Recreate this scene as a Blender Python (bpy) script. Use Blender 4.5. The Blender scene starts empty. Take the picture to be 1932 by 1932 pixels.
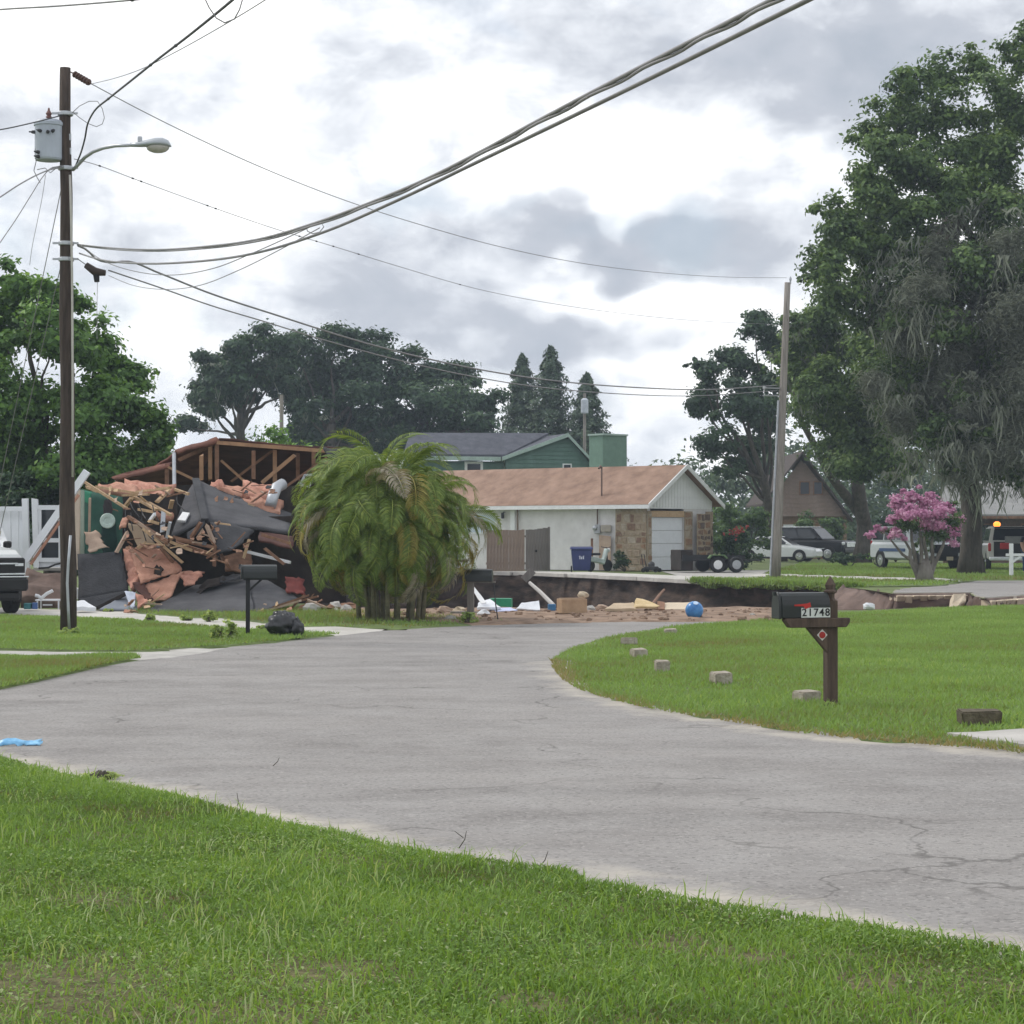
import bpy, bmesh, math, random
import numpy as np
from mathutils import Vector, Matrix, noise
from mathutils.geometry import delaunay_2d_cdt

S = bpy.context.scene
COL = S.collection
# ------------------------------------------------------------------ camera
EYE, FPX, PITCH = 1.6, 4200.0, math.atan(39 / 4200.0)
cam_d = bpy.data.cameras.new('camera'); cam = bpy.data.objects.new('camera', cam_d); COL.objects.link(cam)
cam_d.sensor_width = 36.0; cam_d.lens = 36.0 * FPX / 1932.0
cam_d.clip_start = 0.1; cam_d.clip_end = 3000
cam.location = (0, 0, EYE); cam.rotation_euler = (math.pi / 2 + PITCH, 0, 0)
S.camera = cam
S.render.resolution_x = S.render.resolution_y = 1024
S.cycles.max_bounces = 5; S.cycles.diffuse_bounces = 3; S.cycles.glossy_bounces = 2; S.cycles.transmission_bounces = 3; S.cycles.volume_bounces = 0; S.cycles.transparent_max_bounces = 4
# ------------------------------------------------------------------ exposure
S.view_settings.view_transform = 'Standard'; S.view_settings.look = 'None'
S.view_settings.exposure = 0.30; S.view_settings.gamma = 1.0
S.view_settings.use_curve_mapping = False
# ------------------------------------------------------------------ sun
SUN_EL, SUN_AZ = math.radians(47), math.radians(-62)        # azimuth measured from the view direction (+Y) towards +X
sd = bpy.data.lights.new('sun', 'SUN'); sd.energy = 1.5; sd.angle = math.radians(10); sd.color = (1.0, 0.95, 0.87)
sun = bpy.data.objects.new('sun', sd); COL.objects.link(sun)
sv = Vector((math.sin(SUN_AZ) * math.cos(SUN_EL), math.cos(SUN_AZ) * math.cos(SUN_EL), math.sin(SUN_EL)))
sun.rotation_euler = sv.to_track_quat('Z', 'Y').to_euler(); sun.location = (20, 60, 60)
# ------------------------------------------------------------------ world: pale blue sky under broken cloud
W = bpy.data.worlds.new('World'); S.world = W; W.use_nodes = True
def build_world():
    nt = W.node_tree; N = nt.nodes; L = nt.links; N.clear()
    def node(t, **k):
        n = N.new(t)
        for a, b in k.items(): setattr(n, a, b)
        return n
    def math_(op, a, b=None, c=None, clamp=False):
        n = node('ShaderNodeMath', operation=op); n.use_clamp = clamp
        for i, x in enumerate((a, b, c)):
            if x is None: continue
            if isinstance(x, (int, float)): n.inputs[i].default_value = x
            else: L.new(x, n.inputs[i])
        return n.outputs[0]
    out = node('ShaderNodeOutputWorld'); bg = node('ShaderNodeBackground'); bg.inputs[1].default_value = 0.1
    L.new(bg.outputs[0], out.inputs[0])
    sky = node('ShaderNodeTexSky', sky_type='NISHITA'); sky.sun_disc = False
    sky.sun_elevation = SUN_EL; sky.sun_rotation = SUN_AZ
    tc = node('ShaderNodeTexCoord'); mp = node('ShaderNodeMapping'); mp.inputs['Scale'].default_value = (1, 1, 1.7)
    mp.inputs['Location'].default_value = (0.31, 0.0, 0.12)
    L.new(tc.outputs['Generated'], mp.inputs[0])
    def nz(scale, detail, rough, off=0.0):
        n = node('ShaderNodeTexNoise'); n.inputs['Scale'].default_value = scale; n.inputs['Detail'].default_value = detail
        n.inputs['Roughness'].default_value = rough; n.inputs['Distortion'].default_value = 0.35
        if off:
            m = node('ShaderNodeMapping'); m.inputs['Location'].default_value = (off, off * .7, -off); L.new(mp.outputs[0], m.inputs[0]); L.new(m.outputs[0], n.inputs[0])
        else: L.new(mp.outputs[0], n.inputs[0])
        return n.outputs[0]
    big = nz(11, 6, .58); fine = nz(34, 5, .62, 3.1); wx = nz(16, 2, .6, 7.7); wz = nz(16, 2, .6, 12.3)
    sp = node('ShaderNodeSeparateXYZ'); L.new(tc.outputs['Generated'], sp.inputs[0])
    yy = math_('MAXIMUM', sp.outputs[1], 0.05)
    sx = math_('ADD', math_('DIVIDE', sp.outputs[0], yy), math_('MULTIPLY', math_('SUBTRACT', wx, .5), .10))
    sz = math_('ADD', math_('DIVIDE', sp.outputs[2], yy), math_('MULTIPLY', math_('SUBTRACT', wz, .5), .06))
    front = math_('MULTIPLY', math_('SUBTRACT', sp.outputs[1], .2), 3.0, clamp=True)
    # cloud banks: (u, v, ru, rv, amount)
    banks = [(1190, 320, 190, 95, .48), (1150, 450, 420, 55, -.50), (1650, 110, 420, 130, -.52), (1480, 300, 200, 60, .15),
             (150, 60, 330, 130, .34), (420, 330, 300, 110, .30), (650, 200, 130, 170, -.20), (900, 80, 260, 90, .05),
             (1180, 560, 220, 40, .36), (720, 580, 300, 60, -.22), (1020, 640, 260, 40, -.26), (330, 590, 150, 60, .18),
             (1200, 690, 140, 35, .30), (1330, 600, 200, 40, .10), (60, 290, 160, 60, -.12), (980, 300, 80, 130, -.20)]
    acc = 0.0
    for (u, v, ru, rv, amt) in banks:
        dx = math_('DIVIDE', math_('SUBTRACT', sx, (u - 966) / FPX), ru / FPX)
        dz = math_('DIVIDE', math_('SUBTRACT', sz, (1005 - v) / FPX), rv / FPX)
        r2 = math_('ADD', math_('MULTIPLY', dx, dx), math_('MULTIPLY', dz, dz))
        g = math_('MULTIPLY', math_('POWER', 2.718, math_('MULTIPLY', r2, -1.0)), amt)
        acc = math_('ADD', g, acc)
    val = math_('ADD', math_('MULTIPLY', acc, front), .64)
    val = math_('ADD', val, math_('MULTIPLY', math_('SUBTRACT', big, .5), 1.15))
    val = math_('ADD', val, math_('MULTIPLY', math_('SUBTRACT', fine, .5), .62))
    ramp = node('ShaderNodeValToRGB'); L.new(val, ramp.inputs[0])
    e = ramp.color_ramp.elements
    e[0].position = .05; e[0].color = (.40, .44, .505, 1); e[1].position = 1.0; e[1].color = (1.26, 1.25, 1.23, 1)
    for p, c in ((.36, (.49, .52, .58, 1)), (.58, (.72, .75, .80, 1)), (.76, (.95, .965, .985, 1))):
        x = ramp.color_ramp.elements.new(p); x.color = c
    sc = node('ShaderNodeVectorMath', operation='SCALE'); sc.inputs['Scale'].default_value = 10.0
    L.new(ramp.outputs[0], sc.inputs[0])
    # gaps where the blue shows through
    gap = nz(14, 3, .5, 21.0)
    gm = node('ShaderNodeMapRange'); gm.inputs[1].default_value = .60; gm.inputs[2].default_value = .72
    gm.inputs[3].default_value = 0.0; gm.inputs[4].default_value = 0.30; L.new(gap, gm.inputs[0])
    mx = node('ShaderNodeMix', data_type='RGBA'); L.new(gm.outputs[0], mx.inputs[0]); L.new(sc.outputs[0], mx.inputs[6]); L.new(sky.outputs[0], mx.inputs[7])
    L.new(mx.outputs[2], bg.inputs[0])
build_world()
# ------------------------------------------------------------------ pixel to place
_ct, _st = math.cos(PITCH), math.sin(PITCH)
def ray(u, v):
    x = (u - 966) / FPX; y = (966 - v) / FPX
    return Vector((x, _ct - y * _st, _st + y * _ct))
def P(u, v, Y):
    r = ray(u, v); t = Y / r.y
    return Vector((r.x * t, Y, EYE + r.z * t))
def G(u, v, z=0.0):
    r = ray(u, v); t = (z - EYE) / r.z
    return Vector((r.x * t, r.y * t, z))
def G2(*uv): return [tuple(G(u, v)[:2]) for u, v in uv]
def Z1(a, b, Y): return P(a / 3.0, 805 + b / 3.0, Y)
def Z8(a, b, Y): return P(50.3 + a * .2083, 880.5 + b * .2083, Y)
def Z3(a, b, Y): return P(a * .1302, 930.8 + b * .1302, Y)
def ZG(a, b, Y): return P(855 + a * .2812, 805 + b * .2812, Y)
# ------------------------------------------------------------------ materials
MATS = {}
def M(name, col, rough=.75, var=.15, scale=4.0, bump=0.0, bscale=40.0, metal=0.0, spec=.35, col2=None, stretch=(1, 1, 1), emit=0.0, detail=5, lo=.3, hi=.7):
    if name in MATS: return MATS[name]
    m = bpy.data.materials.new(name); m.use_nodes = True
    nt = m.node_tree; N = nt.nodes; L = nt.links; b = N['Principled BSDF']
    c1 = tuple(max(0, x * (1 - var)) for x in col) + (1,)
    c2 = (tuple(col2) if col2 else tuple(min(1, x * (1 + var)) for x in col)) + (1,)
    tc = N.new('ShaderNodeTexCoord'); mp = N.new('ShaderNodeMapping'); mp.inputs['Scale'].default_value = stretch
    L.new(tc.outputs['Object'], mp.inputs[0])
    n = N.new('ShaderNodeTexNoise'); n.inputs['Scale'].default_value = scale; n.inputs['Detail'].default_value = detail; n.inputs['Roughness'].default_value = .65
    L.new(mp.outputs[0], n.inputs[0])
    mr = N.new('ShaderNodeMapRange'); mr.inputs[1].default_value = lo; mr.inputs[2].default_value = hi; L.new(n.outputs[0], mr.inputs[0])
    mx = N.new('ShaderNodeMix'); mx.data_type = 'RGBA'; mx.inputs[6].default_value = c1; mx.inputs[7].default_value = c2
    L.new(mr.outputs[0], mx.inputs[0]); L.new(mx.outputs[2], b.inputs['Base Color'])
    b.inputs['Roughness'].default_value = rough; b.inputs['Metallic'].default_value = metal; b.inputs['Specular IOR Level'].default_value = spec
    if bump:
        n2 = N.new('ShaderNodeTexNoise'); n2.inputs['Scale'].default_value = bscale; n2.inputs['Detail'].default_value = 4; L.new(mp.outputs[0], n2.inputs[0])
        bp = N.new('ShaderNodeBump'); bp.inputs['Strength'].default_value = bump; bp.inputs['Distance'].default_value = .02
        L.new(n2.outputs[0], bp.inputs['Height']); L.new(bp.outputs[0], b.inputs['Normal'])
    if emit:
        b.inputs['Emission Color'].default_value = tuple(col) + (1,); b.inputs['Emission Strength'].default_value = emit
    MATS[name] = m; return m
def leafmat(name, stops, trans=.35, rough=.55, tcol=None, spec=.25):
    """leaf / blade: colour picked per leaf from the 'rnd' attribute, part of the light shines through"""
    if name in MATS: return MATS[name]
    m = bpy.data.materials.new(name); m.use_nodes = True
    nt = m.node_tree; N = nt.nodes; L = nt.links; b = N['Principled BSDF']
    at = N.new('ShaderNodeAttribute'); at.attribute_name = 'rnd'
    rp = N.new('ShaderNodeValToRGB'); L.new(at.outputs['Fac'], rp.inputs[0])
    e = rp.color_ramp.elements; e[0].position = stops[0][0]; e[0].color = tuple(stops[0][1]) + (1,)
    e[1].position = stops[-1][0]; e[1].color = tuple(stops[-1][1]) + (1,)
    for p, c in stops[1:-1]:
        x = e.new(p); x.color = tuple(c) + (1,)
    L.new(rp.outputs[0], b.inputs['Base Color']); b.inputs['Roughness'].default_value = rough; b.inputs['Specular IOR Level'].default_value = spec
    tr = N.new('ShaderNodeBsdfTranslucent')
    hs = N.new('ShaderNodeMix'); hs.data_type = 'RGBA'; hs.blend_type = 'MULTIPLY'; hs.inputs[0].default_value = 1.0
    hs.inputs[7].default_value = (tcol or (1.25, 1.2, .6)) + (1,); L.new(rp.outputs[0], hs.inputs[6]); L.new(hs.outputs[2], tr.inputs[0])
    ms = N.new('ShaderNodeMixShader'); ms.inputs[0].default_value = trans
    L.new(b.outputs[0], ms.inputs[1]); L.new(tr.outputs[0], ms.inputs[2]); L.new(ms.outputs[0], N['Material Output'].inputs[0])
    MATS[name] = m; return m
# ------------------------------------------------------------------ objects
def tag(o, label=None, cat=None, group=None, kind=None):
    if label: o['label'] = label
    if cat: o['category'] = cat
    if group: o['group'] = group
    if kind: o['kind'] = kind
    return o
def thing(name, label, cat, loc=(0, 0, 0), rotz=0.0, group=None):
    o = bpy.data.objects.new(name, None); COL.objects.link(o); o.location = loc; o.rotation_euler = (0, 0, rotz)
    o.empty_display_size = .2
    return tag(o, label, cat, group)
def link(name, me, mat, parent=None, loc=(0, 0, 0)):
    o = bpy.data.objects.new(name, me); COL.objects.link(o); o.location = loc
    if mat is not None and len(me.materials) == 0: me.materials.append(mat)
    if parent: o.parent = parent
    return o
class MB:
    def __init__(s): s.v = []; s.f = []
    def add(s, vs, fs):
        k = len(s.v); s.v += [Vector(x) for x in vs]; s.f += [tuple(i + k for i in f) for f in fs]; return s
    def hexa(s, p):    # 8 corners: bottom 4 ccw, top 4 ccw
        return s.add(p, [(3, 2, 1, 0), (4, 5, 6, 7), (0, 1, 5, 4), (1, 2, 6, 5), (2, 3, 7, 6), (3, 0, 4, 7)])
    def box(s, c, d, R=None):
        c = Vector(c); pts = []
        for z in (-.5, .5):
            for x, y in ((-.5, -.5), (.5, -.5), (.5, .5), (-.5, .5)):
                p = Vector((x * d[0], y * d[1], z * d[2]))
                pts.append(c + (R @ p if R else p))
        return s.hexa(pts)
    def beam(s, a, b, w, h, up=(0, 0, 1), jit=0.0):
        a, b = Vector(a), Vector(b); t = (b - a).normalized(); up = Vector(up)
        if abs(t.dot(up)) > .95: up = Vector((0, 1, 0))
        x = t.cross(up).normalized(); y = x.cross(t).normalized(); q = []
        for p in (a, b):
            for i, j in ((-.5, -.5), (.5, -.5), (.5, .5), (-.5, .5)):
                q.append(p + x * (i * w) + y * (j * h) + t * random.uniform(-jit, jit))
        return s.add(q, [(3, 2, 1, 0), (4, 5, 6, 7), (0, 1, 5, 4), (1, 2, 6, 5), (2, 3, 7, 6), (3, 0, 4, 7)])
    def tube(s, pts, r, seg=8, cap=True):
        pts = [Vector(p) for p in pts]; n = len(pts); rr = r if isinstance(r, (list, tuple)) else [r] * n
        k = len(s.v); prev = None
        for i, p in enumerate(pts):
            t = (pts[min(i + 1, n - 1)] - pts[max(i - 1, 0)]).normalized()
            if prev is None:
                up = Vector((0, 0, 1)) if abs(t.z) < .9 else Vector((1, 0, 0)); x = t.cross(up).normalized()
            else:
                x = (prev - t * prev.dot(t)).normalized()
            prev = x; y = t.cross(x)
            for j in range(seg):
                a = 2 * math.pi * j / seg; s.v.append(p + (x * math.cos(a) + y * math.sin(a)) * rr[i])
        for i in range(n - 1):
            for j in range(seg):
                j2 = (j + 1) % seg; s.f.append((k + i * seg + j, k + i * seg + j2, k + (i + 1) * seg + j2, k + (i + 1) * seg + j))
        if cap:
            s.f.append(tuple(k + j for j in range(seg))[::-1]); s.f.append(tuple(k + (n - 1) * seg + j for j in range(seg)))
        return s
    def lathe(s, prof, o=(0, 0, 0), ax=(0, 0, 1), seg=20):
        o = Vector(o); ax = Vector(ax).normalized(); up = Vector((0, 0, 1)) if abs(ax.z) < .9 else Vector((1, 0, 0))
        x = ax.cross(up).normalized(); y = ax.cross(x); k = len(s.v)
        for (r, h) in prof:
            for j in range(seg):
                a = 2 * math.pi * j / seg; s.v.append(o + ax * h + (x * math.cos(a) + y * math.sin(a)) * max(r, 1e-4))
        for i in range(len(prof) - 1):
            for j in range(seg):
                j2 = (j + 1) % seg; s.f.append((k + i * seg + j, k + i * seg + j2, k + (i + 1) * seg + j2, k + (i + 1) * seg + j))
        s.f.append(tuple(k + j for j in range(seg))[::-1]); s.f.append(tuple(k + (len(prof) - 1) * seg + j for j in range(seg)))
        return s
    def slab(s, pts, th, d=None):
        pts = [Vector(p) for p in pts]; n = len(pts)
        if d is None:
            nn = Vector((0, 0, 0))
            for i in range(n): nn += pts[i].cross(pts[(i + 1) % n])
            d = nn.normalized()
            if d.y < 0: d = -d          # thickness goes away from the front
        d = Vector(d) * th
        k = len(s.v); s.v += pts + [p + d for p in pts]
        s.f.append(tuple(k + i for i in range(n))); s.f.append(tuple(k + n + i for i in range(n))[::-1])
        for i in range(n):
            j = (i + 1) % n; s.f.append((k + i, k + n + i, k + n + j, k + j))
        return s
    def cloth(s, c4, nu=6, nv=6, amp=.05, th=.03, jag=.0, freq=2.0, seed=0):
        """thick uneven sheet between four corners (tl, tr, br, bl)"""
        a, b, c, d = [Vector(p) for p in c4]; nrm = (b - a).cross(d - a).normalized()
        k = len(s.v); off = Vector((seed * 3.7, seed * 1.3, 0))
        for side in (0, 1):
            for j in range(nv + 1):
                for i in range(nu + 1):
                    u, v = i / nu, j / nv
                    p = (a * (1 - u) + b * u) * (1 - v) + (d * (1 - u) + c * u) * v
                    q = p * freq + off
                    p = p + nrm * (noise.noise(q) * amp + noise.noise(q * 2.7) * amp * .5)
                    if jag and (i in (0, nu) or j in (0, nv)):
                        p = p + (b - a).normalized() * noise.noise(q * 5) * jag + (d - a).normalized() * noise.noise(q * 5 + Vector((9, 9, 9))) * jag
                    s.v.append(p + nrm * (th if side else 0))
        m = (nu + 1) * (nv + 1); I = lambda i, j, sd: k + sd * m + j * (nu + 1) + i
        for j in range(nv):
            for i in range(nu):
                s.f.append((I(i, j, 0), I(i + 1, j, 0), I(i + 1, j + 1, 0), I(i, j + 1, 0)))
                s.f.append((I(i, j + 1, 1), I(i + 1, j + 1, 1), I(i + 1, j, 1), I(i, j, 1)))
        for i in range(nu):
            s.f.append((I(i + 1, 0, 0), I(i, 0, 0), I(i, 0, 1), I(i + 1, 0, 1))); s.f.append((I(i, nv, 0), I(i + 1, nv, 0), I(i + 1, nv, 1), I(i, nv, 1)))
        for j in range(nv):
            s.f.append((I(0, j, 0), I(0, j + 1, 0), I(0, j + 1, 1), I(0, j, 1))); s.f.append((I(nu, j + 1, 0), I(nu, j, 0), I(nu, j, 1), I(nu, j + 1, 1)))
        return s
    def ball(s, c, r, seg=14, rings=9, lump=0.0, seed=0, fz=1.0):
        c = Vector(c); k = len(s.v); r = r if isinstance(r, (tuple, list)) else (r, r, r)
        for i in range(rings + 1):
            th = math.pi * i / rings
            for j in range(seg):
                ph = 2 * math.pi * j / seg; d = Vector((math.sin(th) * math.cos(ph), math.sin(th) * math.sin(ph), math.cos(th)))
                m = 1 + lump * (noise.noise(d * 2.3 + Vector((seed, 0, 0))) + .6 * noise.noise(d * 6 + Vector((0, seed, 0))))
                s.v.append(c + Vector((d.x * r[0] * m, d.y * r[1] * m, d.z * r[2] * m)))
        for i in range(rings):
            for j in range(seg):
                j2 = (j + 1) % seg; s.f.append((k + i * seg + j, k + (i + 1) * seg + j, k + (i + 1) * seg + j2, k + i * seg + j2))
        return s
    def build(s, name, mat, parent=None, local=False, smooth=False, bevel=0.0, bseg=1, label=None, cat=None, group=None, kind=None):
        if parent is not None and not local:
            vs = [p - parent.location for p in s.v]
        else: vs = s.v
        lo = Vector([min(p[i] for p in vs) for i in range(3)]); hi = Vector([max(p[i] for p in vs) for i in range(3)])
        o0 = Vector(((lo.x + hi.x) / 2, (lo.y + hi.y) / 2, lo.z))
        me = bpy.data.meshes.new(name); me.from_pydata([p - o0 for p in vs], [], s.f)
        bm = bmesh.new(); bm.from_mesh(me); bmesh.ops.remove_doubles(bm, verts=bm.verts, dist=1e-5)
        bmesh.ops.recalc_face_normals(bm, faces=bm.faces)
        if bevel:
            ed = [e for e in bm.edges if len(e.link_faces) == 2 and e.calc_face_angle(0) > .5]
            bmesh.ops.bevel(bm, geom=ed, offset=bevel, segments=bseg, affect='EDGES', clamp_overlap=True)
        bm.to_mesh(me); bm.free()
        if smooth: me.polygons.foreach_set('use_smooth', [True] * len(me.polygons))
        o = link(name, me, mat, parent, o0)
        return tag(o, label, cat, group, kind)
def np_mesh(name, V, T, mat, rnd=None, parent=None, smooth=False, origin=None):
    """fast triangle mesh from arrays; rnd = per-vertex random value"""
    V = np.asarray(V, dtype=np.float32); T = np.asarray(T, dtype=np.int32)
    if origin is None: origin = np.array([V[:, 0].mean(), V[:, 1].mean(), V[:, 2].min()], dtype=np.float32)
    V = V - np.asarray(origin, dtype=np.float32)
    me = bpy.data.meshes.new(name); n = len(T)
    me.vertices.add(len(V)); me.vertices.foreach_set('co', V.ravel())
    me.loops.add(n * 3); me.loops.foreach_set('vertex_index', T.ravel())
    me.polygons.add(n); me.polygons.foreach_set('loop_start', np.arange(0, n * 3, 3, dtype=np.int32))
    if smooth: me.polygons.foreach_set('use_smooth', np.ones(n, dtype=bool))
    me.update(calc_edges=True)
    if rnd is not None:
        a = me.attributes.new('rnd', 'FLOAT', 'POINT'); a.data.foreach_set('value', np.asarray(rnd, dtype=np.float32))
    loc = Vector(origin.tolist() if hasattr(origin, 'tolist') else origin)
    if parent is not None: loc = loc - parent.location
    return link(name, me, mat, parent, loc)
def inside(px, py, poly):
    c = np.zeros(len(px), dtype=bool); n = len(poly); j = n - 1
    for i in range(n):
        xi, yi = poly[i]; xj, yj = poly[j]
        if yi != yj:
            c ^= ((yi > py) != (yj > py)) & (px < (xj - xi) * (py - yi) / (yj - yi) + xi)
        j = i
    return c
def pnoise(x, y, f=1.0, o=0.0):
    """cheap smooth 2D noise in about -1..1 for arrays"""
    x = x * f + o; y = y * f - o * 1.7
    return (np.sin(x * 1.0 + 1.3 * np.sin(y * .9 + .4)) + np.sin(y * 1.3 + 1.7 * np.sin(x * .7 + 2.1)) + .6 * np.sin(x * 2.3 - y * 1.9 + 2 * np.sin(y * 1.1)) + .5 * np.sin(3.1 * x + 2.7 * y)) / 3.1
def densify(poly, step, jit=0.0, rng=None):
    out = []; n = len(poly)
    for i in range(n):
        a, b = poly[i], poly[(i + 1) % n]; L = math.hypot(b[0] - a[0], b[1] - a[1]); k = max(1, int(L / step))
        for t in range(k):
            x = a[0] + (b[0] - a[0]) * t / k; y = a[1] + (b[1] - a[1]) * t / k
            if jit and rng is not None:
                x += rng.normal(0, jit); y += rng.normal(0, jit)
            out.append((x, y))
    return out
def sheet(name, poly, z, step, mat, holes=(), jit=0.0, estep=None, seed=1, hf=None, kind='structure', label=None, cat=None, edge=None, parent=None, skirt=0.0, sink=True):
    rng = np.random.default_rng(seed)
    P_ = densify(poly, estep or step, jit, rng); H = [densify(h, estep or step) for h in holes]
    xs = np.array([p[0] for p in P_]); ys = np.array([p[1] for p in P_])
    gx, gy = np.meshgrid(np.arange(xs.min(), xs.max(), step), np.arange(ys.min(), ys.max(), step)); gx = gx.ravel(); gy = gy.ravel()
    ok = inside(gx, gy, P_)
    for h in H: ok &= ~inside(gx, gy, h)
    pts = []; edges = []
    for ring in [P_] + H:
        k = len(pts); pts += [Vector(p) for p in ring]; edges += [(k + i, k + (i + 1) % len(ring)) for i in range(len(ring))]
    pts += [Vector((a, b)) for a, b in zip(gx[ok], gy[ok])]
    r = delaunay_2d_cdt(pts, edges, [], 0, 1e-5)
    V = np.array([(p.x, p.y) for p in r[0]]); T = np.array([f for f in r[2] if len(f) == 3])
    c = V[T].mean(axis=1); keep = inside(c[:, 0], c[:, 1], P_)
    for h in H: keep &= ~inside(c[:, 0], c[:, 1], h)
    T = T[keep]
    e1 = V[T[:, 1]] - V[T[:, 0]]; e2 = V[T[:, 2]] - V[T[:, 0]]; fl = (e1[:, 0] * e2[:, 1] - e1[:, 1] * e2[:, 0]) < 0
    T[fl] = T[fl][:, ::-1]
    Z = np.full(len(V), z) + (hf(V[:, 0], V[:, 1]) if hf else 0)
    if sink and z > 0 and len(V) < 9000:       # the rim of a thin sheet dips into what it lies on
        Q_ = np.array(P_ + P_[:1]); dd = np.full(len(V), 9.0)
        for i in range(len(Q_) - 1):
            a, v = Q_[i], Q_[i + 1] - Q_[i]; t = np.clip(((V[:, 0] - a[0]) * v[0] + (V[:, 1] - a[1]) * v[1]) / (v @ v + 1e-12), 0, 1)
            dd = np.minimum(dd, np.hypot(V[:, 0] - a[0] - t * v[0], V[:, 1] - a[1] - t * v[1]))
        Z = np.where(dd < .004, -.012, Z)
    V3 = np.column_stack([V, Z]); rn = edge(V[:, 0], V[:, 1]) if edge else None
    if skirt:
        n = len(P_); k = len(V3); R = np.array(P_); zr = np.full(n, z) + (hf(R[:, 0], R[:, 1]) if hf else 0)
        V3 = np.vstack([V3, np.column_stack([R, zr]), np.column_stack([R, zr - skirt])])
        i = np.arange(n); j = (i + 1) % n
        T = np.vstack([T, np.column_stack([k + i, k + n + i, k + j]), np.column_stack([k + j, k + n + i, k + n + j])])
        if rn is not None: rn = np.concatenate([rn, np.zeros(2 * n)])
    o = np_mesh(name, V3, T, mat, rn, parent, smooth=not skirt, origin=np.array([0, 0, 0], dtype=np.float32))
    return tag(o, label, cat, None, kind)
def blades(name, X, Y, z, hmin, hmax, w, mat, seed=0, lean=.55, tint=None, label=None, cat='grass', hmul=None, simple=False):
    rng = np.random.default_rng(seed); n = len(X)
    h = rng.uniform(hmin, hmax, n) * (hmul if hmul is not None else 1); a = rng.uniform(0, 2 * np.pi, n); l = a + rng.normal(1.57, .6, n)
    ww = w * rng.uniform(.6, 1.3, n); px, py = np.cos(a) * ww / 2, np.sin(a) * ww / 2
    le = h * rng.uniform(.1, 1.0, n) ** 1.0 * lean * 1.6; lx, ly = np.cos(l) * le, np.sin(l) * le
    if simple:
        V = np.zeros((n, 3, 3), dtype=np.float32); r = np.clip((tint if tint is not None else np.full(n, .5)) + rng.normal(0, .13, n), 0, 1)
        V[:, 0] = np.column_stack([X - px, Y - py, np.full(n, 1.0) * z]); V[:, 1] = np.column_stack([X + px, Y + py, np.full(n, 1.0) * z]); V[:, 2] = np.column_stack([X + lx, Y + ly, z + h])
        return tag(np_mesh(name, V.reshape(-1, 3), np.arange(3 * n).reshape(-1, 3), mat, np.repeat(r, 3), origin=np.array([0, 0, 0], dtype=np.float32)), label, cat, None, 'stuff')
    V = np.zeros((n, 5, 3), dtype=np.float32)
    V[:, 0] = np.column_stack([X - px, Y - py, np.full(n, 1.0) * z]); V[:, 1] = np.column_stack([X + px, Y + py, np.full(n, 1.0) * z])
    zm = z + h * .6
    V[:, 2] = np.column_stack([X - px * .8 + lx * .35, Y - py * .8 + ly * .35, zm]); V[:, 3] = np.column_stack([X + px * .8 + lx * .35, Y + py * .8 + ly * .35, zm])
    V[:, 4] = np.column_stack([X + lx, Y + ly, z + h * rng.uniform(.75, 1.0, n)])
    k = (np.arange(n) * 5)[:, None]
    T = np.stack([k + np.array([[0, 1, 3]]), k + np.array([[0, 3, 2]]), k + np.array([[2, 3, 4]])], axis=1).reshape(-1, 3)
    r = (tint if tint is not None else np.full(n, .5)) + rng.normal(0, .13, n)
    o = np_mesh(name, V.reshape(-1, 3), T, mat, np.repeat(np.clip(r, 0, 1), 5), origin=np.array([0, 0, 0], dtype=np.float32))
    return tag(o, label, cat, None, 'stuff')
def scatter(poly, n, rng, holes=()):
    xs = [p[0] for p in poly]; ys = [p[1] for p in poly]; X = []; Y = []; got = 0
    while got < n:
        x = rng.uniform(min(xs), max(xs), n); y = rng.uniform(min(ys), max(ys), n); ok = inside(x, y, poly)
        for h in holes: ok &= ~inside(x, y, h)
        X.append(x[ok]); Y.append(y[ok]); got += ok.sum()
    return np.concatenate(X)[:n], np.concatenate(Y)[:n]
# ================================================================== SETTING
rng = np.random.default_rng(7); random.seed(7)
m_soil = M('soil', (.13, .16, .06), .95, .35, .9, .4, 14, col2=(.17, .22, .075))
m_lawn = M('lawn_soil', (.11, .15, .05), .95, .3, 2.5, .5, 25, col2=(.16, .22, .07))
m_dirt = M('dirt', (.22, .145, .10), .95, .3, 2.2, .9, 12, col2=(.36, .255, .185), lo=.35, hi=.68)
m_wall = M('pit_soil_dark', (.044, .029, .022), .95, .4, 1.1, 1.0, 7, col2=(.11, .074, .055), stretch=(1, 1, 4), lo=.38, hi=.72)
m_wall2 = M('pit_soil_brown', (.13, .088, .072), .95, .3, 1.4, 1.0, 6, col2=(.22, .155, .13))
m_turf = M('foreground_soil', (.12, .105, .05), .95, .45, 14, .9, 60, col2=(.20, .18, .085))
m_conc = M('concrete', (.48, .455, .42), .9, .16, 1.3, .25, 60, col2=(.62, .60, .56))
m_conc2 = M('concrete_grey', (.40, .385, .36), .9, .2, 1.6, .3, 50, col2=(.52, .50, .47))
m_lime = M('lime_rock', (.52, .42, .30), .95, .3, 2.2, .6, 14, col2=(.72, .62, .48))

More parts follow.
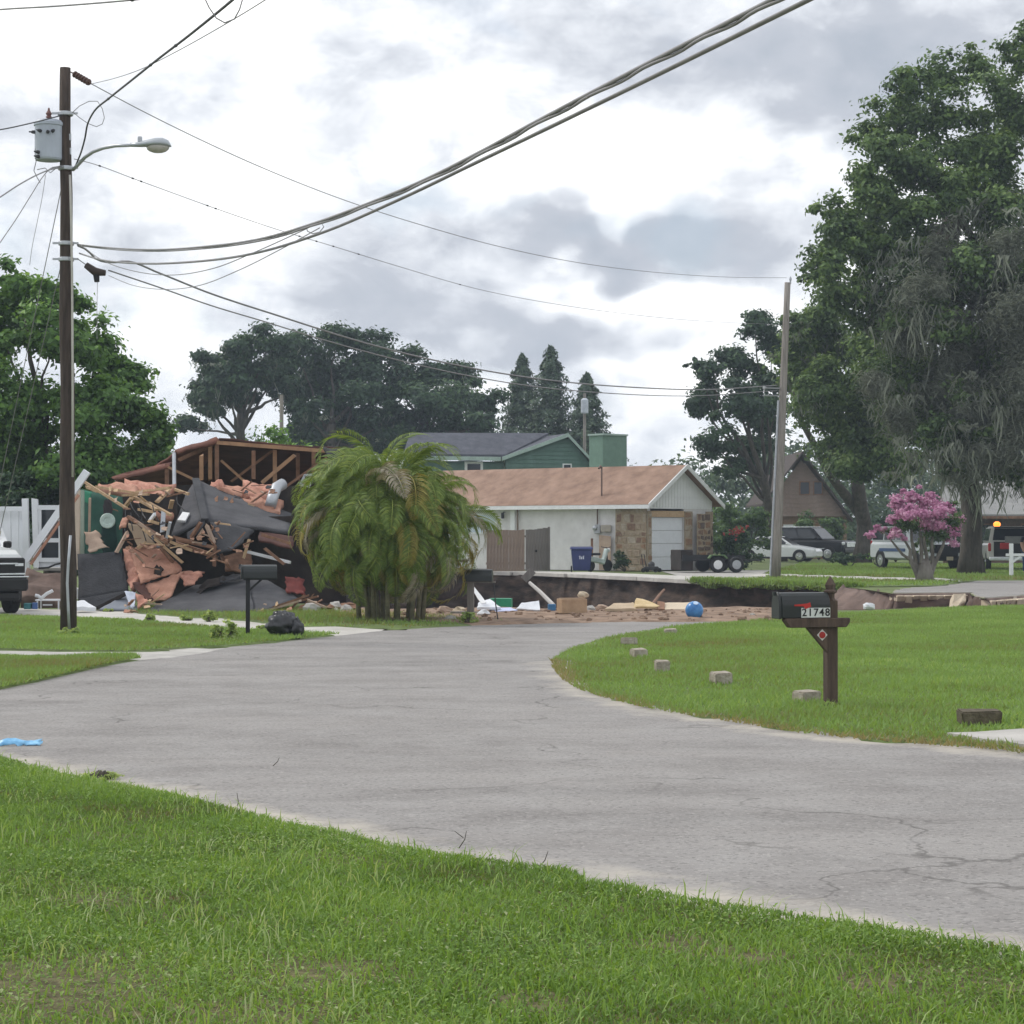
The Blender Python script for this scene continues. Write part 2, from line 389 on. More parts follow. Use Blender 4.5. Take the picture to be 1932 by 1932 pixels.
def asphalt_mat():
    m = bpy.data.materials.new('asphalt'); m.use_nodes = True; nt = m.node_tree; N = nt.nodes; L = nt.links; b = N['Principled BSDF']
    tc = N.new('ShaderNodeTexCoord')
    def nz(s, d, r=.6, sc=(1, 1, 1)):
        mp = N.new('ShaderNodeMapping'); mp.inputs['Scale'].default_value = sc; mp.inputs['Rotation'].default_value = (0, 0, -.55); L.new(tc.outputs['Object'], mp.inputs[0])
        n = N.new('ShaderNodeTexNoise'); n.inputs['Scale'].default_value = s; n.inputs['Detail'].default_value = d; n.inputs['Roughness'].default_value = r; L.new(mp.outputs[0], n.inputs[0]); return n.outputs[0]
    def mix(f, a, bb, bt='MIX'):
        n = N.new('ShaderNodeMix'); n.data_type = 'RGBA'; n.blend_type = bt
        for i, x in ((0, f), (6, a), (7, bb)):
            if isinstance(x, (int, float)): n.inputs[i].default_value = x
            elif isinstance(x, tuple): n.inputs[i].default_value = x + (1,)
            else: L.new(x, n.inputs[i])
        return n.outputs[2]
    def rng_(x, a, b_, c=0.0, d=1.0):
        n = N.new('ShaderNodeMapRange'); n.inputs[1].default_value = a; n.inputs[2].default_value = b_; n.inputs[3].default_value = c; n.inputs[4].default_value = d; L.new(x, n.inputs[0]); return n.outputs[0]
    c = mix(rng_(nz(.28, 5, .6, (1, 3.6, 1)), .34, .66), (.21, .199, .192), (.305, .289, .277))      # wheel tracks, patches
    c = mix(rng_(nz(1.1, 6, .7), .40, .70), c, (.325, .313, .303)); 
    vor = N.new('ShaderNodeTexVoronoi'); vor.inputs['Scale'].default_value = 55; L.new(tc.outputs['Object'], vor.inputs[0])
    spk = N.new('ShaderNodeSeparateColor'); L.new(vor.outputs['Color'], spk.inputs[0])
    c = mix(rng_(spk.outputs[0], .78, .98, 0, .55), c, (.40, .38, .36)); c = mix(rng_(spk.outputs[1], .84, .95, 0, .42), c, (.085, .08, .08))
    c = mix(rng_(nz(24, 4, .8), .54, .75, 0, .38), c, (.13, .125, .12)); c = mix(rng_(nz(.8, 4, .7), .60, .74, 0, .35), c, (.15, .145, .14))
    # hairline cracks
    cr = N.new('ShaderNodeTexVoronoi'); cr.feature = 'DISTANCE_TO_EDGE'; cr.inputs['Scale'].default_value = .33
    wm = N.new('ShaderNodeVectorMath'); wm.operation = 'ADD'; nw = N.new('ShaderNodeTexNoise'); nw.inputs['Scale'].default_value = 1.4; nw.inputs['Detail'].default_value = 5
    L.new(tc.outputs['Object'], nw.inputs[0]); L.new(tc.outputs['Object'], wm.inputs[0]); L.new(nw.outputs['Color'], wm.inputs[1]); L.new(wm.outputs[0], cr.inputs[0])
    ck = N.new('ShaderNodeMath'); ck.operation = 'MULTIPLY'; L.new(rng_(cr.outputs['Distance'], .0015, .007, .6, 0), ck.inputs[0]); L.new(rng_(nz(.7, 3), .46, .56), ck.inputs[1])
    c = mix(ck.outputs[0], c, (.09, .085, .08))
    # sand washed along the verge ('rnd' = distance in metres from the grass)
    at = N.new('ShaderNodeAttribute'); at.attribute_name = 'rnd'
    ad = N.new('ShaderNodeMath'); ad.operation = 'ADD'; L.new(at.outputs['Fac'], ad.inputs[0]); L.new(rng_(nz(1.7, 6, .7), .3, .7, -.22, .22), ad.inputs[1])
    c = mix(rng_(ad.outputs[0], .10, .42, .85, 0), c, (.50, .46, .40))
    L.new(c, b.inputs['Base Color']); b.inputs['Roughness'].default_value = .92; b.inputs['Specular IOR Level'].default_value = .2
    bp = N.new('ShaderNodeBump'); bp.inputs['Strength'].default_value = .6; bp.inputs['Distance'].default_value = .01
    L.new(nz(90, 3), bp.inputs['Height']); L.new(bp.outputs[0], b.inputs['Normal'])
    return m
m_asph = asphalt_mat()

RIM = [(-4, 47.5), (-3, 46.6), (0, 46.8), (3, 46.4), (5.2, 47), (7.3, 46.8), (9.5, 48.6), (11.5, 50.2), (15, 52.5), (15, 58), (13.2, 57.2), (11.6, 54.8), (11.9, 57.6),
       (12.3, 59.9), (10.1, 59.2), (10.1, 63), (9.9, 67), (6.3, 74.7), (4.5, 80), (.94, 89), (-1.9, 91.5), (-6, 88), (-8, 75), (-6, 58)]
sheet('ground', [(-260, -40), (260, -40), (260, 480), (-260, 480)], -.03, 9, m_soil, holes=[RIM], estep=2.5)
NEAR = G2((-300, 1388), (-120, 1412), (0, 1435), (60, 1455), (130, 1470), (240, 1490), (330, 1508), (450, 1536), (540, 1562), (640, 1580), (740, 1606), (850, 1622), (930, 1632), (1040, 1648), (1075, 1652), (1110, 1674),
          (1230, 1692), (1350, 1712), (1480, 1734), (1600, 1752), (1760, 1778), (1932, 1806), (2120, 1835), (2350, 1870))
LAWN0 = NEAR + G2((2350, 2400), (-300, 2400))
ROAD = G2((-300, 1336), (0, 1301), (50, 1291), (95, 1281), (180, 1261), (230, 1251), (270, 1245), (340, 1238), (380, 1233), (437, 1220), (500, 1214), (600, 1203), (640, 1199), (720, 1190), (820, 1184), (900, 1180), (1010, 1176),
          (1200, 1172.5), (1340, 1173), (1480, 1172), (1600, 1210), (2300, 1250), (2350, 1900), (-300, 1420))
seg = np.array(NEAR)
def dist_poly(x, y, line=None):
    L_ = seg if line is None else np.array(line); d = np.full(len(x), 9.9)
    for i in range(len(L_) - 1):
        a, b = L_[i], L_[i + 1]; v = b - a; t = np.clip(((x - a[0]) * v[0] + (y - a[1]) * v[1]) / (v @ v), 0, 1)
        d = np.minimum(d, np.hypot(x - a[0] - t * v[0], y - a[1] - t * v[1]))
    return d
LAWN1 = G2((1040, 1248), (1043, 1262), (1060, 1284), (1090, 1302), (1130, 1316), (1200, 1334), (1270, 1348), (1350, 1360), (1500, 1385), (1600, 1396), (1700, 1405), (1850, 1416), (1932, 1426), (2300, 1470),
           (2300, 1141), (1932, 1144), (1800, 1149), (1700, 1153), (1600, 1158), (1480, 1168), (1350, 1178), (1250, 1187), (1150, 1205), (1080, 1225))
EDGE1 = LAWN1[:14]
sheet('road', ROAD, 0.0, .45, m_asph, edge=lambda x, y: np.minimum(dist_poly(x, y), dist_poly(x, y, EDGE1) + .12))
def bumpy(a, f, o): return lambda x, y: a * pnoise(x, y, f, o)
sheet('lawn', LAWN0, .02, .25, m_turf, jit=.03, estep=.15, hf=bumpy(.012, 3, 2), seed=3)
sheet('lawn', LAWN1, .012, .6, m_lawn, jit=.05, estep=.3, hf=bumpy(.006, 1.3, 5), seed=4)
LAWNA = G2((-300, 1158), (0, 1165), (180, 1170), (360, 1183), (480, 1192), (560, 1197.5), (612, 1199), (640, 1199.5), (601, 1204), (520, 1213), (437, 1220), (330, 1226), (240, 1232), (120, 1230), (0, 1227), (-300, 1222))
LAWNB = G2((-300, 1238), (0, 1243), (120, 1243), (215, 1240), (252, 1241), (266, 1246), (230, 1251), (180, 1262), (95, 1282), (50, 1293), (0, 1302), (-300, 1338))
LAWNC = G2((190, 1150), (330, 1146), (470, 1148), (640, 1152), (760, 1160), (890, 1168), (960, 1176), (880, 1180.5), (790, 1185), (740, 1187), (700, 1185), (560, 1183), (470, 1172), (330, 1164))
sheet('lawn', LAWNA, .02, .7, m_lawn, jit=.05, estep=.3, seed=5)
sheet('lawn', LAWNB, .02, .7, m_lawn, jit=.05, estep=.3, seed=6)
sheet('lawn', LAWNC, .02, .7, m_lawn, jit=.05, estep=.3, seed=8)
DRIVE = G2((-300, 1140), (30, 1146), (100, 1149), (193, 1150), (330, 1162), (470, 1171), (560, 1182), (640, 1183), (740, 1184), (715, 1190), (640, 1200), (570, 1202), (480, 1194), (360, 1185), (180, 1172), (0, 1167), (-300, 1162))
sheet('driveway', DRIVE, .012, 1.2, m_conc, jit=.02, estep=.5)
sheet('driveway', G2((-300, 1220), (0, 1225), (120, 1228), (240, 1230), (330, 1224), (437, 1218.5), (440, 1222), (340, 1240), (275, 1248), (215, 1243), (120, 1245), (0, 1245), (-300, 1240)), .012, 1.0, m_conc2, jit=.02, estep=.4)
PATCH = G2((1785, 1391), (1932, 1383), (2300, 1368), (2300, 1425), (1932, 1413), (1850, 1402))
sheet('driveway', PATCH, .035, .8, m_conc2, jit=.03, estep=.25, sink=False, skirt=.05)
sheet('dirt_apron', G2((600, 1149), (760, 1151), (890, 1151)) + [(-3, 46.55), (0, 46.75), (3, 46.35), (5.2, 46.95), (6.0, 46.9)] + G2((1500, 1172), (1440, 1172.5), (1200, 1173.5), (1010, 1177), (900, 1181), (700, 1170)), .006, .35, m_dirt, jit=.06, estep=.3,
      hf=lambda x, y: .03 + .03 * pnoise(x, y, 4, 1) + .02 * pnoise(x, y, 11, 3))
# ------------------------------------------------------------------ the sinkhole
def pit_wall(name, idx, mat, seed, closed=False):
    line = [RIM[i] for i in idx]; pts = []
    for a, b in zip(line[:-1], line[1:]):
        k = max(1, int(math.hypot(b[0] - a[0], b[1] - a[1]) / .28))
        pts += [(a[0] + (b[0] - a[0]) * t / k, a[1] + (b[1] - a[1]) * t / k) for t in range(k)]
    pts.append(line[-1]); cx, cy = 2.0, 66.0; V = []; T = []
    zs = [-.02, -.14, -.3, -.55, -.8, -1.1, -1.5, -2.0, -2.8, -4.0]
    for (x, y) in pts:
        d = Vector((cx - x, cy - y)).normalized()
        for j, z in enumerate(zs):
            o = -.16 if 0 < j < 4 else (.0 if j == 0 else .10 * (-z))
            n = .42 * noise.noise(Vector((x * .8, y * .8, z * 1.5 + seed))) + .26 * noise.noise(Vector((x * 2.6, y * 2.6, z * 3 + seed))) + .10 * noise.noise(Vector((x * 7, y * 7, z * 6 + seed)))
            if j == 0: n *= .15
            V.append((x + d.x * (o + n), y + d.y * (o + n), z + (0 if j == 0 else .06 * noise.noise(Vector((x * 3, y * 3, z))))))
    m = len(zs)
    for i in range(len(pts) - 1):
        for j in range(m - 1):
            a = i * m + j; T += [(a, a + m, a + m + 1), (a, a + m + 1, a + 1)]
    o = np_mesh(name, V, T, mat, origin=np.zeros(3, dtype=np.float32)); o['kind'] = 'structure'
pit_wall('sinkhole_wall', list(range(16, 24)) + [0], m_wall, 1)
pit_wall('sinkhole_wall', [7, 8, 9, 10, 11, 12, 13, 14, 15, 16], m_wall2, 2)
pit_wall('sinkhole_wall', list(range(0, 8)), m_wall2, 3)
sheet('sinkhole_floor', [(-10, 44), (18, 44), (18, 95), (-10, 95)], -3.4, 1.0, m_wall2, hf=lambda x, y: .5 * pnoise(x, y, .5, 2) + .25 * pnoise(x, y, 1.7, 4))
# slope of loose brown soil on the right flank
sl = MB(); sl.cloth([Vector((9.75, 68, -.12)), Vector((10.3, 59.6, -.05)), Vector((8.2, 57.5, -2.2)), Vector((6.6, 65, -2.4))], 14, 14, .35, .2, .25, .9, 4)
sl.build('soil_slope', m_wall2, smooth=True, kind='structure')
# broken road slabs at the far side of the trench: asphalt skin over pale lime rock
FARROAD = [(10.15, 59.35), (12.35, 60.0), (12.0, 57.7), (11.7, 54.95), (13.2, 57.35), (15, 58.1), (30, 60), (34, 76), (20.5, 74.5), (15.6, 74.2), (14.2, 70.5), (13.2, 67.5), (11.2, 64.0)]
sheet('far_road', FARROAD, .0, 1.0, m_asph, jit=.05, estep=.4, edge=lambda x, y: np.full(len(x), 3.0), skirt=.07, seed=11)
def ledge(a, b, z0, z1, depth, seed):
    q = MB(); n = 9
    for i in range(n):
        t0, t1 = i / n, (i + .97) / n; random.seed(seed * 50 + i)
        p0 = Vector((a[0] + (b[0] - a[0]) * t0, a[1] + (b[1] - a[1]) * t0, 0)); p1 = Vector((a[0] + (b[0] - a[0]) * t1, a[1] + (b[1] - a[1]) * t1, 0))
        zz = z1 + random.uniform(-.05, .06); ins = random.uniform(-.45, -.28); yy = Vector((0, 1, 0))
        lo0, lo1 = p0 + yy * (ins + .12), p1 + yy * (ins + .14)
        q.hexa([lo0 + Vector((0, 0, zz)), lo1 + Vector((0, 0, zz + random.uniform(-.03, .03))), p1 + yy * depth + Vector((0, 0, zz)), p0 + yy * depth + Vector((0, 0, zz)),
                p0 + yy * ins + Vector((0, 0, z0)), p1 + yy * (ins + random.uniform(-.04, .04)) + Vector((0, 0, z0)), p1 + yy * depth + Vector((0, 0, z0)), p0 + yy * depth + Vector((0, 0, z0))])
    o = q.build('road_base', m_lime, kind='structure', bevel=.02)
ledge((10.2, 59.3), (12.2, 59.85), -.07, -.24, .9, 1)
ledge((11.75, 54.9), (13.4, 57.2), -.07, -.30, .9, 2)
ledge((13.4, 57.3), (16, 58.2), -.07, -.30, .9, 3)
bk = MB(); bk.slab([P(1799, 1119, 56.2), P(1823, 1118, 56.6), P(1824, 1134, 56.2), P(1815, 1137, 56), P(1806, 1148, 55.6), P(1789, 1147, 55.4), P(1797, 1136, 55.9)], .22)
bk.build('concrete_chunk', m_lime, bevel=.03, label='pale tilted chunk of road base sticking up at the broken road end', cat='rubble')
# far side: slab along the rim, lawns, sidewalk
m_slab = m_conc
RIMW = [(6.35, 74.75), (4.55, 80.05), (1.0, 89.0), (-1.85, 91.5)]
def slabrow():
    root = tag(bpy.data.objects.new('far_driveway', None), kind='structure'); COL.objects.link(root)
    line = []
    for a, b in zip(RIMW[:-1], RIMW[1:]):
        for t in range(3): line.append((a[0] + (b[0] - a[0]) * t / 3, a[1] + (b[1] - a[1]) * t / 3))
    line.append(RIMW[-1])
    for i, (a, b) in enumerate(zip(line[:-1], line[1:])):
        d = Vector((b[0] - a[0], b[1] - a[1], 0)).normalized(); nrm = Vector((-d.y, d.x, 0)); nrm = nrm if nrm.x > 0 else -nrm
        a3 = Vector((a[0], a[1], 0)) + d * .015; b3 = Vector((b[0], b[1], 0)) - d * .015; o1 = nrm * (-random.uniform(.05, .28)); o2 = nrm * (-random.uniform(.05, .28))
        q = MB(); q.hexa([a3 + o1 + Vector((0, 0, -.13)), b3 + o2 + Vector((0, 0, -.13)), b3 + nrm * 2.2 + Vector((0, 0, -.13)), a3 + nrm * 2.2 + Vector((0, 0, -.13)),
                          a3 + o1 + Vector((0, 0, .02)), b3 + o2 + Vector((0, 0, .02)), b3 + nrm * 2.2 + Vector((0, 0, .02)), a3 + nrm * 2.2 + Vector((0, 0, .02))])
        q.build('concrete_slab', m_slab, root, bevel=.015)
slabrow()
FARLAWN = [(9.95, 67.0), (6.35, 74.6), (6.9, 75.4), (8.8, 76.5), (9.5, 84), (11.5, 96), (14.5, 112), (40, 112), (40, 76.5), (20.4, 74.8), (15.4, 74.5), (14.0, 70.6), (13.0, 67.6), (11.0, 66.6)]
sheet('lawn', FARLAWN, .02, 1.2, m_lawn, jit=.06, estep=.5, seed=9)
WALK = G2((1400, 1083), (1476, 1085), (1560, 1087), (1630, 1089.5), (1739, 1092), (1815, 1094), (1815, 1098), (1739, 1096.5), (1630, 1094), (1560, 1091), (1476, 1088.5), (1400, 1086))
sheet('sidewalk', WALK, .05, 1.0, m_conc, estep=.8)
sheet('driveway', G2((1590, 1050.5), (1700, 1052), (1700, 1056), (1590, 1055)), .05, 3, m_conc)
sheet('driveway', G2((1850, 1072), (2000, 1072), (2000, 1077), (1850, 1077)), .05, 3, m_conc2)
sheet('driveway', [(6.2, 77), (8.6, 76.7), (9.3, 84), (11.2, 96), (9, 95), (6.2, 92)], -.005, 1.5, m_conc2)
# turf lip hanging over the rim
tl = MB(); lip = [(10.6, 66.5), (9.9, 66.9), (8.6, 69.6), (7.4, 72.2), (6.35, 74.6)]
for i, (a, b) in enumerate(zip(lip[:-1], lip[1:])):
    inw = Vector((-.25, -.12, 0))
    A = Vector((a[0], a[1], .03)) ; B = Vector((b[0], b[1], .03))
    tl.cloth([A + inw, B + inw, B + inw * 1.6 + Vector((0, 0, -.13)), A + inw * 1.6 + Vector((0, 0, -.13))], 14, 4, .1, .05, .10, 2.4, i)
tl.build('turf_edge', m_lawn, kind='structure')

# ------------------------------------------------------------------ grass blades (uncountable)
m_gr = leafmat('grass_blade', [(0, (0.171, 0.128, 0.071)), (.12, (0.171, 0.191, 0.071)), (.3, (0.112, 0.207, 0.043)), (.55, (0.193, 0.324, 0.064)), (.8, (0.266, 0.403, 0.095)), (1, (0.427, 0.489, 0.261))], .4, .5)
m_gr2 = leafmat('grass_blade_far', [(0, (0.277, 0.237, 0.124)), (.2, (0.213, 0.247, 0.087)), (.5, (0.213, 0.332, 0.101)), (.8, (0.266, 0.397, 0.124)), (1, (0.406, 0.483, 0.185))], .4, .6)
def lawn_blades(poly, n, z, h0, h1, w, mat, seed, label, holes=(), lean=.55, bare=-.9, f=1.0, thin=None, cat='grass', base=.5, simple=False, edge=None):
    r = np.random.default_rng(seed); X, Y = scatter(poly, n, r, holes)
    p = pnoise(X, Y, 1.1 * f, seed) * .5 + pnoise(X, Y, 3.3 * f, seed + 2) * .5
    q = pnoise(X, Y, .8 * f, seed + 9) * .6 + pnoise(X, Y, 4.1 * f, seed + 4) * .5
    keep = q + r.normal(0, .12, n) > bare
    if thin is not None: keep &= thin(X, Y, r)
    X, Y, p, q = X[keep], Y[keep], p[keep], q[keep]
    if edge is not None: base = base - .38 * np.exp(-(dist_poly(X, Y, edge) / .22) ** 2)
    hm = 1.0 + .45 * np.clip(pnoise(X, Y, 2.2 * f, seed + 6), -1, 1)
    return blades('grass', X, Y, z, h0, h1, w, mat, seed, lean, base + .42 * p - .10 * (q < bare + .25), label, cat, hm, simple)
OFF = densify(LAWN0, .3)
BARE = [(G(50, 1885), .55, .16), (G(150, 1868), .35, .1), (G(560, 1845), .3, .07), (G(660, 1850), .25, .05), (G(1280, 1795), .22, .05), (G(530, 1925), .4, .05), (G(1410, 1818), .2, .04), (G(1660, 1865), .18, .04), (G(1010, 1905), .2, .04)]
def thin0(X, Y, r):
    k = np.ones(len(X), dtype=bool)
    for c, a, b in BARE:
        d = ((X - c.x) / a) ** 2 + ((Y - c.y) / (b * 6)) ** 2
        k &= ~((d < 1) & (r.random(len(X)) < .80 * (1 - d * .7)))
    return k
lawn_blades(LAWN0, 250000, .02, .014, .036, .0068, m_gr, 21, 'short green lawn in the foreground below the road', thin=thin0, lean=1.0)
lawn_blades(LAWN0, 9000, .02, .05, .10, .006, m_gr, 22, 'sparse taller grass blades standing out of the foreground lawn', lean=.8, base=.72)
lawn_blades(LAWN1, 210000, .012, .025, .065, .020, m_gr2, 23, 'green lawn around the wooden post mailbox', holes=[PATCH], lean=.8, f=.5, base=.52, simple=True, edge=EDGE1)  # lawn
lawn_blades(LAWNA, 60000, .03, .03, .07, .026, m_gr2, 24, 'lawn strip at the foot of the dark utility pole', lean=.8, f=.5, base=.46, simple=True)
lawn_blades(LAWNB, 36000, .03, .03, .07, .024, m_gr2, 25, 'small lawn wedge between the concrete strip and the road', lean=.8, f=.5, base=.46, simple=True)
lawn_blades(LAWNC, 16000, .02, .03, .10, .02, m_gr2, 26, 'thin grass verge below the fallen shingle roof', lean=.8, f=.6, base=.38, bare=-.3, simple=True)
lawn_blades(FARLAWN, 60000, .02, .05, .12, .05, m_gr2, 27, 'far lawn on the opposite side of the sinkhole', holes=[WALK], lean=.8, f=.2, base=.5, simple=True)
# turf hanging over the rim: a fringe of long blades
r_ = np.random.default_rng(28); n_ = 11000; t_ = r_.uniform(0, 1, n_) ** .9; LP = np.array(lip); ii = np.minimum((t_ * 4).astype(int), 3); ff = t_ * 4 - ii
X_ = LP[ii, 0] + (LP[ii + 1, 0] - LP[ii, 0]) * ff + r_.normal(-.22, .12, n_); Y_ = LP[ii, 1] + (LP[ii + 1, 1] - LP[ii, 1]) * ff + r_.normal(-.1, .1, n_)
blades('grass', X_, Y_, r_.uniform(-.28, .04, n_) * (.6 + .5 * pnoise(X_, Y_, 2.2, 4)), .09, .2, .035, m_gr2, 29, .9, np.full(n_, .5), 'ragged grass fringe hanging over the far sinkhole rim')
# broadleaf weeds mixed into the foreground lawn
def leaves_flat(name, X, Y, z, size, mat, seed, label):
    r = np.random.default_rng(seed); n = len(X); a = r.uniform(0, 6.28, n); s = size * r.uniform(.6, 1.4, n); ti = r.uniform(-.1, .7, n)
    dx, dy = np.cos(a), np.sin(a); zz = z + r.uniform(0, .04, n); V = np.zeros((n, 4, 3))
    V[:, 0] = np.column_stack([X, Y, zz]); V[:, 2] = np.column_stack([X + dx * s, Y + dy * s, zz + ti * s])
    for k, sg in ((1, 1), (3, -1)): V[:, k] = np.column_stack([X + dx * s * .5 - dy * s * .35 * sg, Y + dy * s * .5 + dx * s * .35 * sg, zz + ti * s * .6 + s * .08])
    k = (np.arange(n) * 4)[:, None]; T = np.stack([k + np.array([[0, 1, 2]]), k + np.array([[0, 2, 3]])], axis=1).reshape(-1, 3)
    o = np_mesh(name, V.reshape(-1, 3), T, mat, np.repeat(np.clip(r.normal(.55, .24, n), .25, 1), 4), origin=np.zeros(3, dtype=np.float32)); return tag(o, label, 'weeds', None, 'stuff')
X_, Y_ = scatter(LAWN0, 90000, r_); k_ = pnoise(X_, Y_, 1.4, 3) + .6 * pnoise(X_, Y_, 4, 8) + r_.normal(0, .35, len(X_)) > .22
leaves_flat('clover', X_[k_], Y_[k_], .022, .017, m_gr, 31, 'dark low broadleaf weeds in patches of the foreground lawn')
# ================================================================== TREES AND SHRUBS
m_bark = M('bark', (.062, .052, .043), .95, .35, 5, .9, 22, col2=(.125, .11, .092), stretch=(1, 1, .3))
m_barkg = M('bark_grey', (.15, .135, .115), .95, .3, 4, .9, 20, col2=(.25, .23, .20), stretch=(1, 1, .35))
m_lf_oak = leafmat('leaf_oak', [(0, (0.047, 0.084, 0.037)), (.45, (0.101, 0.169, 0.062)), (.8, (0.182, 0.277, 0.086)), (1, (0.312, 0.406, 0.161))], .3)
m_lf_dark = leafmat('leaf_dark_oak', [(0, (0.025, 0.050, 0.031)), (.5, (0.049, 0.094, 0.050)), (1, (0.112, 0.191, 0.076))], .22)
m_lf_left = leafmat('leaf_bright', [(0, (0.044, 0.087, 0.035)), (.4, (0.105, 0.207, 0.056)), (.8, (0.207, 0.370, 0.091)), (1, (0.348, 0.522, 0.170))], .38)
m_lf_ced = leafmat('leaf_conifer', [(0, (0.044, 0.073, 0.053)), (.6, (0.090, 0.140, 0.086)), (1, (0.180, 0.240, 0.144))], .15)
m_lf_shrub = leafmat('leaf_shrub', [(0, (0.048, 0.086, 0.042)), (.5, (0.106, 0.182, 0.070)), (1, (0.230, 0.346, 0.115))], .3)
m_lf_far = leafmat('leaf_far', [(0, (0.052, 0.086, 0.061)), (.5, (0.090, 0.138, 0.085)), (1, (0.172, 0.241, 0.133))], .25)
m_moss = leafmat('spanish_moss', [(0, (0.143, 0.157, 0.124)), (.5, (0.253, 0.277, 0.222)), (1, (0.404, 0.434, 0.348))], .3, .9, (1, 1, .9), 0.1)
m_pink = leafmat('blossom', [(0, (0.441, 0.180, 0.315)), (.5, (0.630, 0.320, 0.477)), (1, (0.800, 0.580, 0.666))], .35, .7, (1, .8, 1))

def leaf_arrays(C, D, size, r, aspect=.5, fold=.12, up=.5):
    """diamond leaves: centres C, outward directions D"""
    n = len(C); nrm = D + r.normal(0, .55, (n, 3)); nrm[:, 2] += up; nrm /= np.linalg.norm(nrm, axis=1)[:, None] + 1e-9
    t = r.normal(0, 1, (n, 3)); t -= (t * nrm).sum(1)[:, None] * nrm; t /= np.linalg.norm(t, axis=1)[:, None] + 1e-9
    b = np.cross(nrm, t); s = (size * r.uniform(.6, 1.45, n))[:, None]
    V = np.stack([C - t * s * .5, C + b * s * aspect * .5 + nrm * s * fold, C + t * s * .5, C - b * s * aspect * .5 + nrm * s * fold], axis=1).reshape(-1, 3)
    k = (np.arange(n) * 4)[:, None]
    return V, np.stack([k + np.array([[0, 1, 2]]), k + np.array([[0, 2, 3]])], axis=1).reshape(-1, 3)
def crown(name, clumps, n, size, mat, seed, parent, sub=9, subr=.40, flat=.75, shell=.55, tint=0.0, aspect=.6):
    """clumps: rows of (x, y, z, rx, ry, rz); each is broken into smaller leaf sprays"""
    r = np.random.default_rng(seed); K = np.array(clumps, dtype=float); w = (K[:, 3] * K[:, 5]) ** .9; subs = []
    for c, ww in zip(K, w):
        for _ in range(sub):
            d = r.normal(0, 1, 3); d /= np.linalg.norm(d); f = r.uniform(.25, 1.08)
            subs.append(np.concatenate([c[:3] + d * c[3:] * f, [np.mean(c[3:]) * subr * r.uniform(.55, 1.35)], d, [ww / sub * r.uniform(.5, 1.4), r.uniform(-.18, .18)]]))
    Sb = np.array(subs); p = Sb[:, 7] / Sb[:, 7].sum(); i = r.choice(len(Sb), n, p=p)
    d = r.normal(0, 1, (n, 3)); d /= np.linalg.norm(d, axis=1)[:, None]; f = np.abs(r.normal(.55, .38, n))
    C = Sb[i, :3] + d * (Sb[i, 3] * f)[:, None] * np.array([1.25, 1.25, flat]); C[:, 2] -= .10 * Sb[i, 3] * f
    V, T = leaf_arrays(C, d * .7 + Sb[i, 4:7] * .5, size, r, aspect)
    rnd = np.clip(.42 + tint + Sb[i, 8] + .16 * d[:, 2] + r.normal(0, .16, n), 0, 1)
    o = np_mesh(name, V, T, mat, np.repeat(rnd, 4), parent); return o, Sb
def wig(a, b, k, amp, seed):
    a, b = Vector(a), Vector(b); out = []
    for i in range(k + 1):
        t = i / k; p = a.lerp(b, t); e = math.sin(t * math.pi)
        out.append(p + Vector((noise.noise(Vector((seed, t * 2.5, 0))), noise.noise(Vector((0, seed, t * 2.5))), .6 * noise.noise(Vector((t * 2.5, 0, seed))))) * amp * e)
    return out
def uvc(rows, Y, ry=None, jy=0.0, seed=0):
    """clumps given where they show in the picture, at distance Y"""
    r = random.Random(seed); out = []
    for (u, v, ru, rv) in rows:
        y = Y + r.uniform(-jy, jy); p = P(u, v, y); a, b = ru / FPX * y, rv / FPX * y
        out.append((p.x, p.y, p.z, a, (ry or (a + b) / 2 * 1.1), b))
    return out
def tree(name, label, cat, base, fork, clumps, n, size, lmat, bmat, r0, seed, moss=0, group=None, limbs=None, trunkpts=None, extra=(), **kw):
    base = Vector(base); root = thing(name, label, cat, base, 0, group); fork = Vector(fork)
    o, Sb = crown('crown', clumps, n, size, lmat, seed, root, **kw)
    tb = MB(); pts = trunkpts or wig(base, fork, 6, r0 * 1.3, seed); k = len(pts)
    tb.tube([pts[0] + Vector((0, 0, -.1))] + pts[1:], [r0 * (1.35 if i == 0 else 1.0 - .35 * i / (k - 1)) for i in range(k)], 10)
    for ex in extra: tb.tube(ex, [r0 * (.72 - .5 * i / (len(ex) - 1)) for i in range(len(ex))], 9)
    rr = random.Random(seed)
    for i, c in enumerate(sorted(clumps, key=lambda c: -c[3])[:limbs or 14]):
        s = pts[-1 - (i % min(3, k - 1))]; e = Vector(c[:3]) + Vector((0, 0, -c[5] * .2)); mid = s.lerp(e, .5) + Vector((0, 0, -.08 * (e - s).length))
        L_ = [s] + [Vector(p) for p in wig(s.lerp(mid, .3), e, 6, (e - s).length * .09, seed + i)]
        ra = r0 * rr.uniform(.26, .46); tb.tube(L_, [ra * (1 - .8 * j / (len(L_) - 1)) for j in range(len(L_))], 6, False)
    tb.build('trunk', bmat, root, smooth=True); o['kind'] = 'stuff'
    if moss: spanish_moss(Sb, moss, root, seed + 5)
    return root
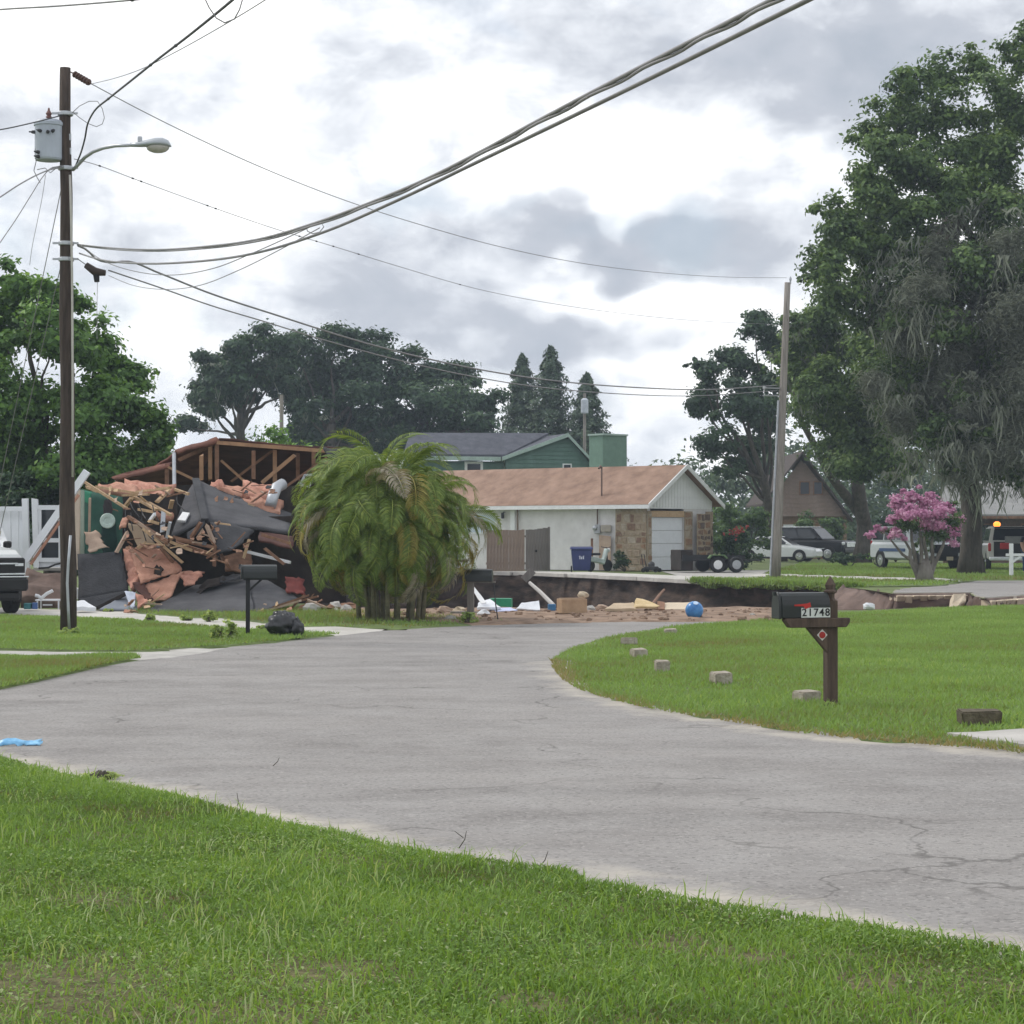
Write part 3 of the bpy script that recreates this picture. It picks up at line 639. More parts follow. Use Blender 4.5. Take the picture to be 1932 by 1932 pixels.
def spanish_moss(Sb, n, parent, seed, zone=None, lmin=.5, lmax=2.2):
    r = np.random.default_rng(seed); V = []; T = []; R = []
    idx = r.choice(len(Sb), n)
    for i in idx:
        c = Sb[i]; x = c[0] + r.normal(0, c[3] * .6); y = c[1] + r.normal(0, c[3] * .6); z = c[2] - c[3] * r.uniform(-.3, .5)
        if zone is not None and not zone(x, y, z): continue
        Lg = r.uniform(lmin, lmax) * r.uniform(.25, .9); tone = np.clip(r.normal(.45, .2), 0, 1)
        for s in range(r.integers(8, 17)):
            sx, sy = x + r.normal(0, .28), y + r.normal(0, .28); a = r.uniform(0, 3.14); l = Lg * r.uniform(.35, 1.0); w = r.uniform(.014, .042); k = len(V); m = 5
            for j in range(m):
                t = j / (m - 1); ww = w * (1 - t) ** .7 * (1 + .5 * math.sin(7 * t + s)); ox, oy = .11 * math.sin(4 * t + s * 2 + x), .11 * math.cos(3.4 * t + s + y)
                V += [(sx + ox + math.cos(a) * ww, sy + oy + math.sin(a) * ww, z - l * t + .06 * math.sin(9 * s)), (sx + ox - math.cos(a) * ww, sy + oy - math.sin(a) * ww, z - l * t)]; R += [tone + r.normal(0, .08)] * 2
                if j: q = k + 2 * j; T += [(q - 2, q - 1, q + 1), (q - 2, q + 1, q)]
    if V: tag(np_mesh('spanish_moss', V, T, m_moss, np.clip(R, 0, 1), parent), kind='stuff')

# --- big live oaks on the right, hung with moss
oakA = [(1710, 150, 45, 40), (1790, 135, 45, 36), (1850, 125, 36, 40), (1905, 190, 55, 55), (1700, 205, 55, 48), (1780, 225, 60, 52), (1870, 270, 70, 62), (1655, 262, 46, 46), (1725, 300, 66, 55), (1625, 335, 52, 42), (1695, 380, 74, 56), (1790, 345, 74, 62),
        (1885, 385, 78, 76), (1570, 415, 52, 44), (1620, 452, 74, 56), (1725, 470, 84, 64), (1835, 485, 86, 76), (1925, 520, 70, 80), (1548, 490, 38, 42), (1585, 540, 54, 46), (1665, 565, 76, 66), (1765, 585, 86, 68), (1875, 625, 86, 76), (1705, 690, 84, 66), (1805, 725, 86, 66), (1905, 745, 80, 70), (1850, 820, 66, 44),
        (1990, 260, 80, 90), (2030, 430, 90, 100), (2010, 620, 90, 100), (2030, 780, 80, 80), (1940, 110, 50, 60), (1760, 800, 60, 46), (1880, 865, 50, 30), (1935, 880, 44, 36), (1785, 862, 36, 26), (1990, 880, 50, 50)]
bA = G(1832, 1083)
tA = uvc([(u, v, ru * 1.08, rv * 1.08) for u, v, ru, rv in oakA], 86.5, None, 3.2, 1) + uvc([(u + 14, v + 18, ru * .8, rv * .8) for u, v, ru, rv in oakA if v > 260], 82.5, None, 1.2, 11)
oA = tree('live_oak', 'huge live oak with grey moss at the right edge of the picture', 'tree', bA, P(1838, 760, 86), tA, 190000, .19, m_lf_oak, m_bark, .44, 101, 0, limbs=20, sub=13, subr=.46,
          trunkpts=[bA, P(1832, 1040, 86), P(1834, 980, 86), P(1828, 900, 86.3), P(1822, 830, 86), P(1815, 740, 86), P(1800, 640, 86), P(1790, 520, 86), P(1800, 400, 86)])
Sb = np.array([np.concatenate([np.array(c[:3]) + np.array([random.uniform(-1, 1) * c[3], random.uniform(-1.2, .5) * c[4], random.uniform(-.9, .6) * c[5]]), [1.0, 0, 0, 0, 1, 0]]) for c in tA for _ in range(8)])
spanish_moss(Sb, 900, oA, 77, lambda x, y, z: (966 + x / y * FPX) > 1640 and z < 13.5 + (x - 16) * .5, .7, 2.6)
mo_ = [(1860, 560, 60, 46), (1920, 600, 50, 50), (1790, 610, 50, 36), (1740, 550, 40, 30), (1880, 690, 60, 50), (1930, 720, 40, 60), (1800, 680, 46, 40), (1840, 770, 50, 40), (1760, 730, 36, 30), (1690, 600, 40, 26), (1900, 480, 40, 34), (1780, 480, 36, 24), (1720, 640, 30, 24), (1960, 650, 50, 60), (1870, 860, 36, 40), (1915, 850, 30, 50), (1795, 850, 26, 40), (1700, 800, 30, 34), (1650, 720, 30, 24)]
mo, _ = crown('spanish_moss', uvc(mo_, 81.5, None, 1.6, 15), 52000, .24, m_moss, 55, oA, sub=9, subr=.66, flat=1.2, aspect=.11); mo['kind'] = 'stuff'
oakB = [(1530, 640, 54, 54), (1600, 660, 74, 64), (1660, 640, 60, 60), (1562, 730, 64, 56), (1645, 770, 74, 56), (1740, 800, 60, 50), (1592, 815, 56, 52), (1665, 855, 54, 36), (1500, 700, 26, 36), (1720, 740, 70, 60), (1560, 590, 50, 46), (1700, 880, 50, 30), (1600, 880, 40, 34), (1505, 655, 32, 36), (1540, 700, 50, 40), (1515, 770, 30, 34), (1600, 755, 60, 46), (1655, 815, 60, 46), (1560, 790, 44, 40), (1620, 850, 50, 40), (1500, 610, 24, 24), (1690, 690, 70, 60)]
bB = G(1625, 1061)
tree('live_oak', 'live oak with leaning forked trunk in front of the brown gabled house', 'tree', (bB.x, bB.y, 0), P(1615, 960, bB.y), uvc(oakB, 99, None, 2.5, 2), 88000, .20, m_lf_oak, m_bark, .46, 102, 60, limbs=10, sub=12, subr=.46,
     trunkpts=[Vector((bB.x, bB.y, 0)), P(1629, 1030, bB.y), P(1631, 990, bB.y), P(1624, 955, bB.y - 1), P(1616, 900, bB.y - 2), P(1612, 820, bB.y - 2), P(1620, 740, bB.y - 2)], tint=.08, extra=[[P(1626, 975, bB.y), P(1612, 955, bB.y - .5), P(1590, 928, bB.y - 2), P(1562, 890, bB.y - 4), P(1540, 845, bB.y - 6), P(1512, 795, bB.y - 7), P(1496, 735, bB.y - 8)]])
# --- dark oak behind the far pole
dk = [(1335, 705, 34, 24), (1385, 682, 44, 38), (1425, 620, 46, 34), (1455, 660, 36, 46), (1325, 762, 36, 34), (1392, 755, 54, 44), (1342, 828, 38, 30), (1405, 840, 46, 36), (1465, 740, 36, 56), (1310, 690, 18, 12), (1440, 800, 40, 40), (1375, 880, 34, 24)]
tree('dark_oak', 'dark open crowned oak directly behind the far utility pole', 'tree', (G(1440, 1055).x, 126, 0), P(1440, 900, 122), uvc(dk, 122, None, 2.5, 3), 34000, .24, m_lf_dark, m_bark, .36, 103, 10, limbs=12, sub=10, subr=.44)
# --- three dark oaks behind the wrecked house
oakG = 'dark oaks behind the wrecked house'
a_ = [(400, 690, 34, 34), (450, 668, 48, 38), (382, 738, 26, 32), (432, 728, 46, 36), (505, 648, 46, 34), (490, 705, 46, 40), (352, 800, 30, 24), (520, 690, 36, 40), (465, 745, 30, 20), (400, 770, 36, 22), (540, 740, 30, 26)]
tree('dark_oak', 'leftmost dark oak behind the wrecked house, moss hanging below', 'tree', P(448, 1000, 138) * 1, P(455, 780, 138), uvc(a_, 138, None, 3, 4), 36000, .27, m_lf_dark, m_bark, .40, 104, 60, oakG, sub=10, subr=.46)
b_ = [(560, 652, 52, 36), (632, 640, 54, 32), (700, 658, 50, 36), (605, 715, 72, 50), (690, 725, 72, 52), (645, 785, 84, 46), (575, 772, 30, 34), (720, 790, 60, 44), (640, 830, 90, 30), (590, 800, 40, 30), (700, 840, 60, 30)]
tree('dark_oak', 'broadest dark oak behind the wrecked house, middle of three', 'tree', P(620, 1000, 140), P(625, 800, 140), uvc(b_, 140, None, 3, 5), 54000, .27, m_lf_dark, m_bark, .45, 105, 30, oakG, sub=10, subr=.46)
c_ = [(790, 700, 48, 36), (850, 706, 44, 36), (900, 750, 38, 32), (820, 775, 74, 52), (902, 800, 34, 28), (765, 800, 56, 44), (860, 820, 60, 30), (755, 730, 40, 40), (925, 765, 16, 14), (800, 835, 60, 26), (890, 835, 40, 20)]
tree('dark_oak', 'dark oak left of the conifers, above the green house roof', 'tree', P(810, 1000, 141), P(815, 820, 141), uvc(c_, 141, None, 3, 6), 44000, .27, m_lf_dark, m_bark, .40, 106, 14, oakG, sub=10, subr=.46)
# --- bright broadleaf tree on the left
l_ = [(38, 535, 52, 46), (112, 555, 46, 38), (5, 610, 74, 60), (92, 640, 82, 60), (190, 655, 56, 52), (60, 755, 100, 76), (178, 765, 84, 70), (246, 718, 36, 42), (268, 795, 46, 44), (20, 875, 95, 70), (150, 878, 110, 70), (280, 858, 52, 42), (-60, 560, 60, 70), (-80, 700, 80, 90), (300, 830, 32, 30), (-70, 850, 80, 90), (230, 900, 70, 50), (100, 930, 120, 50)]
tree('broadleaf_tree', 'bright green broadleaf tree filling the left edge behind the dark pole', 'tree', (P(90, 1000, 60).x, 61, 0), P(85, 850, 60), uvc(l_, 60, None, 2.4, 7), 85000, .165, m_lf_left, m_bark, .26, 107, 0, limbs=14, sub=13, subr=.46)
# --- conifers
def conifer(label, u, top, bot, hw, Y, seed):
    root = thing('conifer', label, 'tree', (P(u, 1000, Y).x, Y, 0), 0, 'conifers behind the green house'); r = np.random.default_rng(seed); C = []; D = []
    zt, zb = P(u, top, Y).z, P(u, bot, Y).z - 4; X0 = root.location.x; n = 15000; R = hw / FPX * Y
    t = r.uniform(0, 1, n) ** .75; a = r.uniform(0, 6.283, n); lay = np.floor(t * 13) / 13 + .5 / 13; rag = 1 + .32 * np.sin(a * 3 + lay * 40 + seed) + .22 * np.sin(a * 7 + lay * 90)
    rad = 2.1 * R * (.04 + .96 * t ** .8) * rag * r.uniform(.35, 1.0, n) ** .6 * (.72 + .4 * np.abs(np.sin(t * 13 * 3.14)))
    z = zt + (zb - zt) * t - .25 * rad / R
    Cn = np.column_stack([X0 + np.cos(a) * rad, Y + np.sin(a) * rad, z]); Dn = np.column_stack([np.cos(a), np.sin(a), np.full(n, .2)])
    V, T = leaf_arrays(Cn, Dn, .30, r, .35, .05); np_mesh('crown', V, T, m_lf_ced, np.repeat(np.clip(r.normal(.45, .2, n), 0, 1), 4), root)
    tb = MB(); tb.tube([Vector((X0, Y, 0)), Vector((X0, Y, zt - .3))], [.28, .04], 7); tb.build('trunk', m_bark, root)
conifer('left one of the three pointed conifers, beside the oaks', 985, 668, 840, 36, 152, 1)
conifer('middle and tallest of the three pointed conifers', 1039, 652, 840, 38, 150, 2)
conifer('right and shortest of the three pointed conifers, above the chimney', 1108, 704, 850, 36, 148, 3)
# --- far woods closing the view
r0 = np.random.default_rng(5); fw = []
for i in range(95):
    u = -300 + i * 27; h = 7.5 + 2.2 * math.sin(i * .7) + r0.uniform(-1.6, 1.6); Y = r0.uniform(172, 205)
    if 1180 < u < 1480: h *= .86
    if 300 < u < 1250: h *= .78
    x = (u - 966) / FPX * Y
    for k in range(4): fw.append((x + r0.normal(0, 1.5), Y + r0.normal(0, 2), h * (.2 + .24 * k), 2.6, 2.6, h * .22))
fo, _ = crown('far_woods', fw, 100000, .45, m_lf_far, 9, None, sub=6, subr=.75); tag(fo, 'hazy line of far woods behind the houses', 'woods', None, 'stuff')
# --- shrubs
def shrub(name, label, u, v, ru, h, Y, n, size, mat, seed, group=None, cat='shrub', tint=0.0):
    b = Vector(((u - 966) / FPX * Y, Y, 0)); root = thing(name, label, cat, b, 0, group); R = ru / FPX * Y; r = random.Random(seed)
    cl = [(b.x + r.uniform(-.75, .75) * R, b.y + r.uniform(-.5, .5) * R, h * r.uniform(.25, .82), R * r.uniform(.3, .5), R * .4, h * r.uniform(.16, .26)) for _ in range(9)]
    o, sb = crown('foliage', cl, n, size, mat, seed, root, sub=8, subr=.5, tint=tint)
    tb = MB()
    for c in cl[:6]: tb.tube(wig(b, c[:3], 4, .12, seed), [.035, .03, .025, .018, .01], 5, False)
    tb.build('stem', m_bark, root); return root
sg = 'shrubs in front of the far houses'
shrub('shrub', 'tall pale green shrub left of the far pole behind the trailer', 1408, 0, 52, 3.3, 112, 7000, .17, m_lf_shrub, 1, sg)
shrub('shrub', 'leafy shrub just right of the white garage gable', 1365, 0, 40, 2.6, 104, 6000, .15, m_lf_shrub, 2, sg)
shrub('shrub', 'dark shrub against the brown house wall behind the black car', 1545, 0, 46, 3.0, 131, 6000, .17, m_lf_shrub, 3, sg)
shrub('shrub', 'low dark bush between the two oak trunks', 1690, 0, 60, 2.8, 122, 7000, .17, m_lf_dark, 4, sg)
shrub('shrub', 'dark bush below the grey roof at the right edge', 1790, 0, 60, 3.2, 118, 7000, .17, m_lf_dark, 5, sg)
shrub('shrub', 'bright low plants at the foot of the forked oak', 1655, 0, 22, .7, 101, 1500, .10, m_lf_left, 6, sg)
shrub('shrub', 'dark undergrowth at the foot of the forked oak trunk', 1600, 0, 34, .7, 102, 2000, .10, m_lf_dark, 7, sg)
shrub('shrub', 'rounded dark bush behind the white vinyl fence', 20, 0, 120, 3.4, 57, 9000, .14, m_lf_dark, 8)
shrub('shrub', 'dark bush between the porch frame and the green wall', 180, 0, 90, 3.2, 58.5, 8000, .14, m_lf_dark, 9)
shrub('shrub', 'bright shrub tops showing over the wrecked roof ridge', 560, 0, 110, 6.0, 72, 9000, .16, m_lf_left, 10)
shrub('ground_plant', 'low green plant against the stone pillar of the garage', 1178, 0, 22, .8, 92.0, 1800, .08, m_lf_dark, 11)
red_ = shrub('shrub', 'dark shrub with red flowers above the black trailer', 1385, 0, 30, 2.0, 96.5, 4000, .12, m_lf_dark, 12)
rb = MB(); rr = random.Random(4)
for i in range(34):
    p = P(1388 + rr.gauss(0, 11), 1001 + rr.gauss(0, 5), 95.9 + rr.uniform(-.3, .5)); rb.ball(p, rr.uniform(.03, .075), 6, 4, .5, i)
rb.build('red_flowers', M('red_flower', (.36, .075, .06), .8), red_)
# weeds standing in the concrete drive and at the posts
m_weed = leafmat('leaf_weed', [(0, (.18, .25, .08)), (.5, (.30, .41, .14)), (1, (.45, .54, .26))], .5)
def weed(label, u, v, ru, h, n, seed, mat=m_lf_left, size=.07, tint=0.0):
    g = G(u, v, .012); n = int(n * 1.3); size *= .85; mat = m_weed; tint += .2
    return shrub('weed', label, u, v, ru, h, g.y, n, size, mat, seed, 'weeds along the old driveway', 'weed', tint)
weed('bushy weed clump left of the black mailbox post', 425, 1209, 28, .30, 900, 21, m_lf_left, .07, .15)
weed('small weed tuft in the driveway centre, right of the dark pole', 283, 1171, 9, .14, 160, 22)
weed('flat weed patch in the driveway nearest the dark pole', 232, 1173, 22, .07, 220, 23, m_lf_shrub)
weed('weed patch on the drive under the shingle roof edge', 352, 1171, 11, .10, 160, 24)
weed('upright weeds left of the black mailbox at the drive edge', 395, 1173, 16, .22, 320, 25)
weed('tiny weed right of the black mailbox post on concrete', 492, 1188, 9, .08, 120, 26, m_lf_shrub)
weed('weed tuft on the drive edge below the charcoal wall slab', 205, 1154, 9, .06, 110, 27, m_lf_shrub)
weed('dark weed ring round the foot of the dark utility pole', 130, 1200, 20, .14, 420, 28, m_lf_shrub)
weed('weed tuft round the foot of the wooden mailbox post', 1566, 1334, 13, .06, 220, 29, m_lf_shrub, .03)
weed('yellowish grass tuft growing on the near road edge', 185, 1468, 42, .05, 700, 30, m_lf_left, .022, .25)
weed('small weed beside the leaning post right of the palm', 885, 1176, 14, .25, 300, 31)
# --- crape myrtle
bm_ = G(1745, 1097); cm = thing('crape_myrtle', 'multi stemmed crape myrtle covered in pink blossom beyond the sinkhole', 'tree', bm_)
pk = [(1700, 950, 26, 16), (1740, 945, 28, 20), (1780, 960, 24, 20), (1690, 985, 26, 16), (1725, 970, 30, 18), (1765, 985, 30, 20), (1800, 985, 14, 24), (1695, 1008, 20, 10), (1660, 1000, 14, 8), (1720, 935, 16, 10), (1755, 932, 14, 10), (1795, 1015, 12, 16), (1640, 1010, 10, 7), (1702, 925, 8, 5), (1735, 918, 7, 5)]
crown('blossom', uvc(pk, 73, None, .8, 8), 15000, .075, m_pink, 11, cm, sub=8, subr=.45, aspect=.9, tint=.05)
gl = [(1735, 990, 36, 22), (1770, 1005, 26, 16), (1705, 985, 26, 16), (1740, 1020, 20, 16), (1800, 970, 12, 26), (1680, 1000, 14, 10)]
crown('foliage', uvc(gl, 73.3, None, .6, 9), 6000, .09, m_lf_shrub, 12, cm, sub=8, subr=.45)
tb = MB()
for i, (u, v) in enumerate([(1690, 985), (1712, 960), (1735, 950), (1752, 960), (1772, 965), (1795, 985), (1665, 1002)]):
    tb.tube(wig(bm_ + Vector(((i - 3) * .06, .05 * (i % 2), 0)), P(u, v, 73), 7, .25, i * 1.7), [.10, .085, .075, .065, .05, .04, .03, .015], 6, False)
tb.tube([bm_ + Vector((0, 0, -.1)), bm_ + Vector((0, 0, .35)), bm_ + Vector((0, 0, .75))], [.34, .27, .14], 9)
tb.build('trunk', m_barkg, cm, smooth=True)
# --- areca palm clump in front of the wreck
def palm():
    b = G(728, 1172); root = thing('areca_palm', 'big bushy areca palm clump standing before the wrecked house', 'palm', b)
    m_fr = leafmat('frond_green', [(0, (0.086, 0.114, 0.033)), (.5, (0.158, 0.238, 0.054)), (1, (0.362, 0.418, 0.106))], .35)
    m_fy = leafmat('frond_yellow', [(0, (0.208, 0.156, 0.039)), (.5, (0.338, 0.286, 0.078)), (1, (0.468, 0.416, 0.130))], .35)
    m_fb = leafmat('frond_dry', [(0, (0.180, 0.150, 0.102)), (.5, (0.312, 0.276, 0.204)), (1, (0.432, 0.396, 0.324))], .3)
    r = random.Random(12); variants = {}
    def frond(k, Lr, droop):
        """local: grows from the origin along +x, arching over; leaflets both sides"""
        rr = random.Random(k); V = []; T = []; R = []; N_ = 16; pts = []
        p = Vector((0, 0, 0)); ang = .75
        for i in range(N_ + 1):
            pts.append(p.copy()); ang -= droop / N_ * (1 + .9 * i / N_); p = p + Vector((math.cos(ang), 0, math.sin(ang))) * (Lr / N_)
        def tri(a, b_, c, s): V.extend([a, b_, c]); T.append((len(V) - 3, len(V) - 2, len(V) - 1)); R.extend([s] * 3)
        for i in range(N_):
            w = .018 * (1 - i / N_) + .004; a, c = pts[i], pts[i + 1]; y = Vector((0, w, 0)); z = Vector((0, 0, -w))
            tri(a - y, c - y, c + y, .8); tri(a - y, c + y, a + y, .8); tri(a + y, c + y, c + z, .7); tri(a - y, a + z, c - y, .7)
        M_ = 42
        for j in range(M_):
            t = .16 + .83 * j / M_; x = t * N_; i = min(int(x), N_ - 1); o = pts[i].lerp(pts[i + 1], x - i); tg = (pts[i + 1] - pts[i]).normalized()
            ll = .40 * math.sin(math.pi * min(1, .18 + t * .86)) ** .7 * rr.uniform(.85, 1.12) + .07
            for sd in (-1, 1):
                d = (tg * .62 + Vector((0, sd * .85, .28))).normalized(); w = .018
                q1 = o + d * ll * .45; q2 = q1 + (d + Vector((0, 0, -.75))).normalized() * ll * .33; q3 = q2 + (d * .5 + Vector((0, 0, -1.0))).normalized() * ll * .24
                pv = tg * w; s = min(1, max(0, rr.gauss(.5, .16)))
                tri(o, q1 + pv, q1 - pv, s); tri(q1 - pv, q1 + pv, q2 + pv * .7, s); tri(q1 - pv, q2 + pv * .7, q2 - pv * .7, s); tri(q2 - pv * .7, q2 + pv * .7, q3, s)
        me = np_mesh('frond', np.array([tuple(x) for x in V]), np.array(T), None, np.array(R), origin=np.zeros(3, dtype=np.float32)); m_ = me.data; bpy.data.objects.remove(me); return m_
    shapes = [frond(k, L_, d) for k, (L_, d) in enumerate([(2.1, 1.75), (2.2, 2.1), (1.9, 2.4), (2.2, 2.7), (1.8, 1.9), (2.0, 3.0)])]
    lib = {}
    for mt, tag_ in ((m_fr, 0), (m_fy, 1), (m_fb, 2)):
        for k, s in enumerate(shapes):
            c = s.copy(); c.materials.append(mt); lib[(tag_, k)] = c
    nF = 330
    for i in range(nF):
        dz = 1.0 - 1.86 * (i + .5) / nF; az = i * 2.39996 + r.uniform(-.3, .3); low = dz < -.15; q = math.sqrt(max(0, 1 - dz * dz)); f = r.uniform(.12, .62)
        loc = Vector((math.cos(az) * q * 1.75 * f, math.sin(az) * q * 1.5 * f, 1.80 + dz * 1.35 * f + r.gauss(0, .12)))
        tilt = .22 - math.asin(max(-1, min(1, dz))) * .9 + r.gauss(0, .30)
        col = 0
        if low and r.random() < .20: col = 1
        elif dz < .6 and r.random() < .08: col = 2
        elif dz < .6 and r.random() < .06: col = 1
        me = lib[(col, r.randrange(6))]; o = bpy.data.objects.new('frond', me); COL.objects.link(o); o.parent = root
        o.location = loc; o.rotation_mode = 'XYZ'; o.rotation_euler = (r.gauss(0, .4), tilt, az); s = r.uniform(.52, .94) * (1.0 if not low else .84); o.scale = (s, s, s)
    for i in range(14):
        a = i * 2.4; rad = .10 + .42 * r.random(); q = MB(); x, y = b.x + math.cos(a) * rad * 1.3, b.y + math.sin(a) * rad
        q.tube([Vector((x, y, -.05)), Vector((x + .05 * math.cos(a), y + .05 * math.sin(a), .6)), Vector((x + .22 * math.cos(a), y + .22 * math.sin(a), 1.7))], [.05, .04, .03], 7)
        q.build('cane', M('palm_cane', (.16, .15, .09), .8, .3, 8, .3, 30, col2=(.27, .25, .16)), root, smooth=True)
palm()
# ================================================================== BUILDINGS
m_white = M('white_paint', (.78, .79, .80), .6, .08, 3, .1, 40)
m_whitev = M('white_vinyl', (.74, .76, .80), .45, .06, 2, .05, 20)
m_stucco = M('stucco_white', (.69, .67, .67), .92, .10, 2.2, .35, 90, col2=(.76, .745, .745))
m_shing = M('shingle_brown', (.285, .178, .128), .95, .25, 1.4, .7, 45, col2=(.385, .255, .19), stretch=(1, 1, 1))
m_shing_d = M('shingle_charcoal', (.040, .041, .048), .95, .25, 1.6, .8, 30, col2=(.072, .073, .08))
m_shing_g = M('shingle_grey', (.062, .062, .07), .95, .2, 1.5, .8, 30, col2=(.112, .112, .12))
m_slate = M('roof_slate_blue', (.075, .080, .10), .9, .2, 2.0, .4, 30, col2=(.115, .12, .145))
m_green = M('green_siding', (.095, .175, .142), .75, .14, 2.0, .15, 30, col2=(.125, .215, .178))
m_greenl = M('green_light', (.17, .27, .215), .8, .1, 3, .1, 30)
m_glass = M('dark_glass', (.03, .035, .045), .12, .2, 2, spec=.5)
m_woodf = M('fence_brown', (.235, .175, .135), .9, .25, 2.5, .4, 30, col2=(.33, .255, .20), stretch=(6, 6, .6))
m_woodg = M('fence_grey', (.185, .165, .145), .9, .25, 2.5, .4, 30, col2=(.24, .22, .20), stretch=(6, 6, .6))
m_pine = M('lumber', (.48, .32, .18), .8, .2, 5, .2, 30, col2=(.60, .43, .27), stretch=(3, 3, 3))
m_pined = M('lumber_old', (.20, .105, .065), .85, .3, 5, .2, 30, col2=(.32, .18, .115))
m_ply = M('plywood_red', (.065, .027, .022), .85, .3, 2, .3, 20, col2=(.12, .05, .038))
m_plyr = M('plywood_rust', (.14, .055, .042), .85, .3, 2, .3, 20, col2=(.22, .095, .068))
m_tar_shade = M('tar_and_shade_black', (.024, .021, .022), .95, .4, 1.2, .4, 20, col2=(.055, .042, .036))  # tar felt black, also the painted shade of the wreck's voids
m_pinkin = M('insulation_pink', (.46, .19, .135), .95, .3, 5, 1.0, 18, col2=(.66, .36, .27))
m_pinkin2 = M('insulation_paper', (.42, .20, .135), .9, .25, 2.6, .8, 16, col2=(.60, .335, .245))
m_drywall = M('drywall_tan', (.42, .30, .23), .9, .15, 3, .2, 30, col2=(.50, .385, .30))
m_dark = M('dark_room', (.05, .045, .05), .9, .3, 2)
m_brick = M('brick_tan', (.30, .19, .13), .9, .2, 6, .3, 30)
m_black = M('black_plastic', (.012, .012, .014), .5, .2, 4)
m_gal = M('galvanized', (.45, .47, .50), .45, .12, 5, .1, 30, metal=.6)
UPZ = Vector((0, 0, 1))

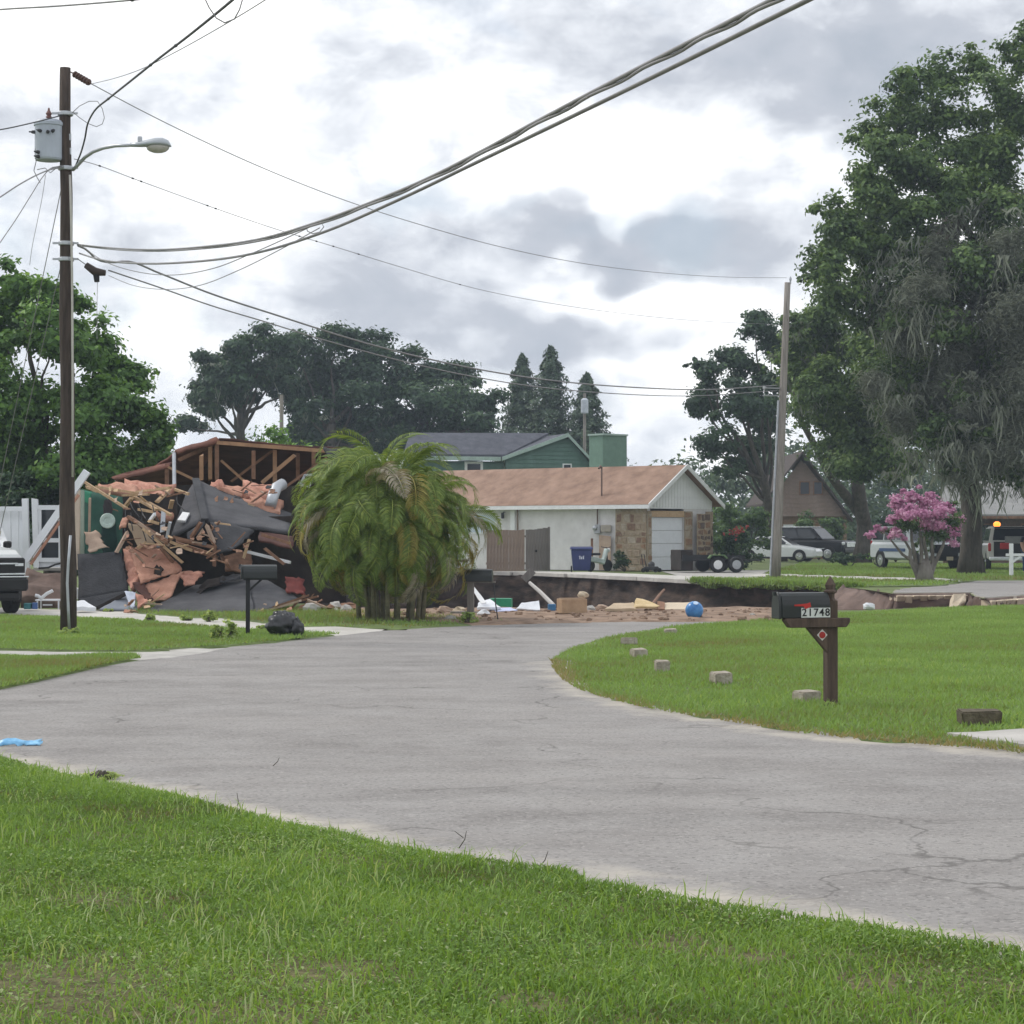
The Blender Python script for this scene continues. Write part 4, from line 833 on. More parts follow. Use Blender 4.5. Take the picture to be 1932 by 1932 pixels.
# ------------------------------------------------------------------ white house with the stone garage
def garage_house():
    al = math.radians(50); g = Vector((math.cos(al), math.sin(al), 0)); l = Vector((-math.sin(al), math.cos(al), 0)); O = P(1221, 1077, 93); O.z = 0
    W_, LEN, H, R = 4.7, 15.0, 2.86, 4.42
    root = thing('garage_house', 'white stucco house with brown shingle roof and stone pillared garage', 'house', O)
    Q = lambda a, b, z: O + g * a + l * b + UPZ * z
    w = MB(); w.slab([Q(0, .1, 0), Q(0, LEN, 0), Q(0, LEN, H), Q(0, .1, H)], .15, g)                  # long wall
    w.slab([Q(W_, .1, 0), Q(W_, LEN, 0), Q(W_, LEN, H), Q(W_, .1, H)], .15, -g); w.slab([Q(.16, LEN, 0), Q(W_ - .16, LEN, 0), Q(W_ - .16, LEN, R - .3), Q(.16, LEN, R - .3)], .15, -l)
    w.build('wall', m_stucco, root)
    # gable end: piers beside the door
    fr = MB(); fr.slab([Q(0, .0, 0), Q(.22, 0, 0), Q(.22, 0, H - .02), Q(0, 0, H - .02)], .15, l); fr.build('front_wall', m_stucco, root); fr = MB(); fr.slab([Q(2.62, 0, 0), Q(W_, 0, 0), Q(W_, 0, H - .02), Q(2.62, 0, H - .02)], .15, l)
    fr.build('front_wall', m_stucco, root)
    # gable boards
    n = 22; ov = .0
    for i in range(n):
        a0, a1 = W_ * i / n + .006, W_ * (i + 1) / n - .006; top = lambda a: H + .08 + (R - .16 - H) * (1 - abs(a / (W_ / 2) - 1))
        pts = [Q(a0, 0, H - .25), Q(a1, 0, H - .25), Q(a1, 0, top(a1))] + ([Q(W_ / 2, 0, top(W_ / 2))] if a0 < W_ / 2 < a1 else []) + [Q(a0, 0, top(a0))]
        b = MB(); b.slab(pts, .02, -l); b.build('board', m_white, root)
    hd = MB(); hd.slab([Q(.2, -.03, H - .60), Q(2.64, -.03, H - .60), Q(2.64, -.03, H - .34), Q(.2, -.03, H - .34)], .05, l); hd.build('lintel', m_pine, root)
    # garage door in four sections
    for i in range(4):
        d = MB(); z0 = .02 + i * .56; d.slab([Q(.24, .06, z0), Q(2.60, .06, z0), Q(2.60, .06, z0 + .548), Q(.24, .06, z0 + .548)], .04, l); d.build('door_panel', m_whitev, root, bevel=.006)
    # roof: two slopes with overhang
    e = .42; hz = H - .02 - .12
    for nm, s in (('roof_slope', 0), ('roof_slope', 1)):
        rf = MB(); a_e = -e if s == 0 else W_ + e; mid = W_ / 2
        p = [Q(a_e, -.38, hz), Q(a_e, LEN + .3, hz), Q(mid, LEN + .3, R), Q(mid, -.38, R)]
        nrm = (p[1] - p[0]).cross(p[3] - p[0]).normalized(); nrm = nrm if nrm.z > 0 else -nrm
        rf.slab(p, .07, nrm); rf.build(nm, m_shing, root)
    ra = MB()
    for s in (0, 1):
        a_e = -e if s == 0 else W_ + e
        ra.slab([Q(a_e, -.42, hz - .10), Q(W_ / 2, -.42, R - .10), Q(W_ / 2, -.42, R + .10), Q(a_e, -.42, hz + .09)], .05, l)
    ra.build('rake_trim', m_white, root)
    fa = MB(); fa.slab([Q(-e - .03, -.40, hz - .12), Q(-e - .03, LEN + .3, hz - .12), Q(-e - .03, LEN + .3, hz + .06), Q(-e - .03, -.40, hz + .06)], .03, g); fa.build('fascia', m_white, root)
    so = MB(); so.slab([Q(-e, -.36, hz - .1), Q(0, -.36, hz - .1), Q(0, LEN, hz - .1), Q(-e, LEN, hz - .1)], .02, UPZ); so.build('soffit', m_white, root)
    # stone facing: individual stones over a mortar core
    stones = [M('stone_%d' % i, c, .9, .25, 6, .5, 20, col2=c2) for i, (c, c2) in enumerate([((.33, .25, .18), (.44, .35, .26)), ((.20, .12, .085), (.30, .20, .14)), ((.40, .33, .25), (.50, .43, .35)), ((.26, .155, .09), (.38, .24, .15)), ((.12, .085, .065), (.2, .15, .12))])]
    rs = random.Random(3)
    def face(o, du, dv, dn, w_, h_, mats, core, pal):
        c = MB(); c.slab([o, o + du * w_, o + du * w_ + dv * h_, o + dv * h_], .05, -dn); c.build('mortar', core, root); z = 0
        while z < h_ - .05:
            hh = min(rs.uniform(.16, .42), h_ - z); x = 0
            while x < w_ - .02:
                ww = min(rs.uniform(.16, .5), w_ - x)
                if w_ - x - ww < .1: ww = w_ - x
                jt = lambda: rs.uniform(.0, .075); pr = rs.uniform(.012, .045)
                a, b_ = o + du * (x + jt()) + dv * (z + jt()), o + du * (x + ww - jt()) + dv * (z + jt()); cc, d = o + du * (x + ww - jt()) + dv * (z + hh - jt()), o + du * (x + jt()) + dv * (z + hh - jt())
                q = MB(); k = (a + b_ + cc + d) / 4; q.hexa([a, b_, cc, d] + [k + (p - k) * .86 + dn * pr for p in (a, b_, cc, d)]); q.build('stone', mats[rs.choice(pal)], root); x += ww
            z += hh
    core = M('mortar', (.35, .28, .20), .95, .2, 5, .3, 30)
    face(Q(-.06, 1.62, 0), -l, UPZ, -g, 1.62, H - .02, stones, core, [0, 0, 2, 2, 3, 1, 0])
    face(Q(-.02, -.07, 0), g, UPZ, -l, .25, H - .35, stones, core, [0, 2, 3])
    face(Q(2.62, -.07, 0), g, UPZ, -l, .55, H - .35, stones, core, [0, 2, 2, 3])
    face(Q(3.22, -.30, 0), g, UPZ, -l, .95, H - .45, stones, core, [4, 4, 1, 3])
    face(Q(4.2, -.07, 0), g, UPZ, -l, .5, H - .35, stones, core, [0, 3, 4])
    # window, pilaster, lantern, downpipe on the long wall
    wd = MB(); wd.slab([Q(-.06, 8.2, 1.55), Q(-.06, 10.6, 1.55), Q(-.06, 10.6, 2.45), Q(-.06, 8.2, 2.45)], .05, g); wf = wd.build('window', m_white, root)
    pn = MB(); pn.slab([Q(-.075, 8.3, 1.62), Q(-.075, 10.5, 1.62), Q(-.075, 10.5, 2.38), Q(-.075, 8.3, 2.38)], .012, g); pn.build('pane', M('pale_blind', (.60, .68, .76), .3, .06, 2), wf, local=False) if False else None
    q = MB(); v0 = [Q(-.075, 8.3, 1.62), Q(-.075, 10.5, 1.62), Q(-.075, 10.5, 2.38), Q(-.075, 8.3, 2.38)]; wl = root.location + wf.location
    q.slab([p - wl for p in v0], .012, g); q.build('pane', M('pale_blind', (.60, .68, .76), .3, .06, 2), wf, local=True)
    pi_ = MB(); pi_.slab([Q(-.08, 7.15, 0), Q(-.08, 7.4, 0), Q(-.08, 7.4, H - .14), Q(-.08, 7.15, H - .14)], .08, g); pi_.build('corner_trim', m_white, root)
    ln = MB(); ln.box(Q(-.18, 7.75, 2.35), (.14, .14, .26)); ln.beam(Q(-.18, 7.75, 2.5), Q(0, 7.75, 2.5), .04, .04); ln.build('wall_lantern', m_black, root, bevel=.02)
    dp = MB(); dp.tube([Q(-.12, 6.95, .05), Q(-.12, 6.95, H - .15)], .04, 8); dp.build('downpipe', M('pipe_brown', (.20, .15, .12), .7), root)
    # service mast through the roof, conduit and meter
    ms = MB(); mb = Q(-.1, 2.55, 0); ms.tube([mb + UPZ * 1.95, mb + UPZ * (H + .0)], .03, 8); ms.tube([mb + UPZ * (H + .15) + g * .3, mb + UPZ * 4.35 + g * .3], .035, 8); ms.tube([mb + g * .3 + UPZ * 4.35, mb + g * .22 + UPZ * 4.43, mb + g * .1 + UPZ * 4.33], .05, 8)
    ms.build('service_mast', M('mast_brown', (.16, .11, .09), .7, .2), root)
    mt = MB(); mt.box(mb + UPZ * 1.75 - g * .02, (.26, .26, .38)); mt.lathe([(.0, -.02), (.12, 0), (.12, .1), (.0, .14)], mb + UPZ * 1.8 - g * .12, -g, 12); mt.build('electric_meter', m_gal, root, bevel=.02)
    bx = MB(); bx.box(Q(-.16, 2.05, 1.78), (.42, .3, .3)); bx.build('meter_box', M('meter_tan', (.42, .38, .33), .8), root, bevel=.02)
    return Q
GQ = garage_house()
def garage_yard():
    # wooden fence: each board its own part; brown run facing us, grey run turned away
    a, b, c = G(918, 1079.5), G(990, 1079), G(1036, 1078.5); b.z = a.z = c.z = 0
    f = thing('board_fence', 'brown plank privacy fence beside the palm, left of the grey gate', 'fence', (a + b) / 2)
    def run(p, q, mat, parent, n, h0, h1, nm='board'):
        d = (q - p); nrm = Vector((-d.y, d.x, 0)).normalized(); nrm = nrm if nrm.y < 0 else -nrm
        for i in range(n):
            s = p + d * ((i + .04) / n); e = p + d * ((i + .96) / n); hh = h0 + (h1 - h0) * i / n + random.uniform(-.02, .02)
            m_ = MB(); o = nrm * random.uniform(0, .012); m_.slab([s + o + UPZ * .03, e + o + UPZ * .03, e + o + UPZ * hh, s + o + UPZ * hh], .02, -nrm); m_.build(nm, mat, parent)
        rl = MB()
        for z in (.35, 1.45): rl.beam(p - nrm * .05 + UPZ * z, q - nrm * .05 + UPZ * z, .05, .09)
        rl.build('rail', mat, parent)
    run(a, b, m_woodf, f, 12, 1.70, 1.72)
    b2 = b + Vector((.04, .02, 0)); c2 = Vector((c.x, c.y + .6, 0))
    g2 = thing('fence_gate', 'weathered grey plank gate standing right of the brown fence', 'gate', (b2 + c2) / 2)
    run(b2, c2, m_woodg, g2, 8, 1.72, 1.80)
    la = MB(); la.ball(b2.lerp(c2, .45) + Vector((0, -.06, .85)), .05, 8, 6); la.build('latch', m_black, g2)
    po = MB(); po.box(c2 + UPZ * .92, (.10, .10, 1.84)); po.build('post', m_woodg, g2)
    # blue wheeled bin
    o = G(1097, 1079.5); r = thing('wheeled_bin', 'dark blue wheeled bin with pale emblem against the white wall', 'bin', o)
    mb_ = M('bin_blue', (.022, .035, .13), .45, .12, 3, spec=.4); t = MB()
    w0, w1, h = .34, .42, .92; t.hexa([o + Vector(p) for p in ((-w0, -.3, .06), (w0, -.3, .06), (w0, .3, .06), (-w0, .3, .06), (-w1, -.38, h), (w1, -.38, h), (w1, .38, h), (-w1, .38, h))]); t.build('bin_body', mb_, r, bevel=.03)
    t = MB(); t.hexa([o + Vector(p) for p in ((-.48, -.44, h + .003), (.48, -.44, h + .003), (.48, .44, h + .003), (-.48, .44, h + .003), (-.44, -.36, h + .09), (.44, -.36, h + .09), (.44, .40, h + .12), (-.44, .40, h + .12))]); t.build('lid', mb_, r, bevel=.02)
    for s in (-1, 1):
        t = MB(); t.lathe([(.10, -.03), (.13, -.02), (.13, .02), (.10, .03)], o + Vector((s * .40, .22, .13)), (1, 0, 0), 12); t.build('wheel', m_black, r)
    em = MB(); y = -.405
    for k in range(3):
        a0 = math.pi * (.15 + k * .27); a1 = a0 + .6; ri, ro = .07, .13; em.slab([o + Vector((math.cos(q) * rr_, y + .055, .60 + math.sin(q) * rr_)) for q, rr_ in ((a0, ri), (a1, ri), (a1, ro), (a0, ro))], .006, (0, -1, 0))
    for k in (-1, 0, 1): em.slab([o + Vector((k * .07 + dx, y + .055, .53 + dz)) for dx, dz in ((-.02, 0), (.02, 0), (.02, .1), (-.02, .1))], .006, (0, -1, 0))
    em.build('emblem', M('emblem_white', (.62, .65, .72), .5), r)
    # tan plywood sheet and post under the meter
    q = GQ(-.22, 1.75, 0); t = MB(); l_ = Vector((-math.sin(math.radians(50)), math.cos(math.radians(50)), 0)); t.slab([q + UPZ * .02, q + l_ * .62 + UPZ * .02, q + l_ * .62 + UPZ * 1.5, q + UPZ * 1.45], .03); t.build('plywood_sheet', m_drywall, label='tan plywood sheet leaning under the electric meter', cat='plywood')
    t = MB(); t.box(GQ(-.35, 2.65, .68), (.10, .10, 1.36)); t.build('short_post', m_pined, label='short red brown post under the electric meter', cat='post', bevel=.01)
    # small motor scooter parked beside the bin
    o = G(1130, 1078.5); r = thing('motor_scooter', 'small parked motor scooter between blue bin and meter post', 'scooter', o, math.radians(35))
    for x in (-.45, .45):
        t = MB(); t.lathe([(.14, -.05), (.22, -.045), (.25, 0), (.22, .045), (.14, .05)], (x, 0, .25), (0, 1, 0), 16); t.build('wheel', m_black, r, local=True)
    t = MB(); t.slab([(-.55, -.12, .42), (.05, -.12, .34), (.22, -.12, .28), (.38, -.12, .7), (.44, -.12, .95), (.34, -.12, .95), (.2, -.12, .52), (-.05, -.12, .55), (-.6, -.12, .66)], .24, (0, 1, 0)); t.build('body', M('scooter_white', (.45, .52, .50), .35, .3, 4), r, local=True, bevel=.03)
    t = MB(); t.box((-.28, 0, .72), (.6, .24, .1)); t.build('seat', m_black, r, local=True, bevel=.03)
    t = MB(); t.tube([(.36, -.32, 1.02), (.42, -.1, .98), (.42, .1, .98), (.36, .32, 1.02)], .018, 6); t.tube([(.45, 0, .25), (.38, 0, 1.0)], .03, 8); t.build('handlebar', m_black, r, local=True)
    t = MB(); t.ball((.5, 0, .88), (.06, .09, .09), 10, 6); t.build('headlight', m_white, r, local=True)
    # push mower by the garage door
    o = G(1229, 1080); r = thing('push_mower', 'black push mower with upright handle before the garage door', 'mower', o, math.radians(-20))
    t = MB(); t.hexa([(-.3, -.24, .1), (.3, -.24, .1), (.3, .24, .1), (-.3, .24, .1), (-.24, -.2, .24), (.24, -.2, .24), (.24, .2, .24), (-.24, .2, .24)]); t.build('deck', m_black, r, local=True, bevel=.03)
    t = MB(); t.lathe([(.13, 0), (.14, .1), (.1, .17), (.03, .2)], (0, 0, .24), UPZ, 14); t.build('engine', M('engine_grey', (.06, .06, .065), .5), r, local=True)
    for x, y in ((-.26, -.27), (.26, -.27), (-.26, .27), (.26, .27)):
        t = MB(); t.lathe([(.05, -.025), (.09, -.02), (.09, .02), (.05, .025)], (x, y, .09), (0, 1, 0), 12); t.build('wheel', m_black, r, local=True)
    t = MB(); t.tube([(-.28, -.2, .2), (-.36, -.2, .72), (-.36, .2, .72), (-.28, .2, .2)], .018, 6); t.build('handle', m_black, r, local=True)
    # utility trailer
    o = G(1352, 1080.5); r = thing('utility_trailer', 'black utility trailer with white rimmed wheels beside the garage', 'trailer', o, math.radians(12))
    mk = M('trailer_black', (.015, .015, .017), .5, .2)
    t = MB(); t.box((-.1, .9, .50), (2.6, 1.7, .07)); t.build('bed', mk, r, local=True)
    for y in (.05, 1.75):
        t = MB(); t.box((-.1, y, .62), (2.6, .05, .16)); t.build('side_rail', mk, r, local=True)
    t = MB(); t.box((-1.18, .9, .5), (.5, 1.5, .82)); t.build('storage_box', m_tar_shade, r, local=True, bevel=.02)
    for x, y in ((.0, -.1), (.78, -.1), (.0, 1.9), (.78, 1.9)):
        s = -1 if y < 0 else 1; wl = bpy.data.objects.new('wheel', None); COL.objects.link(wl); wl.parent = r; wl.location = (x, y, .32)
        t = MB(); t.lathe([(.18, -.1), (.29, -.09), (.32, -.05), (.32, .05), (.29, .09), (.18, .1)], (0, 0, 0), (0, 1, 0), 20); t.build('tyre', m_black, wl, local=True)
        t = MB(); t.lathe([(.02, .12), (.06, .125), (.09, .108), (.165, .104), (.185, .102)], (0, 0, 0), (0, s, 0), 18); t.build('rim', m_white if x == 0 else m_gal, wl, local=True)
    t = MB(); t.slab([(-.4, -.22, .58), (-.28, -.22, .72), (.28, -.22, .72), (.42, -.22, .58), (.36, -.22, .56), (.24, -.22, .68), (-.24, -.22, .68), (-.34, -.22, .56)], .24, (0, 1, 0)); t.build('fender', M('fender_green', (.10, .17, .07), .6), r, local=True)
    t = MB(); t.beam((1.2, .1, .5), (2.1, .9, .48), .07, .07); t.beam((1.2, 1.7, .5), (2.1, .9, .48), .07, .07); t.build('drawbar', mk, r, local=True)
garage_yard()
# ------------------------------------------------------------------ green two storey house behind
def green_house():
    Y = 128.0; c = P(955, 1000, Y); O = Vector((c.x, Y, 0)); al = math.radians(20); g = Vector((math.cos(al), math.sin(al), 0)); l = Vector((-math.sin(al), math.cos(al), 0)); root = thing('green_house', 'two storey green clapboard house with slate roof and chimney', 'house', O)
    Q = lambda a, b, z: O + g * a + l * b + UPZ * z
    He, Ra, W_ = 5.95, 7.25, 5.2
    # gable wall (right) of clapboards, apex off centre as seen
    ap = 3.7; nrow = 22; z0 = 2.0
    back = MB(); back.slab([Q(0, .05, 0), Q(W_, .05, 0), Q(W_, .05, He - .4), Q(ap, .05, Ra - .12), Q(0, .05, He - .15)], .15, l); back.build('wall', m_green, root)
    lim = lambda z: (0 if z < He else ap * (z - He) / (Ra - He), W_ - .0 if z < He - .3 else ap + (W_ - ap) * (Ra - z) / (Ra - He + .3))
    for i in range(nrow):
        za, zb = z0 + i * .24, z0 + i * .24 + .25
        if zb > Ra - .1: break
        (x0, x1), (x2, x3) = lim(za), lim(zb)
        if x1 - x0 < .2: break
        b = MB(); b.hexa([Q(x0, -.03, za), Q(x1, -.03, za), Q(x1, .04, za), Q(x0, .04, za), Q(x2, .01, zb), Q(max(x3, x2 + .02), .01, zb), Q(max(x3, x2 + .02), .04, zb), Q(x2, .04, zb)]); b.build('clapboard', m_green, root)
    # left wing wall
    back = MB(); back.slab([Q(-6, .45, 0), Q(-.02, .45, 0), Q(-.02, .45, He - .25), Q(-6, .45, He - .25)], .15, l); back.build('wall', m_green, root)
    for i in range(16):
        za = z0 + i * .24
        if za + .25 > He - .2: break
        b = MB(); b.hexa([Q(-6, .37, za), Q(-.01, .37, za), Q(-.01, .44, za), Q(-6, .44, za), Q(-6, .41, za + .25), Q(-.01, .41, za + .25), Q(-.01, .44, za + .25), Q(-6, .44, za + .25)]); b.build('clapboard', m_green, root)
    # roofs
    r1 = MB(); r1.slab([Q(-6.2, -.05, He - .02), Q(-.05, -.05, He + .02), Q(ap - .1, 2.6, Ra + .12), Q(-5.0, 2.6, Ra + .02)], .12, UPZ); r1.build('roof', m_slate, root)
    r2 = MB(); r2.slab([Q(-.35, -.3, He - .12), Q(ap, -.3, Ra), Q(ap, 8, Ra), Q(-.35, 8, He - .12)], .1, UPZ); r2.slab([Q(ap + .003, -.3, Ra), Q(W_ + .4, -.3, He - .55), Q(W_ + .4, 8, He - .55), Q(ap + .003, 8, Ra)], .1, UPZ); r2.build('roof', m_slate, root)
    m_ft = M('fascia_pale_green', (.36, .46, .42), .7)
    t = MB(); t.slab([Q(-.35, -.34, He - .22), Q(ap, -.34, Ra - .1), Q(ap, -.34, Ra + .12), Q(-.35, -.34, He - .0)], .04, l); t.slab([Q(ap + .002, -.34, Ra - .1), Q(W_ + .4, -.34, He - .65), Q(W_ + .4, -.34, He - .46), Q(ap + .002, -.34, Ra + .12)], .04, l); t.build('rake_trim', m_ft, root)
    t = MB(); t.slab([Q(-6.3, -.12, He - .22), Q(-.36, -.12, He - .22), Q(-.36, -.12, He), Q(-6.3, -.12, He)], .05, l); t.build('fascia', m_ft, root)
    for (a, zc, w2, h2, b0) in ((-1.85, 5.25, .55, .42, .33), (3.75, 5.35, .28, .26, -.06)):
        f = MB(); f.slab([Q(a - w2, b0, zc - h2), Q(a + w2, b0, zc - h2), Q(a + w2, b0, zc + h2), Q(a - w2, b0, zc + h2)], .06, l); fo_ = f.build('window', m_white, root); wl = root.location + fo_.location
        q = MB(); k = .72; q.slab([p - wl for p in (Q(a - w2 * k, b0 - .012, zc - h2 * k), Q(a + w2 * k, b0 - .012, zc - h2 * k), Q(a + w2 * k, b0 - .012, zc + h2 * k), Q(a - w2 * k, b0 - .012, zc + h2 * k))], .01, l); q.build('pane', m_glass, fo_, local=True)
    # square chimney
    ch = P(1112, 1000, 126); x0, x1, x2 = ch.x, P(1137, 1000, 125.5).x, P(1183, 1000, 126.4).x; zt = P(1112, 822, 126).z
    t = MB(); t.hexa([Vector(p) for p in ((x0, 126.2, 0), (x1, 125.4, 0), (x2, 126.6, 0), (x1 - .1, 127.6, 0), (x0, 126.2, zt), (x1, 125.4, zt), (x2, 126.6, zt), (x1 - .1, 127.6, zt))]); cho = t.build('chimney', m_greenl, root); wl = root.location + cho.location
    t = MB(); t.hexa([Vector(p) - wl for p in ((x0 - .08, 126.2, zt + .002), (x1, 125.25, zt + .002), (x2 + .08, 126.6, zt + .002), (x1 - .1, 127.75, zt + .002), (x0 - .08, 126.2, zt + .1), (x1, 125.25, zt + .1), (x2 + .08, 126.6, zt + .1), (x1 - .1, 127.75, zt + .1))]); t.build('cap', m_ft, cho, local=True)
green_house()
# ------------------------------------------------------------------ brown gabled house and grey roofed house at the right
def brown_house():
    Y = 136.0; O = Vector((P(1520, 1000, Y).x, Y, 0)); root = thing('gabled_house', 'brown gabled house with steep roof behind the black car', 'house', O)
    m_tan = M('brown_siding', (.235, .175, .145), .85, .15, 2, .2, 20, col2=(.30, .23, .195)); X = lambda u: P(u, 1000, Y).x; Zv = lambda v: P(966, v, Y).z
    t = MB(); t.slab([Vector((X(1446), Y, 2.6)), Vector((X(1600), Y, 2.6)), Vector((X(1582), Y, Zv(965))), Vector((X(1512), Y, Zv(868))), Vector((X(1450), Y, Zv(950)))], .2, (0, 1, 0)); t.build('gable_wall', m_tan, root)
    n = 13
    for i in range(n):          # horizontal siding
        za = 2.6 + i * .27; zb = za + .26
        def lim(z):
            v = 1005 - (z - EYE) * FPX / Y
            return X(1448 + max(0, (950 - v)) * .78), X(1590 - max(0, 965 - v) * .78)
        a0, a1 = lim(za); b0, b1 = lim(zb)
        if b1 - b0 < .2: break
        q = MB(); q.hexa([Vector(p) for p in ((a0, Y - .05, za), (a1, Y - .05, za), (a1, Y - .01, za), (a0, Y - .01, za), (b0, Y - .025, zb), (b1, Y - .025, zb), (b1, Y - .01, zb), (b0, Y - .01, zb))]); q.build('siding_board', m_tan, root)
    t = MB(); t.slab([Vector((X(1450), Y + .6, 0)), Vector((X(1600), Y + .6, 0)), Vector((X(1600), Y + .6, 2.62)), Vector((X(1450), Y + .6, 2.62))], .2, (0, 1, 0)); t.build('ground_floor_wall', m_brick, root)
    t = MB(); m_r = M('roof_dark_brown', (.07, .055, .05), .9, .2, 3, .3, 30)
    for (u0, v0, u1, v1) in ((1512, 856, 1436, 955), (1512, 856, 1606, 985)):
        p = [Vector((X(u0), Y - .7, Zv(v0))), Vector((X(u1), Y - .7, Zv(v1))), Vector((X(u1), Y + 9, Zv(v1))), Vector((X(u0), Y + 9, Zv(v0)))]; t.slab(p, .14, UPZ)
    t.build('roof', m_r, root)
    for (u0, u1) in ((1508, 1528), (1534, 1552)):
        f = MB(); f.slab([Vector((X(u0), Y - .09, Zv(934))), Vector((X(u1), Y - .09, Zv(934))), Vector((X(u1), Y - .09, Zv(908))), Vector((X(u0), Y - .09, Zv(908)))], .05, (0, 1, 0)); fo_ = f.build('window', m_pined, root); wl = root.location + fo_.location
        q = MB(); q.slab([p - wl for p in (Vector((X(u0 + 2), Y - .105, Zv(932))), Vector((X(u1 - 2), Y - .105, Zv(932))), Vector((X(u1 - 2), Y - .105, Zv(910))), Vector((X(u0 + 2), Y - .105, Zv(910))))], .01, (0, 1, 0)); q.build('pane', m_glass, fo_, local=True)
    f = MB(); f.slab([Vector((X(1480), Y + .5, .9)), Vector((X(1504), Y + .5, .9)), Vector((X(1504), Y + .5, 2.1)), Vector((X(1480), Y + .5, 2.1))], .1, (0, 1, 0)); f.build('window', m_whitev, root)
    f = MB(); f.slab([Vector((X(1556), Y + .5, .05)), Vector((X(1592), Y + .5, .05)), Vector((X(1592), Y + .5, 2.5)), Vector((X(1556), Y + .5, 2.5))], .1, (0, 1, 0)); f.build('dark_door', m_dark, root)
    # low grey roofed house
    Y2 = 118.0; O2 = Vector((P(1900, 1000, Y2).x, Y2, 0)); root = thing('brick_house', 'low brick house with pale grey roof behind the amber beacon', 'house', O2); X = lambda u: P(u, 1000, Y2).x; Zv = lambda v: P(966, v, Y2).z
    t = MB(); t.slab([Vector((X(1780), Y2, 0)), Vector((X(2150), Y2, 0)), Vector((X(2150), Y2, Zv(968))), Vector((X(1780), Y2, Zv(968)))], .2, (0, 1, 0)); t.build('wall', M('brick_dark', (.17, .115, .095), .9, .2, 8, .3, 30), root)
    t = MB(); t.slab([Vector((X(1760), Y2 - 1, Zv(975))), Vector((X(2180), Y2 - 1, Zv(975))), Vector((X(2120), Y2 + 5, Zv(908))), Vector((X(1820), Y2 + 5, Zv(908)))], .12, UPZ); t.build('roof', M('roof_pale_grey', (.26, .26, .255), .9, .15, 2, .3, 20), root)
    t = MB(); t.slab([Vector((X(1758), Y2 - 1.05, Zv(979))), Vector((X(2182), Y2 - 1.05, Zv(979))), Vector((X(2182), Y2 - 1.05, Zv(974))), Vector((X(1758), Y2 - 1.05, Zv(974)))], .05, (0, 1, 0)); t.build('fascia', m_pined, root)
    for u in (1850, 1925, 2010):
        f = MB(); f.slab([Vector((X(u), Y2 - .06, .8)), Vector((X(u + 34), Y2 - .06, .8)), Vector((X(u + 34), Y2 - .06, 2.1)), Vector((X(u), Y2 - .06, 2.1))], .05, (0, 1, 0)); fo_ = f.build('window', m_pined, root); wl = root.location + fo_.location
        q = MB(); q.slab([p - wl for p in (Vector((X(u + 3), Y2 - .075, .9)), Vector((X(u + 31), Y2 - .075, .9)), Vector((X(u + 31), Y2 - .075, 2.0)), Vector((X(u + 3), Y2 - .075, 2.0)))], .01, (0, 1, 0)); q.build('pane', m_glass, fo_, local=True)
brown_house()

